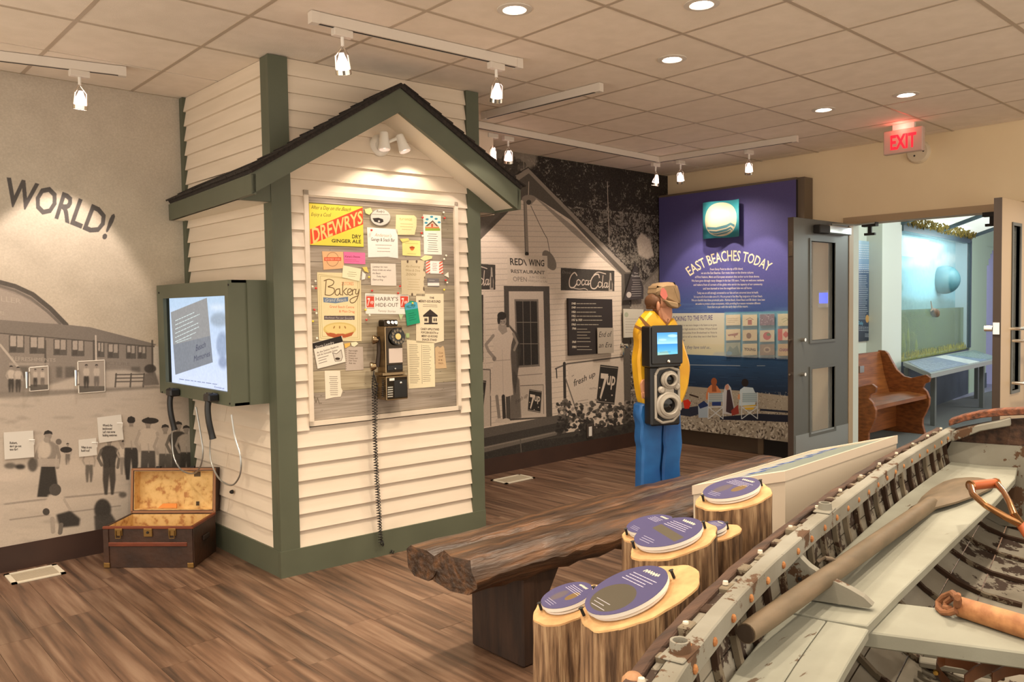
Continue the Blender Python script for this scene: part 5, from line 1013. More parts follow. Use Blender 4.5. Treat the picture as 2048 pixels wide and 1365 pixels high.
q = MP.at(1243, 692); kn = thing('lever_catch', 'small steel knob fixed on the restaurant mural', 'knob', tuple(q)); MB().lathe([(.03, 0), (.03, .008), (.012, .012), (.012, .04), (.026, .05), (.022, .07), (0, .074)], 14, q, (0, -1, 0)).build('knob', M_chrome, kn, smooth=True); MB().box(q[0]-.012, YM-.03, q[2]-.09, q[0]+.012, YM-.006, q[2]-.02).build('keeper', M_chrome, kn)
q = MP.at(1178, 862); ot = thing('wall_outlet', 'white electrical outlet low on the restaurant mural', 'outlet', tuple(q)); MB().box(q[0]-.045, YM-.02, q[2]-.065, q[0]+.045, YM-.006, q[2]+.065).build('plate', mat('outlet_dark', (70, 62, 56), .5), ot); MB().box(q[0]-.02, YM-.026, q[2]-.05, q[0]+.02, YM-.02, q[2]+.04).build('socket', M_whitem, ot)
# ------------------------------------------------------------ East Beaches panel
PX = 6.85; EP = right_plane(PX)
q = [(1325.5, 396), (1599, 359), (1592, 882), (1343, 857)]
ab = [EP.ab(*p) for p in q]; ya, yb2 = -YM+.03, EP.ab(1592, 600)[0]; zt2, zb2 = 2.553, .158
A = Art(EP, None, 520, (88, 82, 138), rect=[(ya, zb2), (yb2, zb2), (yb2, zt2), (ya, zt2)])
A.vgrad(365, (90, 82, 136), 560, (88, 88, 152), x=1470); A.vgrad(560, (88, 88, 152), 626, (72, 98, 158), x=1470)
for k in range(14): A.ell(1340+250*rnd.random(), 600+26*rnd.random(), 20+30*rnd.random(), 1.5, (120, 160, 200), .25, soft=3)
A.noise(.02, 3, 1)
def arc(a, b):
    t_ = 2*a-1; x = 1380+a*157; y = 522+26*t_*t_-9*(a-.5); sl = math.atan2((104*(a-.5))*2-9, 157); h = 22-2*abs(t_)
    return (x+b*h*math.sin(sl)*.9, y-b*h*math.cos(sl))
A.text('EAST BEACHES TODAY', None, (240, 226, 190), fn=arc, bold=.012)
for i, (x0, x1, y, t) in enumerate(((1420, 1486, 539, 'From Stony Point to the tip of Elk Island,'), (1402, 1507, 546.5, 'we are the East Beaches. Our roots draw on the diverse cultures'), (1390, 1519, 554.5, 'of First Nations, Metis and European ancestors that anchor us to these shores.'), (1383, 1528, 562, 'We have gone through many changes in the last 150 years. Today we welcome residents'), (1387, 1525, 570, 'and visitors from all corners of the globe who enrich the tapestry of our community'), (1406, 1504, 577.5, 'and have learned to love the magnificent lake we call home.'),
        (1394, 1517, 586.5, 'Today we are still strongly connected to our lake and are concerned about its health.'), (1388, 1525, 594, 'It is up to all of us to take care of it. We are proud of the Blue Flag designation of Grand Beach.'), (1383, 1530, 601, 'We are thankful that three provincial parks - Patricia Beach, Grand Beach and Elk Island - have been'), (1391, 1521, 608, 'set aside to protect unique ecosystems, while providing four-season recreation different'), (1415, 1496, 614.5, 'from but on par with the early days of the resort.'))):
    A.text(t, [(x0, y-2.6), (x1, y-4.6+1), (x1, y+.7), (x0, y+2.0)], (226, 214, 200), bold=.02, al=.95)
A.vgrad(626, (214, 214, 200), 690, (222, 216, 188), x=1470); A.vgrad(690, (222, 214, 180), 716, (206, 206, 176), x=1470)
A.poly([(1449, 625), (1600, 622), (1600, 718), (1449, 714)], (110, 164, 186), 1, soft=2); A.poly([(1430, 705), (1600, 700), (1600, 718), (1420, 716)], (180, 190, 190), .6, soft=3)
A.text('LOOKING TO THE FUTURE', [(1342, 633), (1425, 630), (1425, 640), (1342, 643)], (92, 84, 130), bold=.01)
for i, t in enumerate(('We expect to see more changes in the future as we grow.', 'The senior high students at Walter Whyte School', 'in ten communities from Brokenhead to Victoria', 'were asked to tell us what they see in their future', 'and that of their communities.')): A.text(t, [(1350, 649+i*7.6), (1434-i*4*(i == 4)*4, 648+i*7.6), (1434-i*4*(i == 4)*4, 652+i*7.6), (1350, 653+i*7.6)], (120, 116, 116), bold=.01)
A.text("Here's what they have told us...", [(1340, 690), (1422, 692), (1422, 698), (1340, 698)], (90, 96, 130), shear=.3)
A.poly([(1320, 711), (1600, 717), (1600, 800), (1320, 790)], (38, 62, 92)); A.vgrad(713, (48, 84, 124), 790, (30, 44, 66), x=1470)
for k in range(90):
    x, y = 1340+255*rnd.random(), 716+70*rnd.random(); A.line([(x, y), (x+10+14*rnd.random(), y+.5)], .7, (70, 96, 130) if rnd.random() > .3 else (24, 36, 56), .5)
A.line([(1366, 730), (1480, 732)], 1.2, (190, 196, 200), .8); A.line([(1514, 732), (1530, 732)], 1.2, (190, 196, 200), .8)
A.poly([(1320, 770), (1390, 774), (1480, 782), (1600, 795), (1600, 900), (1320, 880)], (168, 158, 142), 1, soft=1)
for k in range(1300):
    x = 1345+250*rnd.random(); t = rnd.random(); y = 785+t*95; s_ = .8+2.6*max(0, t-.3); A.ell(x, y, s_*(1+rnd.random()), s_*.7, rnd.choice(((206, 198, 182), (120, 108, 96), (186, 176, 160), (66, 56, 50), (222, 214, 200))), .8, n=6, rot=rnd.random()*3)
A.poly([(1520, 818), (1600, 824), (1600, 828), (1520, 822)], (36, 40, 56)); A.poly([(1440, 834), (1520, 828), (1600, 832), (1600, 846), (1510, 842), (1440, 840)], (34, 38, 54)); A.poly([(1358, 818), (1400, 812), (1404, 828), (1380, 834), (1356, 830)], (34, 40, 60), .9)
A.poly([(1366, 802), (1376, 799), (1382, 806), (1378, 818), (1369, 818)], (220, 60, 40)); A.poly([(1396, 812), (1416, 806), (1416, 836), (1397, 836)], (170, 186, 200)); A.poly([(1396, 810), (1408, 802), (1418, 812), (1400, 818)], (40, 56, 100)); A.line([(1380, 790), (1396, 795)], 3, (60, 44, 36))
A.poly([(1412, 790), (1416, 776), (1422, 770), (1434, 772), (1442, 784), (1444, 800), (1412, 800)], (206, 130, 84)); A.ell(1428, 764, 6, 8, (150, 84, 50)); A.poly([(1424, 764), (1432, 764), (1433, 784), (1424, 784)], (150, 84, 50))
A.poly([(1446, 828), (1447, 786), (1450, 772), (1456, 768), (1462, 776), (1466, 800), (1470, 820), (1466, 830)], (196, 196, 198)); A.poly([(1452, 824), (1454, 780), (1460, 780), (1468, 820), (1462, 828)], (66, 50, 56)); A.ell(1454, 775, 4, 6, (190, 140, 120)); A.poly([(1462, 822), (1476, 810), (1478, 828), (1464, 832)], (150, 60, 50))
A.poly([(1478, 812), (1480, 780), (1488, 774), (1506, 776), (1512, 790), (1510, 812)], (196, 214, 222)); A.ell(1490, 766, 7, 8, (40, 34, 34)); A.poly([(1476, 790), (1480, 788), (1480, 800), (1475, 798)], (210, 150, 110)); A.poly([(1486, 812), (1512, 810), (1506, 820), (1492, 820)], (220, 180, 60)); A.rect(1424, 804, 1442, 812, (40, 60, 120))
for x0, x1 in ((1417, 1446), (1484, 1515)):
    A.poly([(x0, 787), (x1, 786), (x1, 804), (x0, 805)], (170, 190, 196), .85)
    for y in range(788, 806, 4): A.line([(x0, y), (x1, y)], .8, (120, 140, 150), .8)
    for p in (((x0, 786), (x0-1, 838)), ((x1, 786), (x1, 838)), ((x0, 815), (x1, 838)), ((x1, 815), (x0, 838)), ((x0, 815), (x1, 814))): A.line(list(p), 1.8, (206, 212, 214))
ep = thing('exhibit_panel', 'large blue EAST BEACHES TODAY exhibit panel standing against the right wall', 'panel', (PX, 4.4, 0))
A.board('printed_face', .006, ep, rough=.5, lift=-.006)
cb = MB(); cb.box(PX+.002, -yb2-.0, zb2, XR-.012, YM-.03, zt2-.0); cb.build('cabinet', mat('dark_cabinet', (52, 44, 40), .6), ep)
MB().box(PX+.03, -yb2-.065, 0, XR-.01, -yb2-.002, zt2+.02).build('side_post', mat('bronze_post', (104, 90, 74), .5), ep)
MB().box(PX-.004, -yb2-.004, zt2, XR-.012, YM-.03, zt2+.02).build('top_cap', mat('bronze_cap', (104, 90, 74), .5), ep)
MB().box(PX+.06, -yb2+.04, 0, XR-.012, YM-.08, zb2).build('plinth', mat('panel_plinth', (88, 74, 60), .7), ep)
MB().box(PX+.03, -yb2+.02, 0, PX+.06, -yb2+.34, zb2).build('plinth_end', M_dark, ep); MB().box(PX+.05, -yb2+.36, 0, PX+.07, -yb2+.42, zb2).build('plinth_foot', mat('plinth_foot', (120, 104, 84), .6), ep)
# wavy emblem plate
lq = [(1414, 406), (1485, 401), (1487, 474), (1417, 479)]; ab = [EP.ab(*p) for p in lq]; a0_, a1_ = (ab[0][0]+ab[3][0])/2, (ab[1][0]+ab[2][0])/2; z0_, z1_ = (ab[3][1]+ab[2][1])/2, (ab[0][1]+ab[1][1])/2
B_ = Art(EP, None, 900, (70, 168, 186), rect=[(a0_, z0_), (a1_, z0_), (a1_, z1_), (a0_, z1_)]); B_.local = True
B_.ell(.5, .5, .40, .45, (250, 236, 206), n=36)
for y, t in ((.30, .07), (.19, .055), (.11, .035)): B_.poly([(.16+(.3-y)*.6, y+.02), (.4, y-.01), (.62, y+.05), (.72, y+.10), (.84-(.3-y)*.6, y+.03), (.84-(.3-y)*.6, y-t+.03), (.72, y-t+.10), (.62, y-t+.04), (.4, y-t-.01), (.16+(.3-y)*.6, y-t+.02)], (104, 158, 176))
B_.line([(.5+.40*math.cos(t), .5+.45*math.sin(t)) for t in np.linspace(0, 2*PI, 40)], .022, (250, 238, 210))
me = bpy.data.meshes.new('emblem'); NN = 24; vs = []; fs = []; uvs = []
for i in range(NN+1):
    t = i/NN; nn = .075+.035*math.sin(t*2*PI*.95+.2)
    for zz_ in (z0_, z1_): vs.append(tuple(EP.w(a0_+(a1_-a0_)*t, zz_, nn)))
    for zz_ in (z0_, z1_): vs.append(tuple(EP.w(a0_+(a1_-a0_)*t, zz_, nn-.006)))
for i in range(NN): k = i*4; fs += [(k, k+4, k+5, k+1), (k+2, k+3, k+7, k+6), (k, k+2, k+6, k+4), (k+1, k+5, k+7, k+3)]
me.from_pydata(vs, [], fs); uv = me.uv_layers.new(name='print')
for lp in me.loops: uv.data[lp.index].uv = ((lp.vertex_index//4)/NN, (lp.vertex_index % 4) % 2)
em = thing('wave_emblem', 'turquoise wavy plate with a white circle and waves on the blue panel', 'emblem', tuple(EP.at(1450, 476)))
link('plate', me, B_.tex('emblem_print', .35), em, smooth=True); MB().box(PX-.05, -(a0_+a1_)/2-.05, z0_+.08, PX-.006, -(a0_+a1_)/2+.05, z1_-.08).build('bracket', M_dark, em)
# students' drawings in clear pockets
cols = [(1451, 1480), (1484.5, 1513.5), (1519, 1548), (1555, 1587)]
rows_ = [((630, 651), (630, 652), (629, 651), (628, 652)), ((659, 681), (660, 682), (661, 684), (658, 681)), ((686, 711), (688, 711), (689, 711), (688, 712))]
desc = [['pale pencil writing', 'a red-roofed house', 'a dark purple forest', 'faint green lines'], ['a spotted red-brown animal', 'a brown nut', 'a red and green wheel', 'a red maple leaf flag'], ['grey-green mountains', 'dark brush lettering', 'a brown oval portrait', 'the word CHANGES']]
base = [[(222, 206, 168), (226, 210, 170), (120, 92, 110), (214, 204, 162)], [(222, 202, 160), (216, 196, 156), (214, 200, 170), (206, 70, 56)], [(150, 160, 140), (214, 198, 160), (150, 130, 110), (206, 176, 130)]]
for r in range(3):
    for c_ in range(4):
        x0, x1 = cols[c_]; y0, y1 = rows_[r][c_]; B_ = Art(EP.off(.02), [(x0, y0+.5), (x1, y0-.5), (x1, y1-.5), (x0, y1+.5)], 700, base[r][c_]); B_.noise(.08, 3, r*4+c_)
        m = (x0+x1)/2; my = (y0+y1)/2
        k = r*4+c_
        if k == 0: B_.scrib([(x0+3, y0+6), (x1-3, y0+6), (x1-3, y1-4), (x0+3, y1-4)], 3, (150, 130, 100), .8, .8, 1)
        if k == 1: B_.rect(m-4, my-1, m+4, y1-2, (170, 80, 60)); B_.line([(m-7, my-1), (m, my-5), (m+7, my-1)], 1, (120, 70, 50))
        if k == 2:
            for j in range(60): B_.ell(x0+(x1-x0)*rnd.random(), y0+(y1-y0)*rnd.random(), 1, 1.4, rnd.choice(((200, 180, 190), (70, 50, 60), (150, 110, 130))), .7, n=6)
        if k == 3: B_.line([(m-8, my), (m, my-4), (m+9, my+3)], .8, (130, 150, 100)); B_.line([(m-6, my+5), (m+3, my), (m+8, my+6)], .8, (130, 150, 100))
        if k == 4: B_.poly([(x0+3, my), (x1-4, my-4), (x1-6, my+1), (m+4, my+2), (m+4, my+7), (m+1, my+2), (m-6, my+2), (x0+6, my+3)], (150, 90, 70))
        if k == 5: B_.ell(m-2, my+1, 5, 6, (130, 90, 60))
        if k == 6: B_.ell(m, my, 8, 8, (190, 80, 80)); B_.ell(m+3, my-3, 4, 3, (90, 120, 80))
        if k == 7: B_.rect(x0+9, y0, x1-9, y1, (224, 200, 170)); B_.ell(m, my, 5, 5, (200, 70, 56)); B_.poly([(m-6, my), (m, my-7), (m+6, my), (m, my+7)], (200, 70, 56))
        if k == 8: B_.poly([(x0, y1), (x0+8, y0+6), (m, my), (x1-6, y0+5), (x1, y1)], (110, 130, 120)); B_.ell(m-8, y1-4, 6, 4, (110, 150, 170))
        if k == 9: B_.text('YOUNG', [(x0+3, my-4), (x1-3, my-2), (x1-3, my+3), (x0+3, my+2)], (80, 60, 44), bold=.04)
        if k == 10: B_.ell(m, my, 7, 6, (200, 180, 150)); B_.ell(m, my, 4, 3, (110, 80, 66))
        if k == 11: B_.text('CHANGES', [(x0+3, my-3), (x1-3, my-3), (x1-3, my+3), (x0+3, my+3)], (130, 60, 80), bold=.04)
        o = B_.board('student_drawing', .002, None, lift=-.008); tag(o, 'student drawing card showing %s in the rack on the blue panel' % desc[r][c_], 'drawing', "students' drawings on the blue panel")
for c_ in range(4):
    x0, x1 = cols[c_]; pl = EP.off(.026); a, b = pl.ab(x0-1.5, 670), pl.ab(x1+1.5, 670); z_0, z_1 = pl.ab(1500, 716)[1], pl.ab(1500, 627)[1]
    MB().obox(pl.w(a[0], z_0), pl.U*(b[0]-a[0]), pl.N*.003, (0, 0, z_1-z_0)).build('clear_pocket', mat('acrylic', (230, 240, 245), .05, alpha=.10), ep)
# ============================================================ ceiling fittings
M_track = mat('track_white', (214, 204, 192), .5)
for k, (x, y) in enumerate(DOWN):
    d = thing('downlight', ('recessed ceiling downlight nearest the top of the frame, over the hut porch side', 'recessed ceiling downlight at the very top edge, right of the first', 'recessed ceiling downlight in the middle of the ceiling', 'recessed ceiling downlight far back, left of the exit sign', 'recessed ceiling downlight just above the exit sign')[k], 'downlight', (x, y, CH), 'recessed downlights')
    MB().lathe([(.080, 0), (.080, -.004), (.055, -.007), (.052, -.001)], 28, (x, y, CH), (0, 0, 1), cap=False).build('trim_ring', M_track, d, smooth=True); MB().lathe([(.0, -.002), (.044, -.002), (.044, -.006), (.0, -.009)], 24, (x, y, CH-.001), (0, 0, 1), cap=False).build('lens', mat('downlight_lens', (255, 250, 245), .3, emit=(255, 244, 236), estr=7), d)
def track(p0, p1, label):
    p0, p1 = np.array(p0), np.array(p1); d = nrm(p1-p0); s_ = np.cross(d, (0, 0, 1))*.018; t = thing('light_track', label, 'track', tuple(p0), 'ceiling light tracks')
    MB().obox(p0-s_-np.array([0, 0, .03]), p1-p0, 2*s_, (0, 0, .048)).build('rail', M_track, t); MB().obox(p0-s_*.35-np.array([0, 0, .0312]), p1-p0, .7*s_, (0, 0, .002)).build('slot', M_dark, t)
    for p in (p0-d*.03, p1-d*.01): MB().obox(p-s_*1.15-np.array([0, 0, .034]), d*.04, 2.3*s_, (0, 0, .052)).build('end_cap', M_track, t)
ZT = CH-.02
tk = lambda x, y, z=ZT-.02: tuple(at_z(x, y, z))
def xy(p): return (p[0], p[1], ZT)
T = lambda x, y: xy(at_z(x, y, ZT-.01))
track(T(632, 38), T(1033, 128), 'white light track over the hut porch'); track(T(-120, 100), T(240, 144), 'white light track at the left edge of the frame'); track(T(1195, 177), T(972, 232), 'bare white light track running back behind the hut gable')
tc = T(1313, 320); track(T(940, 248), tc, 'long white light track along the restaurant mural'); track((tc[0]+.03, tc[1], ZT), T(1588, 279), 'white light track along the blue exhibit panel')
def spotlamp(px, py, tgt, label, power=28, size=42, drop=.17, dpt=None, lampc=(1, .82, .70)):
    b = np.array(T(px, py)); t = thing('track_spotlight', label, 'spotlight', tuple(b), 'track spotlights'); b[2] = ZT-.03
    tg = np.array(tgt, float); h0 = b+np.array([0, 0, -drop]); ax = nrm(tg-h0); ax = nrm(ax+np.array([0, 0, -.6]))
    dx = nrm(np.cross(ax, (0, 0, 1)))
    MB().box(b[0]-.05, b[1]-.018, b[2]-.034, b[0]+.05, b[1]+.018, b[2]).build('adapter', M_track, t, bevel=.003)
    MB().tube([b+np.array([0, 0, -.03]), b+np.array([0, 0, -.075])], .008, 8).build('stem', M_whitem, t)
    MB().tube([b+np.array([0, 0, -.075]), h0-ax*.05+dx*.03, h0+ax*.01+dx*.034], .0045, 6).build('yoke', M_chrome, t); MB().tube([b+np.array([0, 0, -.075]), h0-ax*.05-dx*.03, h0+ax*.01-dx*.034], .0045, 6).build('yoke', M_chrome, t)
    MB().lathe([(.010, -.062), (.014, -.05), (.022, -.03), (.030, .0), (.033, .022), (.0, .024)], 18, h0, ax).build('glass_reflector', M_lampred, t, smooth=True)
    MB().lathe([(.033, .012), (.037, .014), (.037, .034), (.033, .036)], 20, h0, ax, cap=False).build('rim', M_chrome, t)
    MB().lathe([(.0, .026), (.030, .0262), (.0, .028)], 16, h0, ax).build('bulb', M_lamp, t)
    if power: spot(tuple(h0+ax*.06), tgt, power, size, .35, lampc, .02)
    return h0
spotlamp(684, 51, (2.35, 3.7, 1.9), 'track spotlight over the hut roof, first on its track', 16, 60)
spotlamp(992, 119, (3.3, 4.0, 1.6), 'track spotlight at the end of the track over the hut gable', 15, 50)
spotlamp(158, 134, (1.2, YM, 1.25), 'track spotlight in front of the beach mural', 34, 62)
spotlamp(1016, 268, (4.6, YM, 1.3), 'track spotlight close beside the hut in front of the restaurant mural', 30, 60)
spotlamp(984, 262, (4.0, YM, 1.0), 'track spotlight half hidden by the hut edge', 26, 60)
spotlamp(1311, 322, (6.0, YM, 1.0), 'track spotlight at the corner of the long track, its left one', 26, 60)
spotlamp(1361, 317, (PX, 4.75, 1.5), 'track spotlight just right of the track corner', 28, 46)
spotlamp(1498, 296, (PX, 4.1, 1.5), 'track spotlight above the middle of the blue panel', 28, 46)
for tx in (.1, -1.0): spot((tx, 4.75, 2.6), (tx+.45, YM, 1.3), 30, 60, .35, (1, .82, .70), .02)
# exit sign
ex = 6.42; q = [at_x(x, y, ex) for x, y in ((1766, 262), (1845, 254), (1845, 302), (1767, 309))]; yL, yR = (q[0][1]+q[3][1])/2, (q[1][1]+q[2][1])/2; zb_, zt3 = (q[2][2]+q[3][2])/2, min((q[0][2]+q[1][2])/2, CH-.03)
es = thing('exit_sign', 'white illuminated EXIT sign with red letters under the ceiling', 'sign', (ex, (yL+yR)/2, zb_))
MB().box(ex, yR, zb_, ex+.05, yL, zt3).build('housing', mat('exit_housing', (196, 170, 158), .5), es, bevel=.006); MB().box(ex+.01, (yL+yR)/2-.08, zt3-.002, ex+.04, (yL+yR)/2+.08, CH).build('ceiling_mount', M_whitem, es)
v, tr = glyphs('EXIT', .03); Wd = v[:, 0].max(); xp = right_plane(ex); me = bpy.data.meshes.new('letters'); aa0, aa1 = -yL+.055, -yR-.045; bb0, bb1 = zb_+.035, zt3-.035
me.from_pydata([tuple(xp.w(aa0+(aa1-aa0)*p[0]/Wd, bb0+(bb1-bb0)*p[1]/CAP, .002)) for p in v], [], [tuple(t) for t in tr]); link('letters', me, mat('exit_red', (230, 40, 56), .4, emit=(235, 24, 44), estr=1.0), es)
point((ex-.04, (yL+yR)/2, zt3+.0), .7, (1, .15, .12), .05)
q = at_x(1838, 305, XR); al = thing('wall_sensor', 'round white alarm sounder on the wall behind the exit sign', 'alarm', tuple(q)); MB().lathe([(.095, 0), (.095, .02), (.08, .04), (.0, .045)], 26, q, (-1, 0, 0)).build('body', mat('alarm_cream', (222, 206, 180), .5), al, smooth=True)
for dz, dy in ((.03, -.03), (-.03, .02), (.0, -.05)): MB().lathe([(.008, .043), (.006, .048), (0, .048)], 8, q+np.array([0, dy, dz]), (-1, 0, 0)).build('hole', M_dark, al)
# floor vents
def vent(P, label):
    P = [np.array(at_z(x, y, 0)) for x, y in P]; t = thing('floor_vent', label, 'vent', tuple(P[0]), 'floor vents'); x0, x1 = min(p[0] for p in P), max(p[0] for p in P); y0, y1 = (P[0][1]+P[3][1])/2, (P[1][1]+P[2][1])/2
    x0, x1 = (P[0][0]+P[1][0])/2, (P[2][0]+P[3][0])/2; y0, y1 = min(P[0][1], P[3][1]), max(P[1][1], P[2][1])
    g = MB(); w_ = .025
    for b_ in ((x0, y0, x1, y0+w_), (x0, y1-w_, x1, y1), (x0, y0, x0+w_, y1), (x1-w_, y0, x1, y1)): g.box(b_[0], b_[1], .001, b_[2], b_[3], .007)
    g.build('rim', M_grating, t); g = MB(); n = 7
    for k in range(n): a = y0+w_+(y1-y0-2*w_)*k/n; g.box(x0+w_, a, .0012, x1-w_, a+(y1-y0-2*w_)/n-.003, .004)
    g.build('louvres', mat('vent_louvre', (172, 160, 138), .6), t)
vent([(30, 1170), (2, 1153), (112, 1133), (133, 1146)], 'cream floor vent in the boards under the beach mural')
vent([(1010, 970), (985, 962), (1040, 950), (1068, 957)], 'cream floor vent in the boards in front of the restaurant mural')
# ============================================================ open trunk in the corner
M_trk = mat('trunk_hide', (66, 40, 24), .5, c2=(44, 26, 16), scale=7, bump=.25, bscale=30); M_slat = mat('trunk_slat', (122, 56, 26), .45, c2=(96, 42, 20), scale=8, stretch=(1, 1, 6))
M_pap = mat('trunk_paper', (222, 186, 124), .85, c2=(176, 124, 74), c3=(214, 176, 112), scale=26, lo=.40, hi=.66); M_brs = mat('old_brass', (142, 110, 62), .4, .8)
F0 = np.array([1.325, 4.925, 0]); dx_ = nrm((.707, -.707, 0)); dy_ = np.array([.707, .707, 0]); LT, DT, HT = .515, .31, .235
tk_ = thing('trunk', 'old brown wooden trunk with its papered lid open, in the corner by the hut', 'trunk', tuple(F0))
def TB(x0, y0, z0, x1, y1, z1, name, m, bev=0): return MB().obox(F0+dx_*x0+dy_*y0+np.array([0, 0, z0]), dx_*(x1-x0), dy_*(y1-y0), (0, 0, z1-z0)).build(name, m, tk_, bevel=bev)
w_ = .014
TB(0, 0, .002, LT, w_, HT, 'side_board', M_trk); TB(0, DT-w_, .002, LT, DT, HT, 'side_board', M_trk); TB(0, w_, .002, w_, DT-w_, HT, 'side_board', M_trk); TB(LT-w_, w_, .002, LT, DT-w_, HT, 'side_board', M_trk); TB(w_, w_, .002, LT-w_, DT-w_, .016, 'bottom', M_trk)
for b_ in ((w_, w_, .016, LT-w_, w_+.003, HT-.004), (w_, DT-w_-.003, .016, LT-w_, DT-w_, HT-.004), (w_, w_, .016, w_+.003, DT-w_, HT-.004), (LT-w_-.003, w_, .016, LT-w_, DT-w_, HT-.004), (w_, w_, .016, LT-w_, DT-w_, .02)): TB(*b_, 'lining', M_pap)
TB(.03, -.010, .125, LT-.03, 0, .148, 'slat', M_slat, .003); TB(-.004, -.005, HT-.012, LT+.004, .012, HT+.003, 'edge_strip', M_slat, .002); TB(LT-.012, -.004, HT-.012, LT+.005, DT, HT+.003, 'edge_strip', M_slat, .002)
for x in (.0, LT-.03): TB(x, -.006, .002, x+.03, 0, HT-.012, 'corner_strip', M_trk); TB(x-.003, -.008, .002, x+.033, .0, .03, 'corner_cap', M_brs, .002)
TB(LT, 0, .002, LT+.006, .03, HT-.012, 'corner_strip', M_trk); TB(LT, .12, .12, LT+.012, .20, .15, 'leather_handle', mat('worn_leather', (38, 26, 20), .6), .004)
for x in (.09, .40):
    TB(x-.022, -.008, HT-.05, x+.022, -.001, HT-.008, 'latch_plate', M_brs, .002); MB().tube([F0+dx_*(x+.014*c_)+dy_*-.012+np.array([0, 0, z]) for c_, z in ((-1, HT-.02), (-1, HT-.062), (1, HT-.062), (1, HT-.02))], .003, 6).build('latch_loop', M_brs, tk_)
TB(.235, -.008, HT-.055, .285, -.001, HT-.008, 'lock_plate', M_brs, .002); q = F0+dx_*.26+dy_*-.009+np.array([0, 0, HT-.03]); MB().lathe([(.008, 0), (.006, .006), (0, .006)], 10, q, -dy_).build('keyhole', M_dark, tk_)
# lid leaning back
Lp = F0+dy_*(DT-.004)+np.array([0, 0, HT+.004]); lu = nrm(dy_*.10+np.array([0, 0, 1])); ln = np.cross(dx_, lu); ln = ln if ln@dy_ < 0 else -ln; LH, LD = .262, .085
def LB(x0, h0, n0, x1, h1, n1, name, m): return MB().obox(Lp+dx_*x0+lu*h0+ln*n0, dx_*(x1-x0), lu*(h1-h0), ln*(n1-n0)).build(name, m, tk_)
LB(0, 0, -LD, LT, LH, -LD+w_, 'lid_back', M_trk)
for b_ in ((0, 0, -LD+w_, LT, w_, 0), (0, LH-w_, -LD+w_, LT, LH, 0), (0, w_, -LD+w_, w_, LH-w_, 0), (LT-w_, w_, -LD+w_, LT, LH-w_, 0)): LB(*b_, 'lid_side', M_trk)
LB(w_, w_, -LD+w_, LT-w_, LH-w_, -LD+w_+.003, 'lid_lining', M_pap)
for b_ in ((w_, w_, -LD+w_, w_+.003, LH-w_, -.003), (LT-w_-.003, w_, -LD+w_, LT-w_, LH-w_, -.003), (w_, LH-w_-.003, -LD+w_, LT-w_, LH-w_, -.003), (w_, w_, -LD+w_, LT-w_, w_+.003, -.003)): LB(*b_, 'lid_lining', M_pap)
LB(LT*.60, LH*.02, -LD+w_, LT*.985, LH*.95, -.035, 'lid_tray', M_pap)
for b_ in ((0, -.003, -.006, LT, .010, .003), (0, LH-.010, -.006, LT, LH+.003, .003), (-.003, 0, -.006, .010, LH, .003), (LT-.010, 0, -.006, LT+.003, LH, .003)): LB(*b_, 'lid_edge', mat('lid_edge_wood', (150, 104, 70), .6))
for x in (.15, .36): LB(x, LH, -.02, x+.025, LH+.014, -.0, 'lid_catch', M_dark)
LB(.37, .16+.05, -.034, .41, .16+.08, -.0335, 'paper_patch', mat('dark_patch', (88, 72, 48), .8)); LB(.385, .035, -.034, .405, .06, -.0335, 'paper_patch', mat('dark_patch_2', (70, 54, 34), .8))
P_ = Lp+dx_*.15+ln*-.04+lu*.022
o = MB().prism([P_, P_+dx_*.115, P_+dx_*.115+lu*.026, P_+dx_*.03+lu*.026], ln*.010).build('envelope', mat('orange_card', (226, 142, 66), .7)); tag(o, 'orange card standing in the open lid of the trunk', 'card')
# ============================================================ painted wooden photographer figure
GF = Plane((3.72, 2.93, 0), (.90, -.43, 0))
M_yel = mat('yellow_paint', (226, 176, 34), .45, c2=(206, 150, 26), scale=6, bump=.2, bscale=10); M_blue = mat('blue_paint', (32, 96, 160), .5, c2=(22, 74, 136), scale=6, bump=.2, bscale=10); M_skin = mat('skin_paint', (196, 142, 108), .6, c2=(180, 122, 92), scale=8); M_cap = mat('cap_cloth', (150, 124, 92), .85, c2=(134, 108, 78), scale=14); M_hair = mat('hair_paint', (92, 58, 32), .7)
fg = thing('wooden_figure', 'painted wooden cut-out man in yellow shirt, blue trousers and tan cap behind the bench', 'statue', (3.72, 2.93, 0))
def FPz(pts, n0, n1, name, m, par=fg, bev=.006, smooth=True):
    pl = GF.off(n0); a = [pl.w(*pl.ab(*p)) for p in pts]; return MB().prism(a, GF.N*(n1-n0)).build(name, m, par, smooth, bev)
def GZ(x, z, n=0): return GF.w(GF.ab(x, 800)[0], z, n)
lw = [GF.ab(*p) for p in ((1275, 806), (1273.6, 840), (1276, 879), (1278, 921), (1277, 969))]; 
def leg(px, foot, name):
    ab = [GF.ab(*p) for p in px]; ab2 = ab[:foot[0]]+foot[1]+ab[foot[0]:]
    MB().prism([GF.w(a, b, -.05) for a, b in ab2], GF.N*.10).build(name, M_blue, fg, True, .012)
aL_ = GF.ab(1278, 921)[0]; aR_ = GF.ab(1316, 921)[0]
leg([(1274, 806), (1271, 830), (1276, 850), (1274, 879), (1278, 895), (1277, 921), (1276, 969), (1316, 958), (1314, 935), (1317, 900), (1318, 863), (1322, 806)], (7, [(aL_-.01, .04), (aL_, 0), (aR_+.02, 0), (aR_+.0, .06)]), 'trouser_leg')
aL_ = GF.ab(1319, 921)[0]; aR_ = GF.ab(1354, 921)[0]
leg([(1320, 806), (1321, 856), (1319, 880), (1322, 895), (1318, 927), (1317, 957), (1354, 945), (1353, 921), (1358, 888), (1354, 830), (1356, 800)], (6, [(aL_, .05), (aL_+.0, 0), (aR_+.02, 0), (aR_+.0, .06)]), 'trouser_leg')
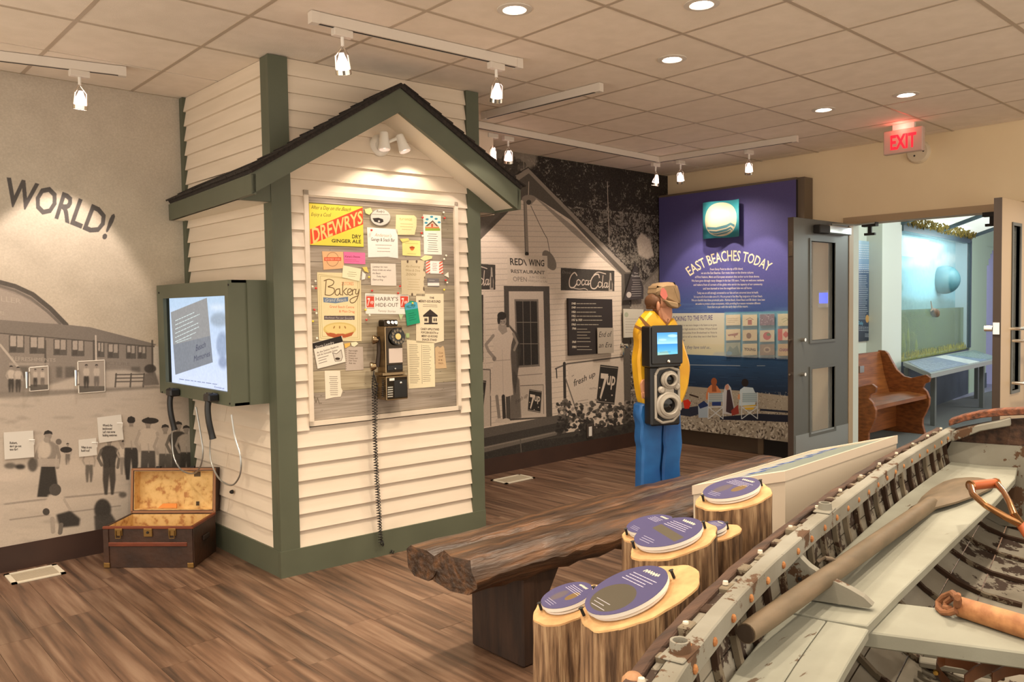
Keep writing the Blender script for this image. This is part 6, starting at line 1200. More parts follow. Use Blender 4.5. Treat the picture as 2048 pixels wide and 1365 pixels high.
FPz([(1291, 619), (1277, 634), (1266, 652), (1263, 669), (1266, 685), (1261, 717), (1263, 746), (1266, 772), (1271, 798), (1276, 809), (1300, 810), (1350, 805), (1362, 770), (1366, 735), (1364, 721), (1354, 690), (1341, 646), (1331, 633), (1320, 648), (1306, 634)], -.05, .05, 'shirt', M_yel, bev=.014)
FPz([(1279, 768), (1283, 760), (1290, 758), (1296, 766), (1297, 790), (1290, 800), (1283, 795)], .05, .062, 'hand', M_skin, bev=.004)
for k in range(4): FPz([(1282+k*3.6, 786-k), (1285+k*3.6, 785-k), (1285+k*3.6, 797-k), (1283+k*3.6, 798-k)], .060, .068, 'finger', M_skin, bev=.002)
FPz([(1268, 655), (1270, 650), (1288, 658), (1287, 664)], .05, .053, 'suspender', mat('brown_strap', (128, 84, 40), .6), bev=0); FPz([(1277, 635), (1281, 633), (1300, 652), (1294, 656)], .05, .053, 'suspender', mat('brown_strap_2', (128, 84, 40), .6), bev=0); FPz([(1335, 637), (1338, 640), (1334, 652), (1331, 652)], .05, .053, 'suspender', mat('brown_strap_3', (128, 84, 40), .6), bev=0)
hc = GF.at(1314, 600)
def lump(c, rx, ry, rz, name, m, n=18, tilt=0):
    me = MB(); pr_ = [(math.sin(t)*1.0, -math.cos(t)) for t in np.linspace(0.02, PI-.02, 14)]; vs = []
    for r, h in pr_:
        for k in range(n):
            t = 2*PI*k/n; vs.append(np.array(c)+GF.U*(rx*r*math.cos(t))+GF.N*(ry*r*math.sin(t))+np.array([0, 0, rz*h+tilt*r*math.cos(t)*rx]))
    m_ = len(pr_); me.add(vs, [(i*n+k, i*n+(k+1) % n, (i+1)*n+(k+1) % n, (i+1)*n+k) for i in range(m_-1) for k in range(n)]+[tuple(range(n-1, -1, -1)), tuple(range((m_-1)*n, m_*n))])
    return me.build(name, m, fg, smooth=True)
FPz([(1303, 606), (1330, 610), (1331, 632), (1327, 642), (1320, 652), (1308, 640), (1303, 622)], -.045, .053, 'neck', M_skin, bev=.012)
lump(GF.at(1318, 603)+GF.N*.0, .058, .07, .062, 'head', M_skin); lump(GF.at(1306, 603)+GF.N*.0, .042, .072, .045, 'hair', M_hair); FPz([(1291, 592), (1307, 594), (1307, 618), (1291, 619)], -.04, .045, 'hair_back', M_hair)
lump(GF.at(1304.5, 613)+GF.N*.075, .009, .014, .028, 'ear', M_skin)
FPz([(1328, 606), (1334, 612), (1333, 618), (1330, 622)], -.02, .03, 'nose', M_skin, bev=.004)
FPz([(1291, 594), (1291.5, 580), (1295, 570), (1308, 566), (1322, 565.5), (1331, 568), (1337, 580), (1339, 597), (1340, 612), (1336, 616), (1325, 612), (1310, 604), (1300, 597)], -.075, .078, 'cap', M_cap, bev=.022)
FPz([(1312, 600), (1340, 606), (1342, 613), (1340, 618), (1326, 614)], .0, .10, 'cap_peak', M_cap, bev=.006); FPz([(1322, 578), (1327, 576), (1332, 582), (1335, 592), (1331, 600), (1325, 597), (1320, 590)], .078, .081, 'cap_badge', mat('badge_pink', (196, 108, 96), .7), bev=0)
def FBX(x0, y0, x1, y1, n0, n1, name, m, bev=.006, par=fg):
    pl = GF.off(n1); a, b = pl.ab(x0, (y0+y1)/2)[0], pl.ab(x1, (y0+y1)/2)[0]; c_, d_ = pl.ab((x0+x1)/2, y1)[1], pl.ab((x0+x1)/2, y0)[1]
    return MB().obox(GF.w(a, c_, n0), GF.U*(b-a), GF.N*(n1-n0), (0, 0, d_-c_)).build(name, m, par, bevel=bev)
FBX(1300, 653, 1362, 735, .06, .17, 'screen_box', M_black); FBX(1305, 651, 1366, 729, .17, .185, 'screen_bezel', M_black)
pl = GF.off(.187); B_ = Art(pl, [(1314, 666), (1354, 665), (1355, 708), (1315, 711)], 1500, (120, 190, 240))
B_.vgrad(664, (70, 150, 226), 688, (170, 214, 244), x=1334); B_.vgrad(688, (60, 140, 204), 712, (120, 200, 226), x=1334); B_.ell(1345, 672, 10, 3, (220, 240, 250), .6, soft=3); B_.ell(1325, 680, 8, 2, (220, 240, 250), .5, soft=3); B_.poly([(1312, 706), (1334, 702), (1340, 712), (1312, 714)], (160, 190, 170), .8, soft=2); B_.scrib([(1319, 703), (1345, 702), (1345, 706), (1319, 707)], 1, (60, 110, 130), .8, 1, 3)
B_.board('tablet_screen', .002, fg, emit=1.15)
q = GF.off(.187).at(1337, 723); MB().lathe([(.010, 0), (.010, .006), (.004, .012), (0, .012)], 12, q, GF.N).build('lock_knob', M_chrome, fg, smooth=True)
FBX(1302, 733, 1361, 852, .06, .15, 'camera_body', M_black, .01)
op = [(1311, 750), (1317, 739), (1338, 734), (1357, 741), (1358, 828), (1346, 842), (1325, 846), (1312, 838)]; pl = GF.off(.152); cc = np.mean([pl.ab(*p) for p in op], axis=0); ab = [pl.ab(*p) for p in op]
M_sil = mat('silver_paint', (164, 156, 144), .5, .1); g = MB()
for i in range(len(ab)): g.tube([pl.w(*ab[i]), pl.w(*ab[(i+1) % len(ab)])], .008, 8)
g.build('face_rim', M_sil, fg, smooth=True)
for (x, y, r) in ((1338, 760, .052), (1336, 811, .078)):
    q = pl.at(x, y); MB().lathe([(r, 0), (r, .014), (r*.92, .020), (r*.80, .020), (r*.78, .030), (r*.62, .034), (r*.56, .030), (r*.54, .004), (0, .004)], 28, q, GF.N).build('lens_ring', M_sil, fg, smooth=True); MB().lathe([(r*.53, .005), (r*.3, .008), (0, .009)], 20, q, GF.N).build('lens_glass', mat('lens_black', (14, 14, 16), .08), fg, smooth=True)
q = pl.at(1337, 783); MB().obox(q-GF.U*.03-np.array([0, 0, .03]), GF.U*.06, GF.N*.013, (0, 0, .06)).build('lens_bridge', M_sil, fg, bevel=.005)
for dx2, dz2, r_ in ((-.045, .05, .02), (.05, .065, .02), (.065, -.06, .013)):
    q = pl.at(1336, 790)+GF.U*dx2+np.array([0, 0, dz2-.02]); MB().lathe([(r_, 0), (r_, .014), (r_*.6, .022), (0, .022)], 14, q, GF.N).build('control_wheel', M_sil, fg, smooth=True)
# ============================================================ long rough timber bench
M_beam = mat('weathered_beam', (112, 76, 48), .36, c2=(40, 27, 19), c3=(70, 50, 35), scale=3.5, stretch=(.9, 7, 7), lo=.3, hi=.7, bump=.9, bscale=7, spec=.45)
M_legw = mat('dark_timber', (58, 38, 26), .6, c2=(38, 24, 17), scale=4, stretch=(6, 6, 1), bump=.4)
bn = thing('timber_bench', 'long dark weathered timber beam bench in front of the figure', 'bench', (3.0, 2.48, 0))
def beam(y0, y1, x0, x1, zt, zb, seed, name):
    R2 = random.Random(seed); n = 46; rings = []
    for i in range(n+1):
        t = i/n; x = x0+(x1-x0)*t; j = lambda s_: R2.uniform(-s_, s_); e = .02 if i in (0, n) else 0
        w1, w2 = y0+.012*math.sin(t*11+seed)+j(.004), y1+.010*math.sin(t*9+seed*2)+j(.004)
        rings.append([(x+j(.004)*bool(0<i<n)+(j(.02) if i == 0 else 0), y, z) for y, z in ((w1, zb+.03+j(.006)), (w1-.012, (zt+zb)/2+j(.008)), (w1+.006, zt-.028+j(.005)), (w1+.045, zt+j(.003)), ((w1+w2)/2, zt+.004+j(.004)), (w2-.025, zt+j(.003)), (w2, zt-.02), (w2, zb+.02+j(.008)), ((w1+w2)/2+.03, zb+j(.01)), (w1+.03, zb+j(.01)))])
    m = 10; vs = [p for r in rings for p in r]; return MB().add(vs, [(i*m+k, i*m+(k+1) % m, (i+1)*m+(k+1) % m, (i+1)*m+k) for i in range(n) for k in range(m)]+[tuple(range(m-1, -1, -1)), tuple(range(n*m, n*m+m))]).build(name, M_beam, bn, smooth=True)
beam(2.285, 2.515, 1.88, 4.55, .498, .368, 1, 'beam'); beam(2.505, 2.70, 1.86, 4.55, .494, .375, 2, 'beam')
for x in (2.155, 4.1):
    MB().box(x, 2.33, .002, x+.07, 2.655, .39).build('leg', M_legw, bn, bevel=.006); MB().prism([(x+.07, 2.34, .13), (x+.07, 2.34, .385), (x+.23, 2.34, .385)], (0, .05, 0)).build('brace', M_legw, bn)
# ============================================================ white reading table
M_tab = mat('table_white', (214, 198, 178), .45); M_tabs = mat('table_side', (208, 194, 174), .5)
Dp, Cp = np.array([2.72, 1.511, .83]), np.array([3.80, 1.548, .83]); Ap, Bp_ = np.array([2.777, 1.96, .697]), np.array([3.87, 2.0, .697])
tb = thing('reading_table', 'white sloping reading table with a printed map top, behind the tree stumps', 'table', (3.2, 1.7, 0))
lipv = np.array([0, 0, -.038]); g = MB(); g.hexa([p*np.array([1, 1, 0])+np.array([0, 0, .004]) for p in (Dp, Cp, Bp_, Ap)]+[p+lipv-np.array([0, 0, .002]) for p in (Dp, Cp, Bp_, Ap)]); 
ins = lambda P, f=.012: P+(np.mean([Dp, Cp, Bp_, Ap], axis=0)-P)*np.array([1, 1, 0])*f
g = MB(); g.hexa([ins(p)*np.array([1, 1, 0])+np.array([0, 0, .004]) for p in (Dp, Cp, Bp_, Ap)]+[ins(p)+lipv for p in (Dp, Cp, Bp_, Ap)]); g.build('cabinet', M_tabs, tb)
inn = [p+(np.mean([Dp, Cp, Bp_, Ap], axis=0)-p)*f for p, f in ((Dp, .085), (Cp, .085), (Bp_, .085), (Ap, .085))]
out = [Dp, Cp, Bp_, Ap]
for i in range(4):
    j = (i+1) % 4; MB().hexa([out[i]+lipv, out[j]+lipv, inn[j]+lipv, inn[i]+lipv, out[i], out[j], inn[j], inn[i]]).build('rim', M_tab, tb)
tpn = Plane(inn[3]+np.array([0, 0, -.012]), inn[2]-inn[3], inn[0]-inn[3])
ab = [((p-tpn.P)@tpn.U, (p-tpn.P)@tpn.V) for p in (inn[3], inn[2], inn[1], inn[0])]
B_ = Art(tpn, None, 420, (176, 174, 162), rect=ab); B_.local = True; B_.noise(.04, 4, 1)
B_.poly([(.02, .40), (.98, .30), (.98, .98), (.02, .98)], (132, 142, 132), .9); B_.line([(.03, .30), (.2, .42), (.5, .38), (.8, .44), (.97, .40)], .01, (150, 96, 80))
for k in range(7):
    x, y = .09+.132*k, .34+.03*math.sin(k*2); B_.poly([(x-.045, y), (x-.03, y+.10), (x-.01, y+.13), (x+.01, y+.09), (x+.03, y+.15), (x+.045, y+.02), (x+.02, y-.09), (x-.03, y-.08)], (44, 78, 150)); B_.ell(x, y+.02, .012, .03, (170, 190, 216)); B_.ell(x-.02, y+.06, .008, .03, (24, 50, 110))
B_.board('printed_map', .006, tb, rough=.4, lift=-.006)
# ============================================================ log stumps with round signs
LEFT = nrm((-CR[0], -CR[1], 0))
def stump(px, py, d, r, k, label, lobes=0, blob=None, seed=1, disc=.80, doff=(0, 0)):
    c = at_d(px, py, d); R2 = random.Random(seed); t = thing('log_stump', label, 'stump', (c[0], c[1], 0), 'log stumps with round signs')
    nv = nrm(np.array([0, 0, 1])+LEFT*k+np.array([-.03, -.05, 0])); n = 48
    ph_ = [R2.uniform(0, 6) for _ in range(4)]
    def rad(a, z): return r*(1+.045*math.sin(2*a+ph_[0])+.03*math.sin(3*a+ph_[1])+.018*math.sin(7*a+ph_[2])+.012*math.sin(13*a+ph_[3])-.05*lobes*max(0, math.cos(6*(a-3.2)))**8)*(1+.13*(1-z/c[2])**2)
    prof = []; rows_z = 12
    def top(a, f=1): # height of the cut at angle a
        x, y = math.cos(a)*rad(a, c[2])*f, math.sin(a)*rad(a, c[2])*f; return c[2]-(nv[0]*x+nv[1]*y)/nv[2]
    vs = []
    for i in range(rows_z+1):
        f = i/rows_z
        for j in range(n):
            a = 2*PI*j/n; z = .002+(top(a)-.006-.002)*f; rr = rad(a, min(z, c[2]))*(1+.012*math.sin(a*9+z*14)); vs.append((c[0]+rr*math.cos(a), c[1]+rr*math.sin(a), z))
    MB().add(vs, [(i*n+k2, i*n+(k2+1) % n, (i+1)*n+(k2+1) % n, (i+1)*n+k2) for i in range(rows_z) for k2 in range(n)]+[tuple(range(n-1, -1, -1))]).build('trunk', M_bark, t, smooth=True)
    rings = []
    for f, dz in ((1.0, -.007), (.99, -.002), (.93, .001), (.5, .002), (.0, .002)):
        rings.append([(c[0]+rad(a, c[2])*f*math.cos(a), c[1]+rad(a, c[2])*f*math.sin(a), top(a, f)+dz) for a in [2*PI*j/n for j in range(n)]])
    MB().add([p for q in rings for p in q], [(i*n+k2, i*n+(k2+1) % n, (i+1)*n+(k2+1) % n, (i+1)*n+k2) for i in range(4) for k2 in range(n)]).build('cut_top', M_cut, t, smooth=True)
    rd = r*disc; U_ = nrm(np.cross(np.array([0, 0, 1.])*0+nrm((-.25, -.97, 0)), nv)); dc_ = np.array([c[0], c[1], c[2]])+nv*.004+LEFT*doff[0]+nrm((CF[0], CF[1], 0))*doff[1]
    dc_ = dc_+np.array([0, 0, 1])*(-(LEFT[:2]*doff[0]+nrm((CF[0], CF[1], 0))[:2]*doff[1])@nv[:2]/nv[2])
    MB().lathe([(0, 0), (rd*.94, 0), (rd*.94, .006), (0, .006)], 40, dc_, nv, cap=False).build('sign_base', M_whitem, t, smooth=True); MB().lathe([(0, .006), (rd*.90, .006), (rd*.90, .010), (0, .010)], 40, dc_, nv, cap=False).build('spacer', M_dark, t)
    MB().lathe([(0, .010), (rd, .010), (rd, .020), (0, .020)], 48, dc_, nv, cap=False).build('sign_edge', M_whitem, t, smooth=True)
    # reader stands on the far (bench) side: the print runs that way
    Ud = nrm(np.cross(nv, np.cross(nrm((.92, -.38, 0)), nv))); pl = Plane(dc_+nv*.0203, Ud, np.cross(nv, Ud))
    B_ = Art(pl, None, 1600, (80, 76, 116), rect=[(rd*math.cos(a), rd*math.sin(a)) for a in np.linspace(0, 2*PI, 48, endpoint=False)]); B_.local = True
    if blob == 'oval': B_.ell(.32, .5, .26, .34, (84, 78, 66), n=30)
    if blob == 'bar': B_.poly([(.36, .1), (.52, .1), (.60, .85), (.44, .85)], (92, 84, 70))
    if blob == 'photo': B_.ell(.55, .34, .16, .10, (120, 96, 60)); B_.ell(.40, .62, .20, .12, (110, 96, 84), .6, soft=6)
    for i in range(4): B_.scrib([(.62+.045*i, .82-.03*i), (.62+.045*i, .18), (.65+.045*i, .18), (.65+.045*i, .82)], 1, (214, 210, 224), .9, .011, seed+i, fill=.95)
    B_.line([(.87+.022*math.sin(q_*1.9+seed), .66-.016*q_) for q_ in range(20)], .020, (236, 226, 190))
    for i in range(3): B_.scrib([(.10+.05*i, .66+.05*i), (.10+.05*i, .30), (.13+.05*i, .30), (.13+.05*i, .66)], 1, (200, 198, 214), .8, .010, seed+9+i, fill=.9)
    B_.board('printed_disc', .0008, t, rough=.35)
    for s_ in (1, -1):
        p = dc_+LEFT*(rd*1.02*s_)+nv*.012-np.array([0, 0, 1])*((LEFT*(rd*1.02*s_))[:2]@nv[:2]/nv[2]); MB().lathe([(.004, -.012), (.004, .006), (.007, .010), (0, .012)], 8, p, nv).build('fixing_pin', M_dark, t)
    p = dc_+nv*.014; e_ = nrm(np.cross(nv, (-.3, .95, 0)));
stump(1138, 1207, 2.26, .104, .30, 'smallest front log stump, at the left end of the group beside the bench leg', 0, 'photo', 3, .72)
stump(1277, 1190, 2.02, .142, .42, 'widest front log stump with a brown oval on its tilted blue sign', 0, 'oval', 5, .78, (.022, -.0))
stump(1347, 1078, 2.38, .128, .28, 'log stump with a grey bar on its blue sign, middle of the group', 1, 'bar', 8, .80, (.01, 0))
stump(1303, 1062, 2.66, .092, .22, 'log stump mostly hidden behind the middle one, its blue sign showing to the left', 0, None, 9, .85)
stump(1440, 1065, 2.52, .062, .25, 'small low log stump between the middle stump and the tallest one', 0, None, 12, .72, (.02, 0))
stump(1466, 990, 2.72, .126, .26, 'tallest log stump, standing against the white reading table', 0, 'photo', 15, .76)
# ============================================================ the old rowing boat
M_bpaint = paintwood('boat_paint', (150, 147, 136), (92, 68, 50), .065, (1, 1, 1), 7, c2=(126, 121, 108)); M_bhull = paintwood('hull_paint', (156, 150, 137), (66, 52, 44), .05, (1, 1, 1), 7, c2=(130, 122, 108), bump=.5, rand=.10)
M_brib = paintwood('rib_paint', (124, 112, 94), (62, 44, 32), -.02, (1, 1, 1), 6, bump=.6, rand=.1); M_bseat = paintwood('bench_paint', (160, 160, 147), (104, 88, 72), .15, (1, 5, 5), 5, c2=(142, 141, 128), bump=.15)
M_bdark = mat('bare_old_wood', (92, 66, 50), .85, c2=(52, 38, 30), c3=(76, 54, 42), scale=5, stretch=(.8, 6, 6), bump=1.0, bscale=8); M_bred = mat('split_red_wood', (142, 84, 56), .85, c2=(70, 46, 34), c3=(112, 68, 48), scale=6, stretch=(1, 7, 7), bump=1.0, bscale=9)
BA = nrm((.971, .239, 0)); BN = np.array([-BA[1], BA[0], 0]); BC = np.array([1.855, .40, 0])
BS = [-1.15, -1.0, -.628, -.12, .37, 1.01, 1.76, 2.753]; BB = [.47, .53, .621, .652, .652, .628, .582, .482]
SS, SE = -1.15, 2.753
def bw(s_): return float(np.interp(s_, np.linspace(SS, SE, 40), _bb))
_g = np.interp(np.linspace(SS, SE, 40), BS, BB); _bb = _g.copy()
for _ in range(6): _bb[1:-1] = (_bb[:-2]+2*_bb[1:-1]+_bb[2:])/4
ZR = .80
def zkeel(s_): return .25+.03*((s_-.6)/2.2)**2*2
def hull(s_, th, side, inn=0.0):
    u = math.sin(th)**.62; h = 1-math.cos(th); b = bw(s_)+.030; return BC+BA*s_+BN*side*(b*u-inn*math.sin(th))+np.array([0, 0, zkeel(s_)+(ZR-.015-zkeel(s_))*h+inn*math.cos(th)])
def BP3(s_, n, z): return BC+BA*s_+BN*n+np.array([0, 0, z])
def sn(P): q = np.array(P)-BC; return float(q@BA), float(q@BN)
bt = thing('rowing_boat', 'old wooden rowing boat with peeling grey-white paint filling the lower right', 'boat', tuple(BC))
ST = np.linspace(SS, SE, 27); TH = [.02, .30, .52, .72, .90, 1.06, 1.20, 1.33, 1.45, PI/2]
for side in (1, -1):
    for k in range(len(TH)-1):
        a, b = TH[k]+.004, TH[k+1]-.004
        MB().slab([[hull(s_, t, side) for t in (a, (a+b)/2, b)] for s_ in ST], lambda i, j, a=a, b=b, side=side: hull(ST[i], (a, (a+b)/2, b)[j], side, -.014)-hull(ST[i], (a, (a+b)/2, b)[j], side)).build('strake', M_bhull, bt, smooth=True)
MB().slab([[BP3(s_, n, zkeel(s_)+.016) for n in (-.03, .03)] for s_ in ST], (0, 0, -.05)).build('keelson', M_bhull, bt)
ribs = np.arange(-1.05, 2.68, .138)
for side in (1, -1):
    for ri, s_ in enumerate(ribs):
        w_ = .009+.003*rnd.random(); ths = np.linspace(.10 if ri % 2 == 0 else .86, 1.52, 9)
        MB().slab([[hull(s_+dd+.01*math.sin(t*3), t, side, .001) for dd in (-w_, w_)] for t in ths], lambda i, j, ths=ths, side=side, s_=s_: hull(s_, ths[i], side, .016)-hull(s_, ths[i], side, .001)).build('rib', M_brib, bt)
for side in (1, -1):
    S2 = np.linspace(SS, SE, 40)
    def railbar(n0, n1, z0, z1, name, m, rag=0.0):
        R2 = random.Random(int(n0*1000)); rr = [[R2.uniform(-rag, rag) for _ in range(4)] for _ in S2]
        P = []; 
        for i, s_ in enumerate(S2):
            b = bw(s_); P.append([BP3(s_, side*(b+n0+rr[i][0]), z0+rr[i][1]), BP3(s_, side*(b+n1+rr[i][2]), z0+rr[i][3]), BP3(s_, side*(b+n1+rr[i][2]), z1+rr[i][1]), BP3(s_, side*(b+n0+rr[i][0]), z1+rr[i][3])])
        vs = [p for q in P for p in q]; n = 4
        return MB().add(vs, [(i*n+k, i*n+(k+1) % n, (i+1)*n+(k+1) % n, (i+1)*n+k) for i in range(len(S2)-1) for k in range(n)]+[(3, 2, 1, 0), tuple(range(len(vs)-4, len(vs)))]).build(name, m, bt, bevel=.003)
    railbar(-.020, .020, ZR-.052, ZR, 'inner_rail', M_bpaint, .0012); railbar(.046, .072, ZR-.045, ZR-.006, 'outer_rail', M_bdark, .003)
    for i, s_ in enumerate(ribs):
        b = bw(s_); c_ = BP3(s_, side*(b+.033), ZR-.025); MB().obox(c_-BA*.022-BN*.013-np.array([0, 0, .02]), BA*.044, BN*.026, (0, 0, .034+.006*(i % 3))).build('spacer_block', M_brib, bt, bevel=.003)
        if side > 0:
            MB().lathe([(.0095, -.002), (.0095, .003), (.005, .006), (0, .006)], 9, BP3(s_+.01, b-.020, ZR-.028), -BN+np.array([0, 0, .1])).build('rivet', M_rust, bt); 
            if i % 2: MB().lathe([(.007, 0), (.006, .008), (0, .009)], 8, BP3(s_, b+.036, ZR-.003), (0, 0, 1)).build('bolt', M_grating, bt)
# transoms
def transom(s_, name, m, zt, zc, dirn=1):
    pts = [hull(s_, t, 1) for t in np.linspace(.05, 1.5, 10)]+[hull(s_, t, -1) for t in np.linspace(1.5, .05, 10)]
    top = [BP3(s_, n, zt+zc*(1-(n/(bw(s_)+.03))**2)) for n in np.linspace(bw(s_)+.03, -bw(s_)-.03, 12)]
    lo = [hull(s_, t, -1) for t in np.linspace(1.5, .05, 10)]+[hull(s_, t, 1) for t in np.linspace(.05, 1.5, 10)]
    return MB().prism(top+lo, BA*.03*dirn).build(name, m, bt)
transom(SE-.03, 'transom', M_bdark, ZR-.02, .10); transom(SS, 'bow_board', M_bpaint, ZR-.02, .05, -1)
TPn = Plane(BC+BA*(SE-.032), -BN)
zg = TPn.ab(1980, 888)[1]; gp = []
b = bw(SE)
g = [hull(SE-.032, t, 1) for t in np.linspace(.35, 1.5, 8)]; g = [p for p in g if p[2] < zg]; g2 = [p-BN*0 for p in g]
MB().prism([BP3(SE-.034, n, z) for n, z in [(sn(p)[1], p[2]) for p in g]+[(b, zg), (-b, zg)]+[(-sn(p)[1], p[2]) for p in reversed(g)]], -BA*.012).build('transom_panel', M_bpaint, bt)
cap_px = [(1899, 839), (1930, 829), (1965, 822), (2005, 818), (2048, 816)]; cz = [TPn.ab(*p) for p in cap_px]; aa = [c_[0] for c_ in cz]; 
am = -b+.0; pts = [(a_, z_) for a_, z_ in cz]; mid = 0.0; zmid = pts[-1][1]+.004; full = pts+[(mid, zmid)]+[(-a_, z_) for a_, z_ in reversed(pts)]
MB().slab([[TPn.w(a_, z_-.0, .035), TPn.w(a_, z_, -.05)] for a_, z_ in full], (0, 0, -.032)).build('transom_cap', M_bred, bt, bevel=.004)
kp = [(1894.5, 868), (1895.6, 881), (1905.5, 883), (1929.7, 874.7), (1960.5, 862.6), (2022, 851.6), (2021, 836), (2000, 842), (1951.7, 851.6), (1925, 858)]; kpl = TPn.off(.05)
for m_ in (1, -1):
    ab = [kpl.ab(*p) for p in kp]; MB().prism([TPn.w(a_*m_, z_, .012) for a_, z_ in ab], TPn.N*.05).build('quarter_knee', M_bpaint, bt, bevel=.004)
# benches
ZB = .63
def nout(s_): # inside of the hull at bench height
    h = (ZB-zkeel(s_))/(ZR-.015-zkeel(s_)); th = math.acos(1-h); return (bw(s_)+.03)*math.sin(th)**.62-.016
inner = sorted([sn(at_z(x, y, ZB)) for x, y in ((1735, 1252), (1790, 1195), (1850, 1137), (1900, 1088), (1945, 1045), (1990, 1003), (2030, 958))])
s0 = inner[0][0]; ii = [inner[0][0]]+[p[0] for p in inner[1:]]+[SE-.05]; jj = [p[1] for p in inner]+[inner[-1][1]]
SB = [s for s in np.linspace(s0, SE-.048, 18)]
MB().slab([[BP3(s_, f*nout(s_)+(1-f)*np.interp(s_, ii, jj), ZB-.004*math.sin(f*PI)) for f in (0, .5, 1)] for s_ in SB], (0, 0, -.028)).build('side_bench', M_bseat, bt, bevel=.003)
inn2 = sorted([sn(at_z(x, y, ZB)) for x, y in ((1736, 1257), (1725, 1275), (1700, 1315), (1672, 1365), (1640, 1430))]); i2, j2 = [-1.0]+[p[0] for p in inn2], [inn2[0][1]]+[p[1] for p in inn2]
SB2 = list(np.linspace(-.95, s0-.006, 16))
for lo_, hi_ in ((0, .48), (.49, 1)):
    MB().slab([[BP3(s_, f*nout(s_)+(1-f)*np.interp(s_, i2, j2), ZB-.006) for f in (lo_, hi_)] for s_ in SB2], (0, 0, -.028)).build('bench_plank', M_bseat, bt, bevel=.003)
# thwart across the boat
A1, A2 = sn(at_z(1778, 1205, ZB-.03)), sn(at_z(1880, 1217, ZB-.03)); B1, B2 = sn(at_z(1732, 1264, ZB-.03)), sn(at_z(2048, 1306, ZB-.03))
sa = (A1[0]+A2[0])/2; sb = (B1[0]+B2[0])/2
def edge(p, q, n): t = (n-p[1])/(q[1]-p[1]); return p[0]+(q[0]-p[0])*t
nn_ = [.56, .3, 0, -.3, -.58]
ea = [edge(A1, A2, n) for n in nn_]; eb = [edge(B1, B2, n) for n in nn_]
ea = [max(e, f+.14) for e, f in zip(ea, eb)]
MB().slab([[BP3(eb[i], nn_[i], ZB-.030), BP3(ea[i], nn_[i], ZB-.030)] for i in range(5)], (0, 0, -.042)).build('thwart', M_bseat, bt, bevel=.004)
# knee between rail and bench
kq = at_z(1640, 1203, ZB); ks, kn_ = sn(kq); KP = Plane(kq-BA*.012, -BN); kk = [(1584, 1082), (1590, 1100), (1602, 1118), (1618, 1134), (1645, 1152), (1670, 1165), (1700, 1180), (1727, 1196), (1745, 1213), (1738, 1217), (1620, 1201), (1560, 1195), (1566, 1120), (1572, 1085)]
MB().prism([KP.w(a_, max(z_, .001)) for a_, z_ in [KP.ab(*p) for p in kk]], BA*.03).build('thwart_knee', M_bpaint, bt)
q = KP.at(1600, 1158)-BA*.003; MB().lathe([(.006, 0), (.005, .004), (0, .004)], 8, q, -BA).build('knee_bolt', M_dark, bt)
# rowlock sockets
for px, py in ((1652, 1022), (1342, 1303)):
    s_, n_ = sn(at_z(px, py, ZR)); P = BP3(s_, bw(s_)+.0, ZR); MB().obox(P-BA*.045-BN*.02, BA*.09, BN*.05, (0, 0, .005)).build('rowlock_plate', M_bpaint, bt, bevel=.002); MB().lathe([(.021, 0), (.019, .020), (.014, .020), (.013, .003), (0, .003)], 16, P+np.array([0, 0, .005])+BN*.004, (0, 0, 1)).build('rowlock_socket', M_bpaint, bt, smooth=True); MB().lathe([(.006, .005), (.004, .009), (0, .009)], 8, P+BA*.033, (0, 0, 1)).build('plate_screw', M_rust, bt)
# cradle that carries the boat
for s_ in (-.5, 1.8):
    MB().obox(BP3(s_-.04, -.45, .0), BA*.08, BN*.9, (0, 0, .06)).build('cradle_foot', M_legw, bt); MB().obox(BP3(s_-.03, -.10, .06), BA*.06, BN*.20, (0, 0, zkeel(s_)-.085)).build('cradle_post', M_legw, bt)
# floor grating in the bilge
for (x0, y0, x1, y1, wz) in ((1856, 1300, 1990, 1316, .05), (1846, 1309, 2010, 1334, .05), (1838, 1324, 2010, 1352, .06)):
    a_, b_ = at_z(x0, y0, .37), at_z(x1, y1, .37); d_ = b_-a_; p_ = nrm(np.cross(d_, (0, 0, 1)))*.045; MB().obox(a_, d_, -p_, (0, 0, -.018)).build('floor_slat', M_bpaint, bt, bevel=.003)
# ------------------------------------------------------------ things lying in the boat
M_oar = mat('grey_oar_wood', (118, 100, 78), .6, c2=(98, 84, 64), scale=4, stretch=(1.5, 6, 6), bump=.2)
ar = thing('oar', 'long grey-brown wooden oar lying on the side bench of the boat', 'oar', tuple(at_z(1700, 1130, ZB)))
e0, e1 = at_z(1492, 1268, ZB+.085), at_z(1862, 1008, ZB+.02); e2 = at_z(1955, 960, ZB+.012)
MB().tube([e0, e0+(e1-e0)*.04, e0+(e1-e0)*.5, e1], [.023, .025, .027, .028], 16).build('shaft', M_oar, ar, smooth=True)
q = nrm(e1-e0); MB().lathe([(.0, -.001), (.021, -.001), (.0, .001)], 14, e0-q*.001, q).build('shaft_end', mat('dark_end_grain', (60, 46, 34), .8), ar)
bl = nrm(e2-e1); sd = nrm(np.cross(bl, (0, 0, 1))); rows_b = []
L_ = np.linalg.norm(e2-e1)*1.0
for t, w_, th_ in ((-.30, .026, .024), (-.1, .034, .020), (.15, .064, .014), (.45, .086, .010), (.75, .094, .008), (.93, .080, .007), (1.02, .050, .006)):
    c_ = e1+bl*L_*t+np.array([0, 0, .002+.01*(1-t)*0]); rows_b.append([c_-sd*w_, c_-sd*w_*.5+np.array([0, 0, th_*.7]), c_+np.array([0, 0, th_]), c_+sd*w_*.5+np.array([0, 0, th_*.7]), c_+sd*w_])
MB().slab(rows_b, (0, 0, -.008)).build('blade', M_oar, ar, smooth=True)
lp = thing('rope_lashing', 'short grey rope end looped around the oar by the knee', 'rope', tuple(at_z(1650, 1120, ZB+.1)))
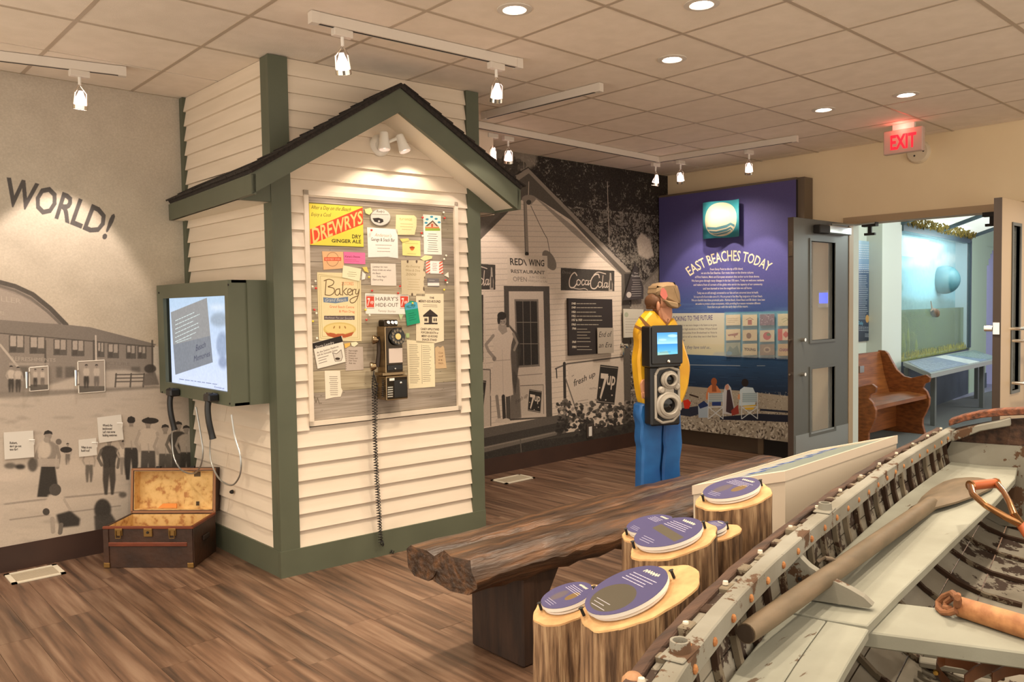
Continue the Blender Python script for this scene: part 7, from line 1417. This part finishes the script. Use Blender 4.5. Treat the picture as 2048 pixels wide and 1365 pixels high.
MB().tube([at_z(1631, 1133, ZB+.06), at_z(1638, 1122, ZB+.09), at_z(1650, 1117, ZB+.10), at_z(1664, 1119, ZB+.09), at_z(1672, 1124, ZB+.08)], .006, 8).build('cord', mat('grey_rope', (110, 96, 80), .9), lp, smooth=True)
M_cop = mat('copper_metal', (176, 128, 84), .25, .9); M_redw = mat('red_brown_grip', (176, 90, 46), .5)
sv = thing('shovel', 'shovel with an orange-brown D-shaped grip leaning in the boat at the right edge', 'shovel', tuple(at_z(2040, 1055, .7)))
zg_ = .78; g0, g1 = at_z(1941, 972, zg_), at_z(1992, 967, zg_); fk = at_z(2042, 1050, .70); ex_ = at_z(2110, 1150, .58)
MB().tube([g0, g0*.95+g1*.05, g0*.05+g1*.95, g1], [.015, .017, .017, .015], 14).build('grip', M_redw, sv, smooth=True)
MB().tube([g0, at_z(1946, 990, .775), at_z(1972, 1012, .76), at_z(2010, 1034, .73), fk], [.0125, .011, .011, .012, .014], 10).build('fork_arm', M_cop, sv, smooth=True); MB().tube([g1, at_z(2008, 985, .775), at_z(2019, 1006, .76), at_z(2028, 1030, .735), fk], [.012, .010, .010, .012, .014], 10).build('fork_arm', M_cop, sv, smooth=True)
for p in (g0, g1): MB().lathe([(.019, -.004), (.019, .004), (0, .005)], 12, p, nrm(g1-g0)).build('grip_end', M_cop, sv)
MB().tube([fk, ex_, at_z(2200, 1280, .42)], [.016, .018, .018], 12).build('handle', M_redw, sv, smooth=True)
zr_ = ZB-.030+.028
rl = thing('roller', 'round wooden net roller resting on the thwart of the boat', 'roller', tuple(at_z(2000, 1240, zr_)))
r0, r1 = at_z(1916, 1213, zr_), at_z(2130, 1280, zr_)
MB().tube([r0, r0+(r1-r0)*.02, r0+(r1-r0)*.5, r1], [.022, .027, .029, .030], 18).build('barrel', mat('roller_wood', (196, 140, 92), .6, c2=(160, 106, 66), scale=4, stretch=(2, 8, 8), bump=.3), rl, smooth=True)
M_rope = mat('brown_rope', (150, 100, 66), .8, c2=(120, 78, 50), scale=30)
rp = thing('rope_loop', 'brown rope loop tied at the end of the wooden roller', 'rope', tuple(r0))
MB().tube([at_z(1915, 1196, zr_+.04), at_z(1905, 1187, zr_+.03), at_z(1888, 1194, zr_+.01), at_z(1877, 1206, zr_-.01), at_z(1877, 1218, zr_-.02), at_z(1886, 1226, zr_-.02), at_z(1900, 1226, zr_-.01), at_z(1912, 1222, zr_)], .009, 8).build('loop', M_rope, rp, smooth=True)
MB().tube([at_z(1914, 1190, zr_+.045), at_z(1916, 1200, zr_+.03), at_z(1914, 1212, zr_+.01)], .010, 8).build('loop', M_rope, rp, smooth=True); MB().tube([at_z(1905, 1196, zr_+.02), at_z(1892, 1206, zr_), at_z(1890, 1216, zr_-.01), at_z(1900, 1218, zr_)], .008, 8).build('loop', M_rope, rp, smooth=True)
M_lea = mat('brown_leather', (150, 94, 56), .5, c2=(112, 66, 40), scale=8)
sp2 = thing('leather_harness', 'coiled brown leather straps in the bottom of the boat', 'strap', tuple(at_z(1950, 1345, .45)))
def band(px, w_, z0, name='strap'):
    P = [at_z(x, y, z) for x, y, z in px]; MB().slab([[p, p+np.array([0, 0, w_])] for p in P], lambda i, j: BA*.006+BN*.003).build(name, M_lea, sp2, smooth=True)
band([(1960, 1352, .45), (1925, 1338, .45), (1890, 1332, .45), (1876, 1338, .45), (1874, 1350, .45), (1884, 1366, .45), (1900, 1385, .45)], .03, 0)
band([(2075, 1325, .47), (2048, 1334, .47), (2010, 1340, .47), (1975, 1350, .47), (1950, 1362, .47), (1930, 1380, .47)], .035, 0); band([(2075, 1352, .47), (2040, 1350, .47), (2010, 1356, .47), (1985, 1370, .47)], .03, 0)
MB().lathe([(.008, 0), (.006, .006), (0, .007)], 10, at_z(1872, 1346, .47), -BA).build('buckle_stud', mat('stud_brass', (206, 164, 84), .3, .9), sp2)
bx = thing('wooden_block', 'rust-brown wooden pulley block under the thwart at the frame edge', 'block', tuple(at_z(2030, 1335, .42)))
c_ = at_z(2022, 1334, .40); MB().obox(c_-BA*.05-BN*.08, BA*.10, BN*.12, (0, 0, .075)).build('cheek', mat('block_wood', (176, 112, 60), .6, c2=(140, 84, 44), scale=8), bx, bevel=.01)
g = MB()
for k in range(9): g.lathe([(.012, -.004), (.015, 0), (.012, .004), (.008, 0), (.012, -.004)], 10, c_-BN*(.07-.02*k)+np.array([0, 0, .095])+BA*(.03+.01*(k % 2)), nrm((.3*(k % 2), .6, .6)), cap=False)
g.build('chain', mat('mossy_chain', (112, 98, 58), .7, .4, c2=(70, 56, 34), scale=40), bx)
pt = thing('round_post', 'rounded light wooden post end at the bottom edge beside the boat', 'post', tuple(at_z(1266, 1352, .80)*np.array([1, 1, 0])))
c_ = at_z(1266, 1345, .80); MB().lathe([(.022, -.80), (.022, -.03), (.020, -.012), (.012, -.003), (0, 0)], 16, c_, (0, 0, 1)).build('post_body', mat('post_wood', (186, 140, 100), .6, c2=(160, 116, 80), scale=6, stretch=(6, 6, 1)), pt, smooth=True)
